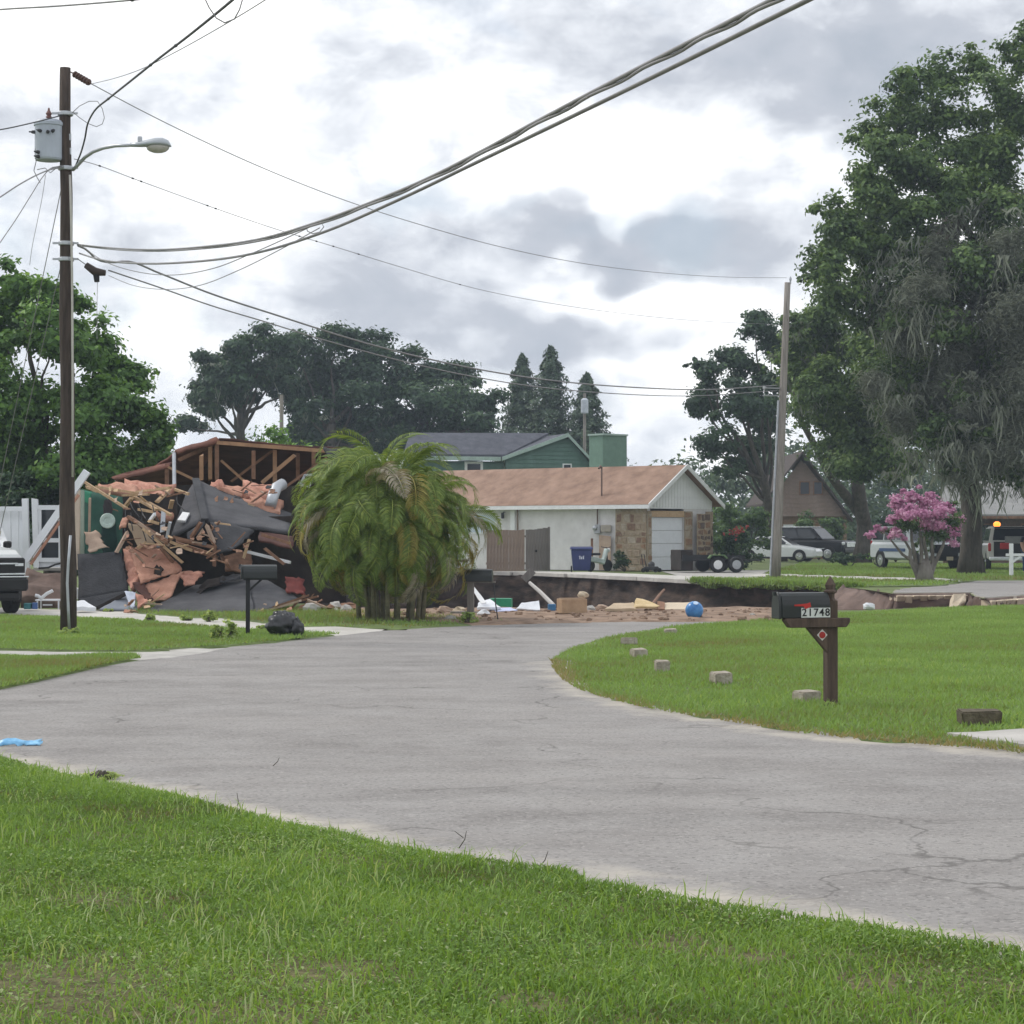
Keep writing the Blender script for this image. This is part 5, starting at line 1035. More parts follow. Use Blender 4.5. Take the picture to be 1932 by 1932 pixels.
# ------------------------------------------------------------------ the collapsed house
def wreck():
    O = G(420, 1154); O.z = 0; R = thing('collapsed_house', 'collapsed house with torn shingle roof, bare trusses and pink insulation', 'house', O)
    random.seed(31)
    def beam(f, a, b, w, h, mat, nm='rafter', Y=47.0, Yb=None):
        t = MB(); t.beam(f(a[0], a[1], Y), f(b[0], b[1], Yb or Y), w, h, jit=.03); t.build(nm, mat, R)
    def slab(f, pts, th, mat, nm, jag=0):
        t = MB(); t.slab([f(*p) for p in pts], th); t.build(nm, mat, R)
    def cl(f, c4, mat, nm, amp=.05, th=.05, jag=.03, freq=2.0, seed=0, nu=9, nv=9, smooth=True):
        t = MB(); t.cloth([f(*p) for p in c4], nu, nv, amp, th, jag, freq, seed); return t.build(nm, mat, R, smooth=smooth)
    # rear roof, seen from inside
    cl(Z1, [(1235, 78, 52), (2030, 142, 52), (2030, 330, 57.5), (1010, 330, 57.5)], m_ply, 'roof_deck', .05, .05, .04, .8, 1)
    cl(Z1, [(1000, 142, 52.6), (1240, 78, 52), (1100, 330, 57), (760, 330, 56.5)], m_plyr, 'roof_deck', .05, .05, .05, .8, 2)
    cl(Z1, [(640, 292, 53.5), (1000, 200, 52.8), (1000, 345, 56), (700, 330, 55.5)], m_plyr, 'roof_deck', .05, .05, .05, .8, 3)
    cl(Z1, [(995, 128, 52.4), (1225, 62, 51.8), (1245, 84, 51.7), (1000, 150, 52.3)], m_plyr, 'roof_edge', .03, .06, .05, 1.5, 4, 8, 2); cl(Z1, [(630, 286, 53.4), (955, 205, 52.6), (960, 232, 52.5), (650, 306, 53.3)], m_plyr, 'roof_edge', .05, .06, .05, 1.5, 5, 10, 2)
    slab(Z1, [(560, 300, 58.2), (1960, 180, 58.2), (1960, 900, 58.2), (560, 900, 58.2)], .1, m_tar_shade, 'void_shade_sheet')  # near-black sheet painting the shade of the attic behind the trusses
    # attic trusses
    for k, (a, b) in enumerate([((1232, 90), (2030, 152)), ((1228, 85), (1228, 300)), ((1190, 110), (1190, 300)), ((945, 215), (945, 330)), ((1140, 160), (1140, 300)), ((1435, 140), (1435, 300)), ((1556, 128), (1556, 335)), ((1686, 150), (1686, 300)), ((1895, 140), (1895, 300)), ((1775, 140), (1775, 280)),
                                ((1250, 190), (1385, 310)), ((1550, 130), (1310, 310)), ((1670, 160), (1480, 320)), ((1845, 178), (1590, 360)), ((955, 230), (1110, 305)), ((1010, 190), (1225, 92)), ((1900, 150), (1720, 330))]):
        beam(Z1, a, b, .09, .055 if k % 3 else .085, m_pined if k % 2 else M('lumber_mid', (.34, .20, .115), .85, .25, 5), 'truss_member', 51.6 + (k % 4) * .35)
    t = MB(); t.tube([Z1(985, 150, 51.4), Z1(987, 330, 51.0)], .045, 8); t.build('vent_pipe', m_gal, R)
    # pink insulation heaps
    for k, c in enumerate([[(1200, 320, 50.8), (1390, 335, 50.6), (1370, 390, 50), (1230, 360, 50)], [(1380, 315, 50.9), (1540, 330, 50.8), (1560, 390, 50), (1390, 380, 50)], [(1330, 370, 50.3), (1560, 400, 50.2), (1550, 450, 49.6), (1420, 440, 49.6)], [(1190, 350, 50.5), (1250, 290, 50.8), (1260, 340, 50.2), (1210, 375, 50.2)],
                           [(560, 315, 49.2), (760, 320, 49.4), (800, 385, 48.8), (560, 360, 48.7)], [(700, 305, 49.8), (990, 330, 49.8), (970, 380, 49.0), (740, 380, 49.0)], [(760, 350, 49.3), (960, 370, 49.2), (950, 440, 48.5), (840, 420, 48.5)], [(880, 400, 48.8), (985, 440, 48.7), (985, 500, 48.2), (890, 480, 48.2)], [(1420, 400, 50), (1600, 410, 50), (1580, 470, 49.5), (1440, 460, 49.5)]]):
        cl(Z1, c, m_pinkin if k % 2 else m_pinkin2, 'insulation', .16, .16, .08, 2.6, k, 8, 6)
    # broken rafters sticking out at upper left
    for k, (a, b) in enumerate([((510, 130), (905, 378)), ((545, 185), (640, 225)), ((965, 270), (1180, 392)), ((950, 285), (890, 362)), ((1025, 388), (1150, 410)), ((1290, 210), (1180, 320)), ((1340, 205), (1470, 250)), ((620, 180), (1000, 240)), ((1000, 230), (1300, 190)), ((1320, 300), (1300, 380)), ((1110, 330), (1310, 440)), ((870, 260), (1100, 250))]):
        beam(Z8, a, b, .085, .05, m_pine, 'rafter', 47.2 + (k % 3) * .3, 47.0 + (k % 2) * .4)
    # green wall, mirror, post
    cl(Z8, [(490, 205, 47.9), (860, 270, 47.7), (850, 830, 47.4), (485, 830, 47.6)], M('teal_wall', (.032, .10, .076), .8, .2, 1.6, .2, 20, col2=(.052, .155, .115)), 'teal_wall', .01, .08, .02, 1, 7)
    cl(Z8, [(495, 210, 47.6), (590, 225, 47.6), (570, 330, 47.5), (510, 320, 47.5)], M('teal_bright', (.05, .26, .16), .8, .2), 'wall_scrap', .03, .02, .03, 2, 8, 5, 5)
    t = MB(); c = Z8(733, 490, 47.3); t.lathe([(.0, 0), (.075, 0), (.085, .02), (.15, .03), (.165, .01), (.165, -.01)], c, (0, -1, .05), 18); t.build('round_ornament', M('ornament_pale', (.50, .62, .58), .4, .2, 12), R)
    t = MB(); c = Z8(735, 375, 47.35); t.ball(c, (.11, .05, .2), 10, 7, .2, 4); t.build('wall_hanging', m_dark, R)
    t = MB(); c = Z8(745, 640, 47.35); t.ball(c, (.17, .05, .5), 10, 9, .2, 5); t.build('hanging_coat', M('coat_dark_teal', (.015, .045, .04), .9, .3, 5), R)
    beam(Z8, (573, 290), (568, 590), .05, .04, m_drywall, 'stud', 47.2)
    cl(Z8, [(520, 590, 46.9), (630, 585, 46.9), (740, 745, 46.6), (560, 790, 46.6)], m_drywall, 'ceiling_scrap', .08, .03, .07, 2, 9)
    beam(Z8, (457, 210), (452, 925), .13, .10, M('post_cream', (.56, .47, .38), .8, .12, 4), 'corner_post', 46.9); beam(Z8, (500, 215), (500, 790), .10, .08, M('trim_greygreen', (.33, .40, .34), .8, .12), 'trim_board', 47.3)
    beam(Z8, (452, 1100), (450, 1190), .07, .07, m_white, 'stub_post', 46.4)
    # charcoal wall of shingles
    cl(Z8, [(460, 795, 46.7), (850, 770, 46.4), (915, 1130, 45.9), (470, 1215, 46.1)], m_shing_d, 'shingle_panel', .03, .06, .03, 1.3, 10)
    slab(Z8, [(470, 1195, 46.0), (915, 1120, 45.8), (900, 1152, 45.75), (650, 1272, 45.6), (560, 1235, 45.8)], .06, m_shing_d, 'shingle_panel')
    beam(Z8, (640, 1280), (905, 1150), .10, .07, m_tar_shade, 'drip_edge', 45.4)
    cl(Z8, [(880, 1165, 45.6), (930, 1160, 45.6), (1010, 1300, 44.9), (655, 1290, 44.9)], M('underlay_blue_grey', (.22, .24, .28), .9, .12, 3), 'roof_underlay', .03, .03, .03, 2, 11)
    cl(Z8, [(895, 1145, 45.3), (985, 1128, 45.3), (985, 1270, 45.0), (935, 1280, 44.9)], M('cloth_pale_blue', (.55, .60, .70), .8, .15, 4), 'torn_sheet', .06, .02, .05, 4, 12)
    cl(Z8, [(985, 1150, 45.2), (1050, 1160, 45.2), (1100, 1225, 44.9), (1010, 1285, 44.9)], m_pinkin, 'insulation', .1, .08, .05, 3, 13)
    # big pink sheets of ceiling
    cl(Z8, [(870, 760, 46.6), (955, 730, 46.6), (1010, 1010, 45.9), (930, 1110, 45.8)], m_pinkin, 'insulation', .16, .14, .08, 2.4, 14, 8, 12)
    cl(Z8, [(950, 740, 46.4), (1190, 690, 46.8), (1420, 930, 46.3), (1040, 1060, 45.7)], m_pinkin2, 'ceiling_panel', .07, .04, .06, 1.6, 15, 12, 12)
    cl(Z8, [(1070, 1070, 45.8), (1410, 935, 46.2), (1300, 1175, 45.5), (1120, 1205, 45.4)], m_pinkin2, 'ceiling_panel', .07, .04, .06, 1.8, 16, 12, 10)
    cl(Z8, [(1390, 930, 46.3), (1610, 960, 46.5), (1520, 1050, 45.9), (1420, 1070, 45.7)], m_pinkin, 'ceiling_panel', .07, .04, .07, 2.2, 17, 9, 8)
    cl(Z8, [(955, 1045, 45.7), (1050, 1030, 45.8), (1150, 1200, 45.3), (1090, 1210, 45.2)], m_ply, 'torn_ceiling', .05, .04, .05, 2, 18)
    t = MB(); c = Z8(1190, 940, 46.05); n = 14
    t.slab([c + Vector((math.cos(6.283 * i / n) * (.13 if i in (1, 4, 5, 9, 12) else .075), -.03 + .05 * math.sin(6.283 * i / n), math.sin(6.283 * i / n) * (.13 if i in (2, 4, 8, 11, 12) else .07))) for i in range(n)], .06); t.build('hole_shade_patch', m_tar_shade, R)  # dark patch painting the shade of a hole; the panel is not cut
    # soffit and gable edge across the front
    cl(Z8, [(905, 500, 46.9), (1000, 520, 46.9), (1160, 700, 46.6), (1010, 725, 46.5)], M('beige_board', (.44, .34, .24), .85, .12, 3), 'soffit_panel', .02, .03, .03, 1.5, 19)
    cl(Z8, [(860, 480, 46.6), (930, 455, 46.7), (905, 540, 46.4), (840, 560, 46.4)], m_pinkin2, 'insulation', .06, .06, .05, 3, 20, 5, 5)
    for k, (a, b, w, m_) in enumerate([((925, 455), (1290, 690), .20, m_pined), ((1000, 500), (1300, 720), .12, m_drywall), ((1050, 560), (1415, 872), .10, m_pine), ((915, 590), (815, 772), .11, m_drywall), ((1290, 665), (1340, 635), .08, m_pined), ((1340, 640), (1720, 735), .09, m_pined), ((1350, 690), (1705, 800), .16, m_pined), ((1300, 680), (1500, 760), .08, m_pine),
                                       ((1575, 510), (1490, 640), .07, m_pined), ((1630, 530), (1700, 700), .08, m_drywall), ((1600, 570), (1540, 660), .05, m_drywall), ((1160, 430), (1110, 500), .06, m_whitev), ((1240, 410), (1230, 590), .09, m_gal), ((1300, 500), (1270, 640), .06, m_gal), ((1110, 490), (1190, 515), .06, m_pine), ((1080, 690), (1000, 740), .06, m_pine), ((1700, 740), (1700, 900), .07, m_pined), ((1210, 730), (1320, 860), .06, m_pined)]):
        beam(Z8, a, b, w, .06, m_, 'broken_board', 46.5 - (k % 3) * .12, 46.4)
    # fallen hip roof in charcoal shingles
    cl(Z1, [(1050, 385, 49.2), (1108, 298, 50.0), (1160, 525, 47.4), (965, 625, 47.3)], m_shing_g, 'roof_slope', .03, .07, .02, 1.2, 21)
    cl(Z1, [(1060, 600, 47.25), (1160, 530, 47.35), (1110, 590, 47.1), (1055, 640, 47.0)], m_shing_g, 'roof_slope', .03, .07, .03, 1.2, 22, 5, 5)
    cl(Z1, [(1106, 299, 50.0), (1650, 490, 50.3), (1640, 600, 47.6), (1162, 528, 47.35)], m_shing_g, 'roof_slope', .04, .07, .02, 1.0, 23, 14, 10)
    cl(Z1, [(1190, 530, 47.0), (1440, 592, 47.0), (1330, 690, 46.2), (1240, 725, 46.2)], m_shing_d, 'roof_flap', .06, .04, .05, 1.6, 24)
    t = MB(); t.beam(Z1(1108, 296, 49.95), Z1(1160, 525, 47.3), .16, .05); t.build('hip_cap', m_shing_d, R)
    t = MB(); t.slab([Z1(1005, 538, 47.6), Z1(1035, 492, 48.0), Z1(1075, 498, 48.0), Z1(1050, 542, 47.6)], .05, (0, -.6, .8)); t.build('roof_vent', m_white, R)
    # cavity below the roof: its shade is painted as near-black sheets
    slab(Z1, [(880, 520, 48.9), (1960, 500, 48.9), (1960, 1000, 48.9), (880, 1000, 48.9)], .1, m_tar_shade, 'void_shade_sheet')
    slab(Z1, [(690, 380, 48.4), (1000, 380, 48.4), (1000, 760, 48.2), (690, 760, 48.2)], .1, m_tar_shade, 'void_shade_sheet')
    cl(Z1, [(1470, 600, 47.5), (1660, 620, 47.5), (1660, 690, 47.0), (1460, 640, 47.0)], m_ply, 'broken_ceiling', .05, .04, .05, 1.5, 25)
    cl(Z1, [(1250, 740, 47.3), (1420, 700, 47.6), (1430, 820, 46.8), (1280, 800, 46.8)], m_pined, 'floor_scrap', .06, .04, .06, 1.8, 26)
    for k, (a, b, w, m_) in enumerate([((1400, 708), (1640, 768), .11, m_whitev), ((1410, 640), (1380, 740), .06, m_pine), ((1050, 690), (1230, 740), .08, m_pined), ((1480, 610), (1640, 660), .07, m_pined), ((1230, 690), (1300, 800), .07, m_pined), ((1500, 690), (1610, 780), .06, m_pined), ((1000, 640), (1230, 690), .07, m_pined)]):
        beam(Z1, a, b, w, .06, m_, 'broken_board', 46.7 - (k % 2) * .2)
    # shingle slope lying on the ground
    cl(Z1, [(1095, 900, 46.6), (1400, 842, 46.9), (1440, 1065, 44.0), (820, 1045, 44.3)], m_shing_g, 'roof_slope', .05, .06, .03, .9, 27, 14, 12)
    cl(Z1, [(1400, 842, 46.9), (1500, 860, 46.8), (1690, 970, 45.7), (1440, 1062, 44.05)], m_shing_g, 'roof_slope', .05, .06, .03, .9, 28, 10, 10)
    cl(Z1, [(1105, 915, 46.25), (1270, 835, 46.6), (1275, 880, 46.1), (1090, 965, 45.7)], m_tar_shade, 'torn_felt', .10, .03, .08, 3, 29)
    cl(Z1, [(1250, 850, 46.4), (1380, 830, 46.7), (1375, 850, 46.4), (1240, 885, 46.0)], m_shing_d, 'torn_felt', .06, .03, .05, 3, 30)
    for k, (a, b) in enumerate([((1440, 1062), (1700, 985)), ((1480, 1045), (1745, 955)), ((1615, 1062), (1720, 955)), ((1680, 1072), (1900, 1050)), ((1560, 1075), (1830, 1010)), ((1700, 1020), (1850, 1060)), ((1740, 980), (1880, 1040)), ((1760, 1060), (1960, 1020)), ((1640, 1000), (1800, 960))]):
        beam(Z1, a, b, .13, .04, m_pined if k % 3 else m_drywall, 'broken_board', 44.6 + (k % 3) * .25)
    cl(Z1, [(1610, 850, 46.3), (1720, 870, 46.2), (1720, 950, 45.8), (1620, 930, 45.8)], M('red_cloth', (.15, .035, .03), .9, .3, 4), 'red_cloth', .1, .03, .08, 3, 31)
    for k in range(16):
        t = MB(); p = Z1(1700 + random.uniform(0, 330), 1040 + random.uniform(-20, 25), 44.8 + random.uniform(-.3, .5)); t.ball(p, (random.uniform(.1, .22), random.uniform(.1, .2), random.uniform(.06, .14)), 7, 5, .5, k); t.build('rubble_piece', random.choice([m_drywall, m_conc2, m_pined]), R)
    # duct, metal frame, right roof stump
    t = MB(); pts = [Z1(1600, 325, 50.2), Z1(1565, 345, 50.0), Z1(1545, 395, 49.8), Z1(1530, 450, 49.6)]; t.tube(pts, .13, 12); t.build('flexible_duct', m_gal, R, smooth=True)
    for a, b in (((1700, 330), (1725, 275)), ((1725, 275), (1790, 270)), ((1790, 270), (1750, 335)), ((1700, 330), (1750, 338))): beam(Z1, a, b, .05, .05, m_gal, 'metal_frame', 50.4)
    cl(Z1, [(1830, 112, 51.2), (1930, 125, 51.2), (1990, 360, 50.4), (1900, 230, 50.6)], m_shing_d, 'roof_stump', .08, .06, .05, 1.5, 32)
    # splinters, scraps and hanging wires through the whole heap
    rs = random.Random(77); scr = [m_pine, m_pined, m_drywall, m_pined, m_pinkin2, m_shing_d]
    zn = [(600, 960, 330, 470), (690, 930, 500, 740), (700, 1040, 560, 800), (1010, 1420, 640, 800), (1450, 1800, 990, 1070), (1180, 1560, 330, 450), (700, 860, 960, 1040), (1060, 1240, 540, 660)]
    for k in range(54):
        z_ = zn[k % 8]; x = rs.uniform(z_[0], z_[1]); y = rs.uniform(z_[2], z_[3])
        Yk = 47.0 - (y - 400) / 640 * 2.4 + rs.uniform(-.2, .3) + (1.6 if y < 460 and x > 1100 else 0); a = rs.uniform(-.9, .9); L_ = rs.uniform(25, 110)
        p, q = Z1(x, y, Yk), Z1(x + math.cos(a) * L_, y + math.sin(a) * L_, Yk + rs.uniform(-.3, .3)); t = MB(); t.beam(p, q, rs.uniform(.02, .06), rs.uniform(.015, .035), jit=.03); t.build('splinter', scr[(1, 3, 1, 2, 0, 3, 1)[k % 7]], R)
    for k in range(64):
        z_ = zn[k % 8]; x = rs.uniform(z_[0], z_[1]); y = rs.uniform(z_[2], z_[3]); Yk = 46.8 - (y - 400) / 640 * 2.4; w = rs.uniform(12, 34); h = rs.uniform(8, 22); t = MB()
        t.cloth([Z1(x, y, Yk), Z1(x + w, y + rs.uniform(-10, 10), Yk + rs.uniform(-.1, .1)), Z1(x + w * rs.uniform(.7, 1.1), y + h, Yk - .12), Z1(x + rs.uniform(-6, 6), y + h, Yk - .1)], 3, 3, .04, .015, .04, 4, k); t.build('scrap', scr[(k * 5) % 6], R)
    for k in range(9):
        x = rs.uniform(700, 1000); y = rs.uniform(380, 560); t = MB(); t.tube([Z1(x, y, 46.9), Z1(x + rs.uniform(-15, 25), y + rs.uniform(30, 60), 46.7), Z1(x + rs.uniform(10, 60), y + rs.uniform(60, 130), 46.5)], .012, 5); t.build('hanging_wire', m_black, R)
    # silver gutter leaning against the corner
    t = MB(); a, b = Z8(-10, 850, 46.3), Z8(548, 42, 46.3); t.beam(a, b, .13, .15); t.build('gutter', m_whitev, R); t = MB(); t.beam(a + Vector((.10, .03, -.08)), b.lerp(a, .22) + Vector((.10, .03, -.08)), .08, .05); t.build('gutter_board', m_pinkin2, R)
    # screened porch frame at far left
    for (x0, y0, x1, y1, w) in ((505, 80, 535, 1075, .16), (575, 225, 575, 960, .10), (890, 200, 890, 985, .14), (530, 205, 895, 205, .13), (590, 680, 890, 680, .12), (540, 965, 895, 965, .12)):
        beam(Z3, (x0, y0), (x1, y1), w * .8, w * .8, m_whitev, 'porch_frame', 50.4)
    slab(Z3, [(540, 975, 50.4), (890, 975, 50.4), (890, 1070, 50.4), (540, 1075, 50.4)], .05, m_whitev, 'kick_panel')
    for (y0, y1) in ((230, 660), (700, 950)): slab(Z3, [(590, y0, 50.6), (880, y0, 50.6), (880, y1, 50.6), (590, y1, 50.6)], .02, m_glass, 'screen')
    slab(Z3, [(480, 1085, 50.0), (930, 1085, 50.0), (930, 1120, 50.0), (480, 1120, 50.0)], 2.2, m_conc2, 'porch_floor')
    t = MB(); t.tube([Z3(560, 1085, 49.9), Z3(700, 1075, 49.9), Z3(800, 1030, 49.9), Z3(900, 1010, 49.9)], .025, 6); t.build('hanging_cable', m_black, R)
    cl(Z3, [(380, 1120, 49.6), (1080, 1120, 49.6), (1080, 1560, 48.2), (300, 1560, 48.2)], m_wall2, 'earth_bank', .2, .3, .1, 1.2, 33)
wreck()
# white vinyl fence at the far left, crumpled panel
def vinyl():
    a = Z3(-700, 850, 50.8); b = Z3(380, 850, 50.8); O = (a + b) / 2; O.z = 0; R = thing('vinyl_fence', 'white vinyl privacy fence with bent panel at the left edge', 'fence', O)
    for i in range(9):
        x0, x1 = -640 + i * 114, -640 + i * 114 + 110; t = MB(); t.cloth([Z3(x0, 225, 50.8 + i * .01), Z3(x1, 230, 50.8 + i * .01), Z3(x1 + 8, 1150, 50.6), Z3(x0 + 8, 1150, 50.6)], 3, 6, .03, .03, 0, 1.5, i); t.build('panel', m_whitev, R)
    for x in (365, -640):
        t = MB(); t.beam(Z3(x, 75, 50.7), Z3(x + 30, 1200, 50.7), .13, .13); t.build('post', m_whitev, R)
    t = MB(); t.beam(Z3(-640, 222, 50.7), Z3(365, 222, 50.7), .1, .1); t.build('top_rail', m_whitev, R)
    t = MB(); t.cloth([Z3(-60, 480, 50.3), Z3(40, 520, 50.3), Z3(150, 850, 49.9), Z3(-60, 820, 49.9)], 5, 6, .08, .02, .03, 2, 4); t.build('bent_panel', m_white, R)
vinyl()
# ================================================================== POLES AND WIRES
m_pole = M('pole_creosote', (.048, .036, .031), .9, .35, 4, .5, 30, col2=(.10, .074, .060), stretch=(6, 6, .5))
m_pole2 = M('pole_weathered', (.24, .215, .19), .9, .25, 3, .4, 30, col2=(.36, .33, .30), stretch=(6, 6, .4))
m_wire = M('cable_black', (.05, .05, .055), .6, .2, 3)
m_wireg = M('cable_grey', (.24, .235, .24), .6, .2, 3)
YP = G(129, 1200).y; PB = G(129, 1200); PT = P(123, 128, YP)
def left_pole():
    R = thing('utility_pole', 'dark creosoted utility pole near the left with grey conduit', 'utility pole', PB)
    t = MB(); k = 9; t.tube([PB.lerp(PT, i / k) + Vector((0, 0, -.1 if i == 0 else 0)) + Vector((.012 * math.sin(i * 2.1), 0, 0)) for i in range(k + 1)], [.128 - .045 * i / k for i in range(k + 1)], 14); t.build('pole', m_pole, R, smooth=True)
    t = MB(); f = lambda u, v: P(u, v, YP - .14); t.tube([f(131, 1195), f(129, 1150), f(127, 1100), f(129, 1060), f(133, 1010)], .022, 8); t.build('ground_conduit', m_gal, R, smooth=True)
    t = MB(); t.tube([f(137, 900), f(137, 700), f(136, 520), f(134, 400), f(132, 330)], .018, 8); t.build('riser_conduit', M('conduit_pale', (.50, .48, .44), .7, .12), R, smooth=True)
    for v in (215, 318, 460, 490):
        t = MB(); c = PB.lerp(PT, (1200 - v) / 1072.0); t.lathe([(.115, -.03), (.12, -.02), (.12, .02), (.115, .03)], c, UPZ, 14); t.beam(c + Vector((-.2, -.05, 0)), c + Vector((.2, -.05, 0)), .03, .03); t.build('band', m_gal, R)
    t = MB()
    a, b = P(134, 136, YP - .1), P(172, 158, YP - .4)
    t.tube([a, b], .012, 6)
    for j in range(6): t.lathe([(.02, -.015), (.055, -.01), (.05, .01), (.02, .02)], a.lerp(b, .22 + j * .13), (b - a), 10)
    t.build('insulator', M('insulator_brown', (.10, .055, .045), .35), R)
left_pole()
def transformer():
    c = P(92, 303, YP - .05); R = thing('transformer', 'pale grey pole transformer can hung on the dark utility pole', 'transformer', c); m_t = M('transformer_grey', (.42, .46, .53), .5, .06, 3)
    z = lambda v: P(92, v, YP).z - c.z; h = z(240); t = MB(); t.lathe([(.20, 0), (.215, .03), (.215, h), (.23, h + .01), (.23, h + .05), (.20, h + .09), (.05, h + .12)], c, UPZ, 24); t.build('tank', m_t, R, smooth=False)
    t = MB(); t.lathe([(.03, 0), (.05, .03), (.03, .05), (.05, .08), (.02, .13), (.012, .17)], c + Vector((0, 0, h + .12)), UPZ, 10); t.build('bushing', M('bushing_brown', (.16, .07, .06), .3), R)
    for x, zz in ((-.20, h - .10), (-.09, h - .10), (.03, h - .12), (.10, h - .1), (-.12, .10), (-.12, .03)):
        t = MB(); y = -math.sqrt(max(.001, .216 ** 2 - x * x)); d = Vector((x, y, 0)).normalized(); t.lathe([(.03, 0), (.026, .05), (.012, .07), (.012, .1)], c + Vector((x, y, zz)) - d * .01, d, 8); t.build('terminal', m_wire, R)
    t = MB(); t.beam(c + Vector((.19, .02, h * .7)), c + Vector((.34, .04, h * .7)), .06, .10); t.beam(c + Vector((.19, .02, .15)), c + Vector((.34, .04, .15)), .06, .10); t.build('bracket', m_gal, R)
transformer()
def lamp(R0, arm, head, s, label, mat_a=None):
    pass
def street_lamp():
    a = P(141, 322, YP - .1); R = thing('street_lamp', 'grey cobra head street lamp on curved arm of the dark pole', 'street lamp', a)
    t = MB(); t.tube([P(u, v, YP - .15 - .25 * i) for i, (u, v) in enumerate([(138, 320), (147, 311), (160, 297), (176, 286), (195, 279), (218, 275), (250, 274)])], [.028] * 5 + [.026, .024], 10); t.build('arm', m_gal, R, smooth=True)
    Yh = YP - 1.75; sc = FPX / Yh; c = P(246, 275, Yh); m_l = M('lamp_grey', (.40, .43, .46), .4, .08, 4, metal=.3)
    # housing: lofted ellipses
    st = [(0, .045, .05, 0), (14, .055, .07, 0), (30, .075, .10, .01), (48, .095, .14, .02), (62, .095, .14, .02), (72, .07, .10, .01), (77, .02, .03, -.01)]; t = MB(); k = len(t.v); n = 14
    for (du, hz, hy, dz) in st:
        for j in range(n):
            q = 2 * math.pi * j / n; zz = math.sin(q) * hz; zz = zz if zz > 0 else zz * .35
            t.v.append(c + Vector((du / sc, math.cos(q) * hy, dz + zz)))
    for i in range(len(st) - 1):
        for j in range(n): t.f.append((i * n + j, i * n + (j + 1) % n, (i + 1) * n + (j + 1) % n, (i + 1) * n + j))
    t.f.append(tuple(range(n))[::-1]); t.f.append(tuple(range((len(st) - 1) * n, len(st) * n))); t.build('housing', m_l, R, smooth=True)
    t = MB(); t.ball(c + Vector((52 / sc, 0, -.025)), (.17, .115, .085), 14, 8); t.build('lens', M('lens_clear', (.42, .40, .36), .15, .15, 6), R, smooth=True)
    t = MB(); t.lathe([(.035, 0), (.035, .06), (.03, .075)], c + Vector((18 / sc, 0, .06)), UPZ, 10); t.build('photocell', m_gal, R)
street_lamp()
YR = G(1463, 1090).y; RB = G(1463, 1090); RT = P(1486, 533, YR)
def right_pole():
    R = thing('utility_pole', 'weathered grey utility pole leaning at the far sinkhole rim', 'utility pole', RB)
    t = MB(); k = 8; t.tube([RB.lerp(RT, i / k) + Vector((0, 0, -.1 if i == 0 else 0)) for i in range(k + 1)], [.18 - .075 * i / k for i in range(k + 1)], 14); t.build('pole', m_pole2, R, smooth=True)
    t = MB(); t.tube([RB + Vector((-.19, -.05, 0)), RB.lerp(RT, .6) + Vector((-.16, -.05, 0))], .04, 8); t.build('conduit', m_gal, R)
    t = MB(); t.lathe([(.03, 0), (.03, .12), (.05, .14), (.04, .2), (.02, .26)], RT + Vector((.10, 0, -.05)), UPZ, 8); t.build('insulator', m_gal, R)
    for u0, v0 in ((1395, 731), (1395, 745)):
        t = MB(); t.tube([RB.lerp(RT, (1090 - v0) / 560) + Vector((-.13, 0, 0)), P(1440, v0 + 1, YR - 2)], .03, 6); t.build('strand_clamp', m_gal, R)
right_pole()
def far_poles():
    for (u, v0, v1, Y, lab) in ((531, 745, 860, 110, 'thin grey pole standing behind the wrecked roof'), (1103, 742, 860, 140, 'distant pole with pale transformer before the shortest conifer')):
        b = Vector((P(u, 1000, Y).x, Y, 0)); R = thing('utility_pole', lab, 'utility pole', b); t = MB(); t.tube([b, Vector((b.x, Y, P(u, v0, Y).z))], [.14, .09], 10); t.build('pole', m_pole2, R)
        if u > 1000:
            t = MB(); t.lathe([(.22, 0), (.24, .05), (.24, .85), (.12, .95)], P(u, 780, Y - .5), UPZ, 14); t.build('transformer', M('transformer_pale', (.50, .54, .60), .5), R)
far_poles()
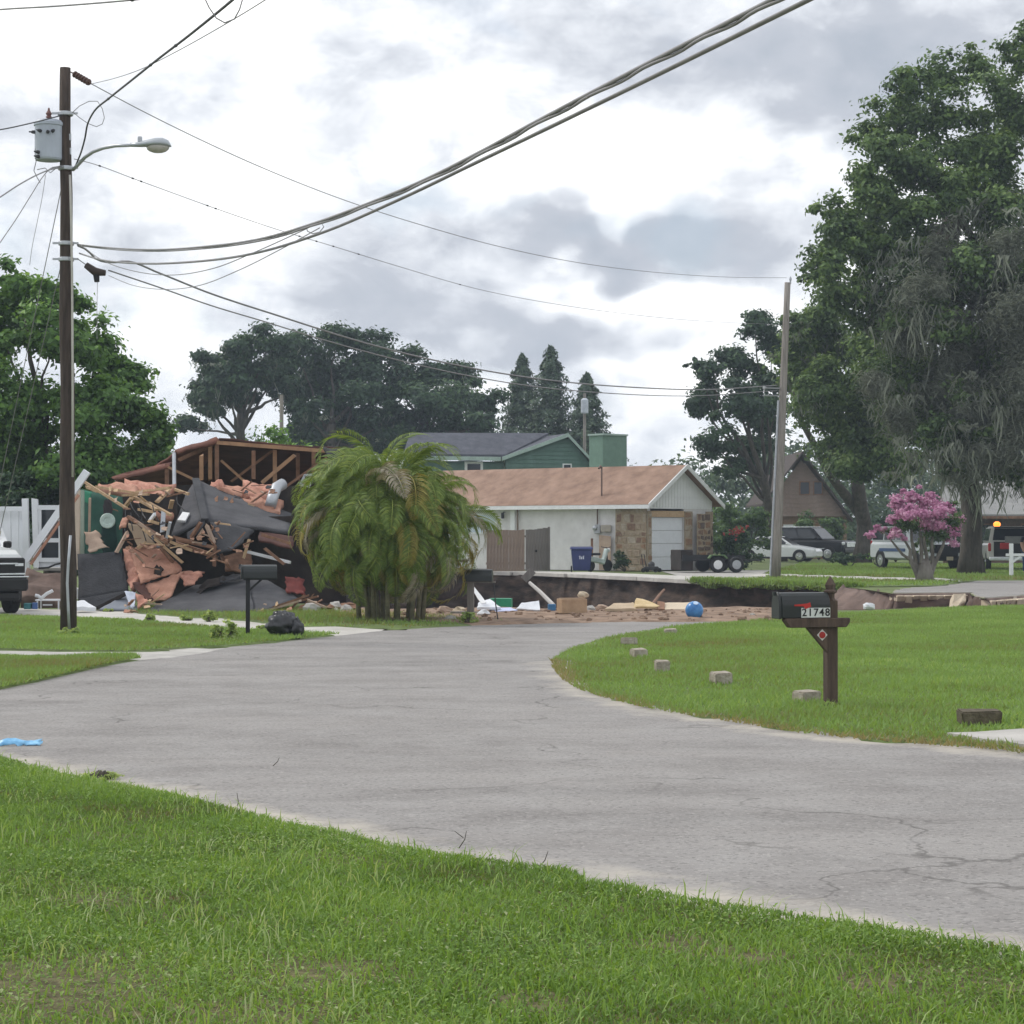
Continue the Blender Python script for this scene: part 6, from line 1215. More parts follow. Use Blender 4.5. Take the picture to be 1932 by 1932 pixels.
def wire(label, pts, YA, YB, r, mat=None, name='power_line', group=None, beads=(), twist=0, ext=None):
    """pts: where the wire shows; it hangs in the vertical plane between its two ends at distances YA and YB"""
    (uA, _), (uB, _) = pts[0], pts[-1]; kA, kB = (uA - 966) / FPX, (uB - 966) / FPX; XA, XB = kA * YA, kB * YB; dX, dY = XB - XA, YB - YA
    # smooth the trace first
    us = np.array([p[0] for p in pts], float); vs = np.array([p[1] for p in pts], float); tt = np.concatenate([[0], np.cumsum(np.hypot(np.diff(us), np.diff(vs)))]); n = max(12, len(pts) * 7); ti = np.linspace(0, tt[-1], n)
    def spl(y):
        m = np.gradient(y, tt); i = np.clip(np.searchsorted(tt, ti, side='right') - 1, 0, len(tt) - 2); h = tt[i + 1] - tt[i]; s = (ti - tt[i]) / h
        return (2 * s**3 - 3 * s**2 + 1) * y[i] + (s**3 - 2 * s**2 + s) * h * m[i] + (-2 * s**3 + 3 * s**2) * y[i + 1] + (s**3 - s**2) * h * m[i + 1]
    U, V = (spl(us), spl(vs)) if len(pts) > 2 else (np.interp(ti, tt, us), np.interp(ti, tt, vs)); out = []
    for u, v in zip(U, V):
        k = (u - 966) / FPX; den = dX - k * dY
        t = (k * YA - XA) / den if abs(den) > 1e-6 else 0
        out.append(P(u, v, YA + min(max(t, -.4), 1.4) * dY))
    w = MB(); w.tube(out, r, 6 if r < .012 else 8)
    if twist:      # lashed bundle: a second strand carried just under the first
        w.tube([p + Vector((.012 * math.sin(i), 0, -twist)) for i, p in enumerate(out)], r * .8, 6)
    if beads:
        R = thing(name, label, 'wire', out[0], 0, group); w.build('strand', mat or m_wire, R, smooth=True)
        for b in beads:
            i = int(b * (n - 1)); d = (out[min(i + 1, n - 1)] - out[i - 1]).normalized(); q = MB(); q.lathe([(r * .8, -.035), (r * .6 + .011, -.02), (r * .6 + .011, .02), (r * .8, .035)], out[i], d, 8); q.build('clamp', m_wire, R)
    else: w.build(name, mat or m_wire, smooth=True, label=label, cat='wire', group=group)
    return out
Y1 = YP
wire('upper thick cable bundle sweeping from the dark pole to the top edge', [(146, 461), (200, 467), (300, 471), (390, 465), (480, 453), (600, 419), (700, 382), (800, 340), (900, 290), (1000, 236), (1200, 131), (1455, 0), (1700, -130)], Y1, 9, .0115, m_wireg, 'cable', twist=.019)
wire('lower thick cable sweeping from the dark pole to the top edge', [(150, 478), (185, 489), (260, 497), (350, 495), (480, 478), (600, 442), (750, 378), (900, 306), (1050, 234), (1200, 161), (1525, 0), (1750, -112)], Y1, 9, .0125, m_wireg, 'cable')
wire('thin drop wire looping from the pole up to the cable splice', [(148, 460), (195, 492), (260, 513), (320, 519), (400, 507), (480, 476), (560, 440), (600, 421)], Y1, 21.5, .0055, m_wireg, 'drop_wire')
wire('lowest thin drop wire looping below the cable splice', [(205, 520), (250, 538), (310, 546), (370, 540), (450, 510), (530, 470), (603, 430)], Y1, 21.3, .005, m_wireg, 'drop_wire')
wire('top thin line from pole top insulator to the far pole top', [(172, 158), (260, 205), (350, 250), (480, 310), (640, 374), (800, 426), (950, 467), (1100, 497), (1250, 515), (1380, 523), (1484, 524)], Y1 - .4, YR, .0075, m_wireg)
wire('sagging thin line strung with small clamps below the street lamp', [(140, 300), (165, 306), (260, 340), (420, 398), (520, 432), (620, 462), (750, 502), (900, 545), (1050, 574), (1180, 592), (1300, 604), (1478, 613)], Y1, YR, .006, m_wireg, beads=(.04, .09, .105, .20, .215, .33, .345, .36, .38, .41, .56, .565))
wire('thick cable running from the dark pole to the far pole', [(148, 464), (165, 472), (180, 488), (205, 495), (240, 493), (300, 515), (390, 551), (520, 594), (700, 650), (830, 682), (950, 705), (1080, 722), (1200, 731), (1330, 735), (1466, 727)], Y1, YR, .017, m_wireg, 'cable')
wire('thinner cable below the thick one towards the far pole', [(205, 510), (300, 542), (400, 577), (500, 607), (600, 638), (700, 666), (850, 702), (1000, 728), (1150, 742), (1300, 747), (1466, 737)], Y1, YR, .012, m_wireg, 'cable')
wire('heavy service cable rising from the pole to the top edge left of centre', [(143, 312), (152, 290), (160, 262), (166, 232), (180, 207), (205, 186), (250, 150), (300, 110), (350, 72), (400, 32), (435, 3), (480, -36)], Y1 - .1, 18, .013, m_wire, 'cable', beads=(.30, .50, .62, .97))
wire('thin line from the insulator crossing behind the service cable', [(174, 158), (215, 148), (265, 131), (320, 104), (400, 60), (500, 0), (560, -40)], Y1 - .4, 17, .005, m_wireg)
wire('wire leaving the transformer top to the left edge', [(118, 217), (100, 222), (60, 232), (20, 241), (-60, 254)], Y1, 31, .010, m_wire)
wire('single wire crossing the top left corner', [(-60, 24), (0, 18), (100, 12), (250, 0), (330, -8)], 26, 22, .010, m_wireg, beads=(.80,))
wire('service drop from under the transformer to the left edge', [(118, 316), (95, 320), (70, 330), (40, 346), (0, 372), (-60, 410)], Y1, 28, .010, m_wireg)
wire('steeper service drop from under the transformer to the left edge', [(118, 313), (95, 318), (82, 332), (60, 366), (30, 414), (0, 458), (-40, 520)], Y1, 29, .008, m_wireg)
wire('faint slack guy wire from transformer down towards the tree', [(86, 330), (80, 370), (70, 420), (60, 470), (56, 500)], Y1, 36, .004, m_wireg)
wire('small jumper loop beside the pole under the service cable', [(137, 210), (150, 198), (170, 191), (186, 195), (196, 215), (194, 233), (180, 238), (160, 228), (140, 212)], Y1 - .1, Y1 - .12, .006, m_wireg, 'jumper_loop') if False else None
def loop(label, uv, Y, r):
    t = MB(); t.tube([P(u, v, Y) for u, v in uv], r, 6); t.build('jumper_loop', m_wireg, smooth=True, label=label, cat='wire')
loop('small jumper wire loop right of the pole above the lamp arm', [(136, 213), (150, 200), (168, 191), (184, 191), (193, 205), (197, 222), (193, 234), (182, 239), (166, 233), (150, 222), (138, 212)], YP - .2, .006)
loop('jumper wires hanging on the left side of the transformer can', [(78, 256), (70, 262), (66, 285), (68, 305), (64, 322), (70, 335), (76, 345)], YP - .15, .007)
loop('jumper wires under the transformer can joining the pole', [(70, 320), (85, 317), (95, 326), (105, 318), (120, 312)], YP - .15, .007)
loop('hanging wire loop at the top edge above the lamp', [(383, -10), (395, 15), (408, 34), (424, 43), (442, 36), (452, 18), (460, -10)], 18, .006)
loop('pigtail hook wire on the cable splice', [(577, 424), (580, 436), (590, 441), (603, 438), (611, 428), (606, 420), (596, 424)], 21.4, .005)
def closure():
    R = thing('splice_closure', 'dark splice closure hanging on the cable right of the pole', 'cable box', P(180, 525, YP - .2))
    t = MB(); t.tube([P(162, 500, YP - .2), P(180, 513, YP - .2), P(199, 515, YP - .2)], [.05, .07, .045], 10); t.build('sleeve', M('closure_brown', (.045, .032, .026), .6), R, smooth=True)
    t = MB(); t.tube([P(181, 512, YP - .2), P(183, 532, YP - .2)], [.055, .04], 10); t.build('drop_box', m_black, R)
    t = MB(); t.tube([P(146, 488, YP - .1), P(163, 500, YP - .2)], .008, 6); t.tube([P(184, 532, YP - .2), P(183, 575, YP - .2), P(183, 640, YP - .2)], .004, 5); t.build('hanger', m_wireg, R)
closure()
def guys():
    for i, (top, bot, g0, lab) in enumerate((((122, 470), (2, 1010), (14, 925), 'guy wire with pale guard left of the dark pole'), ((121, 330), (-14, 1000), (6, 905), 'outer guy wire with pale guard at the left edge'))):
        a = P(top[0], top[1], YP); b = G(bot[0] - 40, 1168); R = thing('guy_wire', lab, 'guy wire', b); t = MB(); t.tube([a, b], .007, 6); t.build('strand', m_wireg, R)
        t = MB(); d = (a - b).normalized(); L_ = (a - b).length; t.tube([b + d * .1, b + d * (L_ * .27)], .022, 8); t.build('guard', M('guard_pale', (.50, .47, .36), .6), R)
guys()
# ================================================================== VEHICLES  (local: x forward, y left, z up)
m_tyre = M('tyre', (.018, .018, .019), .85, .2); m_trim = M('car_trim_black', (.012, .012, .013), .4, .2); m_chrome = M('chrome', (.6, .62, .64), .18, .08, 3, metal=.9)
m_cglass = M('car_glass', (.018, .022, .028), .06, .2, 2, spec=.6); m_hl = M('headlight', (.70, .73, .76), .12, .1, 8); m_tail = M('tail_lamp', (.40, .02, .02), .2, .1)
def paint(n, c): return M('paint_' + n, c, .22, .03, 2, spec=.6)
def vehicle(name, label, cat, o, rz, p):
    R = thing(name, label, cat, o, rz, p.get('group')); body = p['paint']
    # lower body loft: x, half width, bottom, top
    st = p['st']; t = MB(); n = 10
    for (x, w, zb, zt) in st:
        h = zt - zb
        for (fy, fz) in ((-.86, 0), (-1.0, .12), (-1.0, .55), (-.985, .82), (-.88, .985), (.88, .985), (.985, .82), (1.0, .55), (1.0, .12), (.86, 0)): t.v.append(Vector((x, fy * w, zb + fz * h)))
    for i in range(len(st) - 1):
        for j in range(n): t.f.append((i * n + j, i * n + (j + 1) % n, (i + 1) * n + (j + 1) % n, (i + 1) * n + j))
    t.f.append(tuple(range(n))); t.f.append(tuple(range((len(st) - 1) * n, len(st) * n))[::-1]); t.build('body', body, R, local=True, bevel=.012)
    # greenhouse
    xf0, xf1, xr1, xr0, wb, wt, z0, z1 = p['cab']; t = MB(); C = [Vector(q) for q in ((xr0, -wb, z0), (xf0, -wb, z0), (xf0, wb, z0), (xr0, wb, z0), (xr1, -wt, z1), (xf1, -wt, z1), (xf1, wt, z1), (xr1, wt, z1))]; t.hexa(C); t.build('cabin', p.get('roof', body), R, local=True, bevel=.05, bseg=2)
    def pane(a, b, c, d, s0, s1, h0, h1, nm='window', mat=m_cglass):
        q = lambda s, h: (a.lerp(b, s)).lerp(d.lerp(c, s), h); nn = (b - a).cross(d - a).normalized(); t = MB(); t.slab([q(s0, h0) + nn * .004, q(s1, h0) + nn * .004, q(s1, h1) + nn * .004, q(s0, h1) + nn * .004], .008, nn); t.build(nm, mat, R, local=True)
    splits = p.get('side', ((.05, .48), (.53, .93)))
    for (s0, s1) in splits:
        pane(C[0], C[1], C[5], C[4], s0, s1, .12, .86); pane(C[2], C[3], C[7], C[6], 1 - s1, 1 - s0, .12, .86)
    pane(C[1], C[2], C[6], C[5], .06, .94, .08, .92, 'windshield'); pane(C[3], C[0], C[4], C[7], .08, .92, .15, .88, 'rear_window')
    # wheels
    rw = p['rw']
    for x in p['ax']:
        for s in (-1, 1):
            wv = bpy.data.objects.new('wheel', None); COL.objects.link(wv); wv.parent = R; wv.location = (x, s * (p['tw'] - .09), rw)
            t = MB(); t.lathe([(rw * .6, -.11), (rw * .93, -.105), (rw, -.06), (rw, .06), (rw * .93, .105), (rw * .6, .11)], (0, 0, 0), (0, 1, 0), 22); t.build('tyre', m_tyre, wv, local=True)
            t = MB(); t.lathe([(.03, .13), (.06, .135), (.09, .115), (rw * .5, .114), (rw * .64, .112)], (0, 0, 0), (0, s, 0), 20); t.build('rim', m_chrome, wv, local=True)
            t = MB(); ra = rw * 1.16; pts = [(x + math.cos(q) * ra, s * (p['tw'] + .006), rw + math.sin(q) * ra) for q in np.linspace(-.35, math.pi + .35, 14)]; t.slab(pts, .14, (0, -s, 0)); t.build('wheel_arch', m_trim, R, local=True)
    for (nm, c, d, mt) in p['bits']:
        t = MB(); t.box(c, d); t.build(nm, mt, R, local=True, bevel=min(d) * .25)
    return R
wh = paint('white', (.72, .74, .75)); bk = M('paint_black', (.010, .011, .014), .28, .03, 2, spec=.25); sv_ = paint('silver', (.36, .39, .42))
# white pickup nosing in at the left edge
pk = dict(paint=wh, st=[(2.92, .80, .55, 1.02), (2.84, .93, .48, 1.20), (2.5, .98, .45, 1.27), (1.5, 1.0, .45, 1.33), (1.2, 1.0, .45, 1.34), (-.8, 1.0, .45, 1.32), (-2.85, .99, .5, 1.32), (-2.95, .96, .55, 1.28)],
          cab=(1.35, .75, -.75, -.95, .93, .78, 1.30, 1.92), rw=.40, ax=(1.95, -1.75), tw=1.0, side=((.04, .46), (.52, .92)),
          bits=[('bumper', (2.98, 0, .60), (.16, 1.92, .26), m_trim), ('bumper_top', (2.99, 0, .745), (.10, 1.94, .03), m_chrome), ('grille', (2.90, 0, .93), (.12, 1.84, .37), m_trim), ('grille_bar', (2.97, 0, 1.0), (.03, 1.55, .03), m_chrome), ('grille_bar', (2.97, 0, .80), (.03, 1.84, .035), m_chrome),
                ('headlight', (2.87, .80, .98), (.19, .20, .09), m_hl), ('headlight', (2.87, -.80, .98), (.19, .20, .09), m_hl), ('mirror', (1.0, 1.10, 1.36), (.12, .16, .14), m_trim), ('mirror', (1.0, -1.10, 1.36), (.12, .16, .14), m_trim), ('air_dam', (2.85, 0, .38), (.2, 1.7, .2), m_trim)])
b0 = P(52, 1160, 43.2); pa = math.radians(-62); fx = Vector((math.cos(pa), math.sin(pa), 0)); fy = Vector((-math.sin(pa), math.cos(pa), 0))
corner = Vector((b0.x, b0.y, 0)); o_ = corner - fx * 2.98 - fy * .96
trk = vehicle('pickup_truck', 'white pickup truck with black grille cut by the left edge', 'pickup', o_, pa, pk)
t = MB(); t.slab([(3.0, .02, 1.0), (3.0, -.02, 1.02), (3.0, -.07, 1.02), (3.0, -.07, 1.035), (3.0, .0, 1.04), (3.0, .07, 1.035), (3.0, .09, .985), (3.0, .02, .975), (3.0, .0, .96), (3.0, -.06, .965)], .02, (1, 0, 0)); t.build('emblem', M('emblem_gold', (.62, .60, .50), .3), trk, local=True)
# white low sedan
sd_ = dict(paint=wh, st=[(2.35, .62, .32, .60), (2.2, .80, .24, .72), (1.6, .88, .2, .84), (.95, .90, .2, .93), (-1.2, .90, .2, .96), (-1.9, .88, .24, .97), (-2.3, .80, .34, .92), (-2.38, .7, .45, .85)],
           cab=(1.05, .25, -.95, -1.65, .80, .60, .90, 1.40), rw=.32, ax=(1.42, -1.38), tw=.90, bits=[('headlight', (2.12, .62, .66), (.3, .22, .1), m_hl), ('headlight', (2.12, -.62, .66), (.3, .22, .1), m_hl), ('tail_lamp', (-2.30, .64, .78), (.12, .26, .14), m_tail), ('tail_lamp', (-2.30, -.64, .78), (.12, .26, .14), m_tail), ('bumper', (-2.34, 0, .42), (.12, 1.4, .22), m_trim), ('sill', (0, .89, .24), (2.2, .05, .1), m_trim), ('sill', (0, -.89, .24), (2.2, .05, .1), m_trim), ('mirror', (.75, .95, .98), (.12, .16, .1), wh), ('mirror', (.75, -.95, .98), (.12, .16, .1), wh), ('licence_plate', (-2.41, 0, .62), (.02, .4, .14), m_hl)])
o_ = G(1468, 1060); vehicle('sedan', 'low white car parked left of the black car behind the far pole', 'car', o_, math.radians(-22), sd_)
# big black sport utility
sb_ = dict(paint=bk, st=[(2.55, .80, .5, 1.0), (2.45, .96, .42, 1.14), (1.4, 1.0, .4, 1.2), (1.1, 1.01, .4, 1.22), (-2.4, 1.01, .42, 1.24), (-2.58, .95, .5, 1.2)], cab=(1.25, .55, -2.35, -2.52, .95, .80, 1.20, 1.88), rw=.40, ax=(1.62, -1.5), tw=1.01, side=((.03, .30), (.33, .62), (.65, .92)),
           bits=[('grille', (2.56, 0, .92), (.08, 1.1, .3), m_chrome), ('bumper', (2.58, 0, .58), (.14, 1.8, .22), bk), ('headlight', (2.44, .80, .98), (.24, .26, .18), m_hl), ('headlight', (2.44, -.80, .98), (.24, .26, .18), m_hl), ('roof_rail', (-.9, .74, 1.92), (2.6, .05, .05), m_chrome), ('roof_rail', (-.9, -.74, 1.92), (2.6, .05, .05), m_chrome), ('side_moulding', (0, 1.015, .70), (3.0, .02, .05), m_chrome), ('side_moulding', (0, -1.015, .70), (3.0, .02, .05), m_chrome), ('mirror', (.95, 1.12, 1.28), (.14, .2, .16), bk), ('mirror', (.95, -1.12, 1.28), (.14, .2, .16), bk), ('tail_lamp', (-2.54, .88, 1.0), (.1, .12, .5), m_tail), ('tail_lamp', (-2.54, -.88, 1.0), (.1, .12, .5), m_tail)])
o_ = G(1527, 1057.5); vehicle('sport_utility', 'large black sport utility car in front of the brown house', 'car', o_, math.radians(-33), sb_)
# patrol car behind the crape myrtle
pp = dict(sb_); pp['paint'] = paint('grey_white', (.52, .56, .58))
pp['bits'] = [(nm, c, ((.1, 1.55, .36) if nm == 'grille' else d), (m_trim if nm == 'grille' else pp['paint'] if m_ is bk else m_)) for nm, c, d, m_ in sb_['bits'] if nm not in ('roof_rail', 'side_moulding')] + [('push_bar', (2.68, 0, .78), (.05, 1.0, .5), m_trim), ('lower_grille', (2.66, 0, .50), (.06, 1.7, .2), m_trim), ('light_bar', (.1, 0, 1.93), (.28, 1.2, .09), m_cglass), ('licence_plate', (2.70, .1, .50), (.02, .32, .16), M('plate_tan', (.55, .48, .36), .5)), ('door_stripe', (-.4, 1.02, .85), (2.4, .012, .14), M('stripe_blue', (.05, .09, .2), .4)), ('door_stripe', (-.4, -1.02, .85), (2.4, .012, .14), M('stripe_blue', (.05, .09, .2), .4))]
o_ = G(1740, 1075); pr = vehicle('patrol_car', 'pale patrol car with blue light half hidden behind the pink crape myrtle', 'car', o_ + Vector((0, 1.2, 0)), math.radians(-72), pp)
t = MB(); t.ball((.1, .40, 2.01), (.10, .13, .075), 10, 7); t.build('blue_beacon', M('blue_beacon', (.05, .18, 1.0), .3, 0, emit=3.0), pr, local=True)
# rescue truck seen from behind with its tail open, amber beacon on the roof
rt = dict(paint=paint('offwhite', (.55, .54, .52)), st=[(2.6, .8, .5, 1.0), (2.45, .95, .45, 1.15), (1.4, 1.0, .45, 1.2), (-2.4, 1.0, .45, 1.22), (-2.5, .98, .5, 1.2)], cab=(1.3, .6, -2.3, -2.48, .96, .82, 1.18, 1.86), rw=.39, ax=(1.6, -1.5), tw=1.0, side=((.03, .3), (.33, .62), (.65, .92)),
          bits=[('open_cargo_bay', (-2.49, 0, .92), (.06, 1.5, .62), m_trim), ('rear_bumper', (-2.58, 0, .52), (.18, 1.9, .14), m_hl), ('tail_lamp', (-2.50, .92, 1.0), (.1, .12, .34), m_tail), ('tail_lamp', (-2.50, -.92, 1.0), (.1, .12, .34), m_tail), ('raised_tailgate', (-2.75, 0, 1.82), (.7, 1.5, .06), m_trim), ('red_cargo', (-2.54, .3, 1.05), (.08, .4, .26), m_tail), ('grey_cargo', (-2.53, -.2, 1.3), (.06, 1.0, .3), M('cargo_grey', (.22, .22, .23), .8))])
o_ = G(1925, 1078); rr_ = vehicle('rescue_truck', 'off white utility vehicle with lit amber beacon at the right edge', 'truck', o_ + Vector((0, 2.4, 0)), math.radians(82), rt)
t = MB(); t.ball((-1.6, .55, 1.95), (.15, .15, .12), 12, 8); t.build('amber_beacon', M('amber_beacon', (1.0, .27, .03), .3, 0, emit=1.9), rr_, local=True)
# ================================================================== MAILBOXES AND SMALL THINGS
def text_mesh(s, size, depth=.002):
    c = bpy.data.curves.new('digits', 'FONT'); c.body = s; c.size = size; c.extrude = depth; c.align_x = 'CENTER'; c.align_y = 'CENTER'; c.offset = size * .012
    o = bpy.data.objects.new('digits', c); COL.objects.link(o); bpy.context.view_layer.update()
    me = bpy.data.meshes.new_from_object(o.evaluated_get(bpy.context.evaluated_depsgraph_get())); bpy.data.objects.remove(o); bpy.data.curves.remove(c); return me
m_post = M('post_brown', (.075, .052, .042), .85, .3, 4, .4, 40, col2=(.125, .088, .068), stretch=(4, 4, .6))
m_mail = M('mailbox_black', (.012, .016, .016), .3, .2, 5, spec=.5)
def mailbox_body(R, x0, x1, z0, w, h, mat, door_out=True):
    """round topped box along local x; door at x0"""
    prof = [(-w, 0), (-w, h * .45)] + [(-w * math.cos(q), h * .45 + h * .55 * math.sin(q)) for q in np.linspace(.15, math.pi - .15, 9)] + [(w, h * .45), (w, 0)]
    t = MB(); n = len(prof)
    t.v = [Vector((x, y, z0 + z)) for x in (x0, x1) for y, z in prof]; t.f = [(i, (i + 1) % n, n + (i + 1) % n, n + i) for i in range(n)] + [tuple(range(n))[::-1], tuple(range(n, 2 * n))]; t.build('box_shell', mat, R, local=True, bevel=.006)
    t = MB(); t.v = [Vector((x, y * 1.05, z0 - .006 + z * 1.05)) for x in (x0 - .03, x0 - .002) for y, z in prof]; t.f = [(i, (i + 1) % n, n + (i + 1) % n, n + i) for i in range(n)] + [tuple(range(n))[::-1], tuple(range(n, 2 * n))]; d = t.build('door', mat, R, local=True, bevel=.006)
    t = MB(); t.box((0, 0, h * .86), (.03, .03, .035)); q = t.build('handle', mat, d, local=True); q.location = (-.025, 0, h * .9)
def wooden_mailbox():
    b = G(1567, 1334); R = thing('post_mailbox', 'black mailbox numbered 21748 on carved brown wooden post', 'mailbox', b, math.radians(17))
    t = MB(); w = .052; t.box((0, 0, .48), (2 * w, 2 * w, 1.0)); t.build('post', m_post, R, local=True, bevel=.006)
    t = MB(); t.lathe([(.055, .98), (.042, 1.0), (.042, 1.04), (.066, 1.05), (.066, 1.065), (.045, 1.08), (.055, 1.12), (.03, 1.165), (.004, 1.20)], (0, 0, .0), UPZ, 4); t.build('finial', m_post, R, local=True)
    t = MB(); y0 = -.05; t.slab([(-.49, y0 - .045, .80), (-.44, y0 - .045, .735), (-.06, y0 - .045, .735), (.12, y0 - .045, .735), (.155, y0 - .045, .78), (.155, y0 - .045, .82), (-.49, y0 - .045, .82)], .09, (0, 1, 0)); t.build('arm', m_post, R, local=True, bevel=.006)
    t = MB(); t.slab([(-.26, -.06, .733), (-.055, -.06, .733), (-.055, -.06, .50)], .05, (0, 1, 0)); t.build('brace', m_post, R, local=True, bevel=.004)
    mailbox_body(R, -.52, -.04, .822, .085, .235, m_mail)
    # white number tiles with black digits
    for i, ch in enumerate('21748'):
        x = -.302 + i * .0575; t = MB(); t.box((x, -.0875, .871), (.056, .004, .088)); tl_ = t.build('number_tile', M('tile_white', (.70, .72, .70), .5, .05), R, local=True)
        me = text_mesh(ch, .098); o = link('digit', me, m_black, tl_); o.rotation_euler = (math.pi / 2, 0, 0); o.location = (0, -.0055, .044)
    m_red = M('flag_red', (.50, .035, .03), .5, .1)
    t = MB(); t.slab([(-.40, -.094, .945), (-.27, -.094, .955), (-.245, -.094, .965), (-.235, -.094, .925), (-.29, -.094, .905), (-.31, -.094, .93), (-.40, -.094, .932)], .006, (0, 1, 0)); t.build('flag', m_red, R, local=True)
    t = MB(); c = Vector((-.112, -.066, .665)); t.slab([c + Vector((math.cos(q) * .052, 0, math.sin(q) * .052)) for q in np.linspace(0, 2 * math.pi, 5)[:-1]], .004, (0, 1, 0)); t.build('reflector_plate', M('plate_white', (.66, .64, .60), .5, .06), R, local=True)
    t = MB(); t.lathe([(.0, 0), (.032, 0), (.03, .006), (.0, .008)], c, (0, -1, 0), 16); t.build('reflector', M('reflector_red', (.36, .03, .025), .25, .1), R, local=True)
wooden_mailbox()
def black_mailbox():
    b = G(470, 1203); R = thing('black_mailbox', 'plain black mailbox on thin black post beside the trash bag', 'mailbox', b, math.radians(8))
    t = MB(); t.box((-.02, 0, .46), (.065, .065, .96)); t.build('post', m_black, R, local=True, bevel=.005)
    mailbox_body(R, -.10, .42, .90, .11, .21, m_mail)
    t = MB(); t.beam((.0, 0, .72), (.2, 0, .90), .03, .03); t.build('brace', m_black, R, local=True); t = MB(); t.box((.16, 0, .89), (.5, .12, .02)); t.build('arm', m_black, R, local=True)
black_mailbox()
def leaning_mailbox():
    b = G(888, 1172); R = thing('old_mailbox', 'old dark mailbox on weathered post right of the palm', 'mailbox', b, math.radians(-6))
    t = MB(); t.box((0, 0, .38), (.12, .12, .80)); t.build('post', m_woodg, R, local=True, bevel=.008)
    mailbox_body(R, -.08, .40, .72, .12, .22, m_mail); t = MB(); t.box((.15, 0, .71), (.6, .16, .03)); t.build('arm', m_woodg, R, local=True)
    t = MB(); t.tube([(.42, -.02, .7), (.46, -.03, .3), (.5, -.02, .02)], .012, 6); t.build('loose_wire', m_wire, R, local=True)
leaning_mailbox()
def white_mailbox():
    b = G(1908, 1089); R = thing('white_mailbox_post', 'white wooden mailbox post with cross arm at the right edge', 'mailbox post', b)
    t = MB(); t.box((0, 0, .60), (.13, .13, 1.22)); t.build('post', m_white, R, local=True, bevel=.01)
    t = MB(); t.box((.14, 0, .80), (.66, .10, .10)); t.build('arm', m_white, R, local=True, bevel=.01)
    t = MB(); t.beam((.06, 0, .55), (.34, 0, .76), .07, .07); t.build('brace', m_white, R, local=True)
white_mailbox()
# --- weathered blocks edging the lawn
m_blk = M('block_weathered', (.34, .285, .22), .95, .3, 9, .8, 40, col2=(.50, .46, .39)); m_blk2 = M('block_mossy', (.085, .07, .045), .95, .35, 14, .8, 40, col2=(.16, .135, .095))
def block(label, u, v, w, d, h, rz, seed, mat=m_blk):
    b = G(u, v, .03); r = random.Random(seed); t = MB(); Rm = Matrix.Rotation(-.10, 3, 'X') @ Matrix.Rotation(rz, 3, 'Z') if rz < 0 else Matrix.Rotation(.09, 3, 'X') @ Matrix.Rotation(rz, 3, 'Z')
    t.hexa([b + Rm @ Vector((x * w / 2 * r.uniform(.93, 1.04), y * d / 2 * r.uniform(.93, 1.04), z * r.uniform(.93, 1.05))) for z in (-.01, h) for x, y in ((-1, -1), (1, -1), (1, 1), (-1, 1))])
    t.build('stone_block', mat, bevel=.012, bseg=2, label=label, cat='block', group='stone blocks edging the lawn')
block('largest dark mossy stone block, near the small driveway at right', 1847, 1364, .34, .20, .11, .08, 1, m_blk2)
block('stone block just left of the wooden mailbox post', 1521, 1323, .21, .19, .10, .55, 2)
block('stone block second left of the wooden mailbox post', 1360, 1288, .20, .18, .11, .35, 3)
block('stone block third left of the wooden mailbox post', 1249, 1266, .16, .16, .12, .12, 4)
block('stone block fourth from the mailbox, by the lawn tip', 1205, 1238, .19, .17, .095, .4, 5)
block('stone block at the lawn edge nearest the road bend', 1187, 1215, .21, .17, .09, -.3, 6)
block('flat farthest stone block near the road end', 1265, 1195, .20, .15, .07, .1, 7)
# --- trash bag
def bag():
    b = G(537, 1203, .02); R = thing('trash_bag', 'full shiny black trash bag on the grass right of the mailbox', 'trash bag', b); mt = M('bag_black', (.014, .015, .018), .28, .3, 6, .7, 9, spec=.6)
    t = MB(); t.ball(b + Vector((-.03, 0, .19)), (.24, .22, .20), 34, 24, .27, 3); t.build('bag_body', mt, R, smooth=True)
    t = MB(); t.ball(b + Vector((.17, -.05, .14)), (.12, .13, .15), 24, 16, .34, 8); t.build('bag_side', mt, R, smooth=True)
    t = MB(); t.ball(b + Vector((-.08, 0, .36)), (.09, .07, .04), 14, 8, .35, 5); t.build('bag_knot', mt, R, smooth=True)
bag()
# --- blue wrapper on the road
def wrapper():
    a = G(36, 1404, .01); R = MB(); R.cloth([a + Vector((-.19, -.02, .02)), a + Vector((.16, .03, .045)), a + Vector((.165, -.04, .0)), a + Vector((-.19, -.07, .0))], 16, 6, .035, .006, .03, 9, 3)
    R.build('plastic_wrapper', M('wrapper_blue', (.12, .42, .78), .35, .25, 9, col2=(.34, .66, .92)), smooth=True, label='bright blue crumpled plastic wrapper on the road at left', cat='litter')
wrapper()
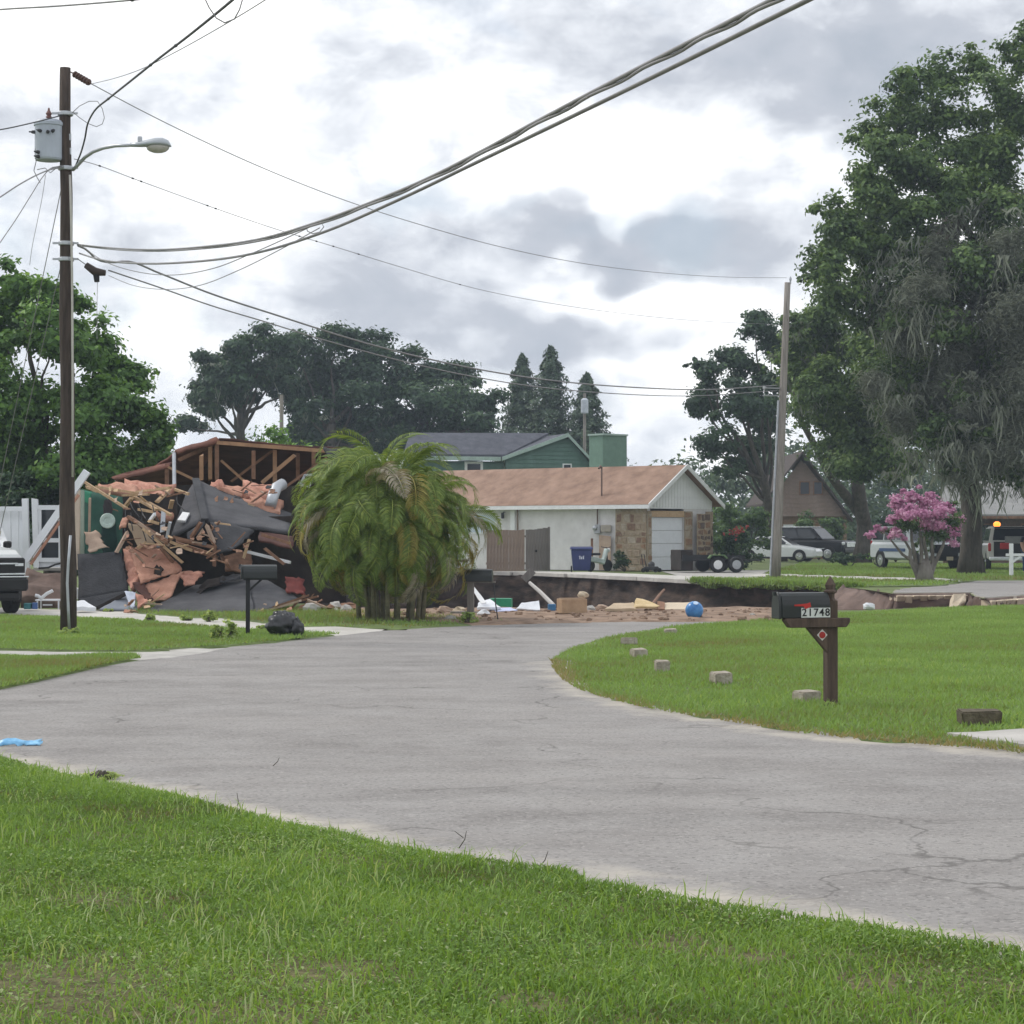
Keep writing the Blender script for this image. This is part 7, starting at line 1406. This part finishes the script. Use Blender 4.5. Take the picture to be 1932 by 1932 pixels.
# --- debris beside the sinkhole
def ball_():
    c = G(1310, 1168); R = thing('play_ball', 'shiny blue ball on the dirt at the road end', 'ball', c + Vector((0, 0, .0)))
    t = MB(); t.ball(c + Vector((0, 0, .165)), .168, 24, 16); t.build('ball_shell', M('ball_blue', (.03, .16, .48), .25, .25, 3, col2=(.10, .33, .66)), R, smooth=True)
    t = MB(); t.lathe([(.0, 0), (.05, 0), (.045, .006), (0, .007)], c + Vector((.02, -.1, .30)), (0, -.6, .8), 14); t.build('valve_patch', M('ball_pale', (.5, .65, .85), .4), R)
ball_()
m_card = M('cardboard', (.40, .27, .17), .9, .12, 5, .1, 30, col2=(.48, .34, .225))
def carton(label, u, v, w, d, h, rz, mat, nm='cardboard_box', cat='box', tape=True):
    b = G(u, v, .04); R = thing(nm, label, cat, b, rz); t = MB(); t.box((0, 0, h / 2), (w, d, h)); t.build('box_body', mat, R, local=True, bevel=.008)
    if tape:
        t = MB(); t.box((0, 0, h + .003), (w * .98, .06, .004)); t.build('tape', M('tape_tan', (.46, .36, .24), .4), R, local=True); t = MB(); t.box((0, -.0, h + .012), (w * .96, d * .46, .008)); t.build('flap', mat, R, local=True)
carton('large brown cardboard box on the dirt before the pit', 1079, 1157, .50, .40, .28, .25, m_card)
carton('green plastic tote left of the cardboard box', 945, 1146, .46, .32, .19, -.1, M('tote_green', (.03, .26, .14), .45, .15), 'plastic_tote', 'tote', False)
carton('small blue bucket box beside the cardboard box', 1041, 1152, .15, .14, .13, .1, M('bucket_blue', (.05, .17, .34), .5, .2), 'blue_bucket', 'bucket', False)
def board(label, pts, th, mat, nm='broken_board', cat='board'):
    t = MB(); t.cloth(pts, 6, 3, .02, th, .03, 3, len(label)); t.build(nm, mat, label=label, cat=cat)
m_foam = M('foam_white', (.68, .70, .74), .8, .08, 5); m_yel = M('yellow_board', (.55, .40, .20), .85, .15, 4, col2=(.66, .52, .31))
board('white foam panel leaning left of the blue bucket', [P(985, 1137, 44.5), P(1017, 1133, 44.8), P(1019, 1151, 44.3), P(975, 1148, 44.2)], .03, m_foam, 'foam_board', 'foam board')
board('pale lilac foam sheet lying below the green tote', [P(922, 1146, 44.6), P(965, 1146, 44.6), P(975, 1152, 44.0), P(930, 1154, 44.0)], .06, M('foam_lilac', (.50, .54, .74), .8, .1), 'foam_sheet', 'panel')
board('white plastic sheet heap left of the green tote', [P(903, 1137, 44.8), P(925, 1130, 45), P(945, 1146, 44.2), P(900, 1146, 44.0)], .05, m_foam, 'plastic_sheet', 'sheet')
board('white slatted shelf piece leaning by the old mailbox', [P(888, 1110, 44.6), P(895, 1108, 44.6), P(917, 1136, 44.2), P(908, 1138, 44.2)], .03, m_white, 'shelf_piece', 'shelf')
board('yellow board sticking up left of the blue ball', [P(1200, 1128, 45.2), P(1212, 1130, 45.2), P(1245, 1143, 44.6), P(1195, 1146, 44.4)], .04, m_yel)
board('flat tan board between cardboard box and yellow board', [P(1158, 1139, 45.0), P(1196, 1136, 45.2), P(1200, 1148, 44.2), P(1140, 1149, 44.0)], .06, M('board_tan', (.46, .36, .25), .85, .15))
board('long cream board just left of the blue ball', [P(1254, 1138, 45.0), P(1308, 1136, 45.0), P(1310, 1150, 44.4), P(1254, 1150, 44.4)], .05, M('board_cream', (.58, .49, .37), .85, .12))
board('small orange scrap between the yellow and cream boards', [P(1240, 1136, 44.9), P(1253, 1136, 44.9), P(1254, 1150, 44.4), P(1243, 1150, 44.4)], .05, m_pined, 'wood_scrap')
def stick(label, a, b, r, mat, nm='fallen_pipe', cat='pipe'):
    t = MB(); t.tube([a, a.lerp(b, .5) + Vector((0, 0, .02)), b], r, 7); t.build(nm, mat, label=label, cat=cat)
stick('pale pipe leaning into the pit behind the cardboard box', P(1000, 1100, 60), P(1045, 1143, 46.5), .05, M('pipe_pale', (.42, .40, .38), .7))
stick('thin dark pole leaning against the far pit wall', P(1253, 1113, 74), P(1232, 1139, 58), .045, m_pined)
stick('long timber lying along the dirt right of the palm', P(915, 1165, 42.5), P(985, 1167, 42.2), .045, m_pined, 'fallen_timber', 'timber')
stick('pale plank lying at the road end right of the palm', P(880, 1172, 41), P(975, 1169.5, 41.5), .04, M('board_tan', (.46, .36, .25), .85, .15), 'fallen_plank', 'timber')
stick('second dark timber in the rubble under the palm', P(850, 1158, 43), P(930, 1161, 43), .05, m_woodg, 'fallen_timber', 'timber')
def clods():
    r = random.Random(9); t = MB()
    for i in range(300):
        u = r.uniform(760, 1470); v = r.uniform(1152, 1171) if i % 2 else r.gauss(1153, 3); g = G(u, max(1150, v), .03); s = r.uniform(.012, .04) * (1.7 if i % 9 == 0 else 1); t.ball(g + Vector((0, 0, s * .4)), (s * r.uniform(.8, 1.6), s, s * .8), 6, 4, .5, i)
    t.build('dirt_clods', m_dirt, label='scattered dirt clods and small rubble along the near pit edge', cat='rubble', kind='stuff')
clods()
mrub = [m_conc2, m_lime, m_drywall, m_foam]
rlab = ['pale rubble lump right of the cardboard box', 'small grey rubble lump behind the cardboard box', 'rubble lump left of the yellow board', 'tan rubble lump at the old mailbox foot', 'whitish rubble chip under the palm edge', 'rubble lump between palm and old mailbox', 'grey lump far left of the pit below the palm', 'pale stone lump at the lawn corner by the pit', 'small cream chip right of the blue ball']
for i, (u, v, s) in enumerate([(1112, 1156, .10), (1100, 1128, .09), (1136, 1153, .10), (912, 1163, .09), (850, 1172, .08), (868, 1160, .11), (838, 1160, .12), (1640, 1150, .10), (1420, 1164, .05)]):
    g = G(u, v, .0) if v > 1148 else P(u, v, 45.5); t = MB(); t.ball(g + Vector((0, 0, s * .6)), (s * 1.3, s, s * .8), 9, 6, .45, i * 3); t.build('rubble_lump', mrub[i % 4], label=rlab[i], cat='rubble', group='rubble lumps beside the sinkhole')
# tilted stump of timber on the far rim
t = MB(); t.beam(P(988, 1094, 88), P(1006, 1076, 88), .35, .3); t.build('broken_post', m_woodg, label='broken timber stump on the far rim below the grey gate', cat='timber')
# --- litter at the foot of the porch
carton('teal plastic crate at the foot of the porch bank', 53, 1149, .14, .2, .12, 0, M('crate_teal', (.06, .20, .22), .5, .2), 'plastic_crate', 'crate', False)
carton('small blue carton beside the teal crate', 66, 1149, .11, .16, .13, .2, M('carton_blue', (.07, .14, .34), .5, .2), 'small_carton', 'box', False)
def folding_table():
    b = G(92, 1149, .01); R = thing('folding_table', 'low white folding table under the porch bank left of the pole', 'table', b)
    t = MB(); t.box((.02, 0, .19), (.52, .4, .03)); t.build('tabletop', m_whitev, R, local=True)
    for x in (-.2, .24):
        for y in (-.17, .17):
            t = MB(); t.box((x, y, .09), (.03, .03, .18)); t.build('leg', m_whitev, R, local=True)
    t = MB(); t.box((.0, -.12, .09), (.2, .02, .03)); t.build('stretcher', m_whitev, R, local=True)
folding_table()
board('white crumpled sheet at the foot of the charcoal shingle panel', [Z3(1085, 1560, 44.6), Z3(1220, 1550, 44.8), Z3(1390, 1650, 44.2), Z3(1090, 1640, 44.0)], .08, m_foam, 'plastic_sheet', 'sheet')
stick('white stick leaning right out of the porch litter', Z3(590, 1525, 45), Z3(765, 1410, 45), .035, m_whitev, 'white_stick', 'stick')
stick('white stick leaning left out of the porch litter', Z3(510, 1478, 45), Z3(600, 1528, 45), .035, m_whitev, 'white_stick', 'stick')
# --- twigs standing out of the near verge
for i, (a, b, lab) in enumerate((((515, 2872 / 1.9876), (527, 2840 / 1.9876), 'short dark twig lying on the road left of centre'), ((866, 1600), (880, 1568), 'forked dead twig at the verge left of centre'), ((1014, 1640), (1034, 1606), 'dead twig at the verge near the centre'), ((446, 1530), (447, 1496), 'upright dry grass stalk at the near verge'))):
    g = G(a[0], a[1], .01); p = P(b[0], b[1], g.y); t = MB(); t.tube([g, g.lerp(p, .5) + Vector((.01, 0, 0)), p], [.003, .0025, .0015], 5)
    if i == 1: t.tube([g.lerp(p, .6), p + Vector((-.06, 0, .0))], [.0025, .0015], 5)
    t.build('twig', m_bark, label=lab, cat='twig')
# --- person at the right edge
def person():
    b = G(1937, 1083); R = thing('person', 'person in dark shirt and blue jeans cut by the right edge', 'person', b, math.radians(200))
    def skin(nm, verts, edges, mat, parent):
        me = bpy.data.meshes.new(nm); me.from_pydata([v[:3] for v in verts], edges, []); o = link(nm, me, mat, parent); s = o.modifiers.new('skin', 'SKIN'); s.use_smooth_shade = True
        for i, v in enumerate(verts): me.skin_vertices[0].data[i].radius = v[3] if isinstance(v[3], tuple) else (v[3], v[3])
        me.skin_vertices[0].data[0].use_root = True; m2 = o.modifiers.new('sub', 'SUBSURF'); m2.levels = m2.render_levels = 1
        dg = bpy.context.evaluated_depsgraph_get(); bpy.context.view_layer.update(); ev = bpy.data.meshes.new_from_object(o.evaluated_get(dg)); o.modifiers.clear(); o.data = ev
        if not ev.materials: ev.materials.append(mat)
        ev.polygons.foreach_set('use_smooth', [True] * len(ev.polygons)); return o
    sk = M('skin', (.42, .26, .19), .6, .08)
    V = [(0, 0, .95, (.15, .11)), (0, 0, 1.15, (.14, .10)), (0, .0, 1.38, (.17, .11)), (0, .0, 1.48, .06), (0, .01, 1.56, .055), (0, .02, 1.68, (.075, .09)), (0, .015, 1.76, .06),
         (.19, 0, 1.40, .06), (.25, .02, 1.13, .045), (.24, .14, .92, .035), (.23, .18, .84, .03), (-.19, 0, 1.40, .06), (-.25, .02, 1.13, .045), (-.24, .14, .92, .035), (-.23, .18, .84, .03),
         (.10, 0, .86, .095), (.11, .02, .48, .06), (.11, 0, .10, .045), (.12, .14, .04, .04), (-.10, 0, .86, .095), (-.11, .02, .48, .06), (-.11, 0, .10, .045), (-.12, .14, .04, .04)]
    E = [(0, 1), (1, 2), (2, 3), (3, 4), (4, 5), (5, 6), (2, 7), (7, 8), (8, 9), (9, 10), (2, 11), (11, 12), (12, 13), (13, 14), (0, 15), (15, 16), (16, 17), (17, 18), (0, 19), (19, 20), (20, 21), (21, 22)]
    skin('body', V, E, sk, R)
    skin('shirt', [(0, 0, .93, (.165, .125)), (0, 0, 1.15, (.155, .115)), (0, 0, 1.38, (.185, .125)), (0, 0, 1.46, .075), (.19, 0, 1.40, .075), (.24, .015, 1.20, .062), (-.19, 0, 1.40, .075), (-.24, .015, 1.20, .062)], [(0, 1), (1, 2), (2, 3), (2, 4), (4, 5), (2, 6), (6, 7)], M('shirt_navy', (.02, .022, .035), .9, .2), R)
    skin('jeans', [(0, 0, .92, (.16, .12)), (.10, 0, .86, .108), (.11, .02, .48, .075), (.11, 0, .08, .062), (-.10, 0, .86, .108), (-.11, .02, .48, .075), (-.11, 0, .08, .062)], [(0, 1), (1, 2), (2, 3), (0, 4), (4, 5), (5, 6)], M('jeans_blue', (.035, .06, .14), .9, .2), R)
    t = MB(); t.ball((0, .0, 1.74), (.088, .105, .075), 12, 8, .1); t.build('hair', M('hair_dark', (.03, .02, .015), .8), R, local=True, smooth=True)
    for s in (-1, 1):
        h = (s * .23, .19, .80)
        for k in range(4): t = MB(); t.tube([(h[0] + (k - 1.5) * .018 * .6, h[1] + .01, h[2] + .02), (h[0] + (k - 1.5) * .018, h[1] + .025, h[2] - .03), (h[0] + (k - 1.5) * .017, h[1] + .015, h[2] - .065 + .008 * abs(k - 1.5))], [.009, .008, .006], 6); t.build('finger', sk, R, local=True, smooth=True)
        t = MB(); t.tube([(h[0] - s * .02, h[1], h[2] + .03), (h[0] - s * .045, h[1] + .02, h[2] - .0), (h[0] - s * .045, h[1] + .025, h[2] - .03)], [.011, .009, .007], 6); t.build('thumb', sk, R, local=True, smooth=True)
    for s in (-1, 1): t = MB(); t.ball((s * .03, .105, 1.69), .011, 8, 6); t.build('eye', m_black, R, local=True)
    t = MB(); t.ball((0, .118, 1.655), (.014, .02, .025), 8, 6); t.build('nose', sk, R, local=True); t = MB(); t.box((0, .10, 1.612), (.045, .012, .01)); t.build('mouth', M('lips', (.32, .13, .11), .6), R, local=True)
person()
# ------------------------------------------------------------------ thin summer haze over the whole place
hz = MB(); hz.box((0, 200, 13), (700, 640, 34))
ho = hz.build('haze', None); ho['kind'] = 'stuff'
mh = bpy.data.materials.new('haze'); mh.use_nodes = True; nt = mh.node_tree; nt.nodes.remove(nt.nodes['Principled BSDF'])
pv = nt.nodes.new('ShaderNodeVolumePrincipled'); pv.inputs['Color'].default_value = (.72, .84, 1.0, 1); pv.inputs['Density'].default_value = .0006; pv.inputs['Anisotropy'].default_value = .2
nt.links.new(pv.outputs[0], nt.nodes['Material Output'].inputs['Volume']); ho.data.materials.clear(); ho.data.materials.append(mh)
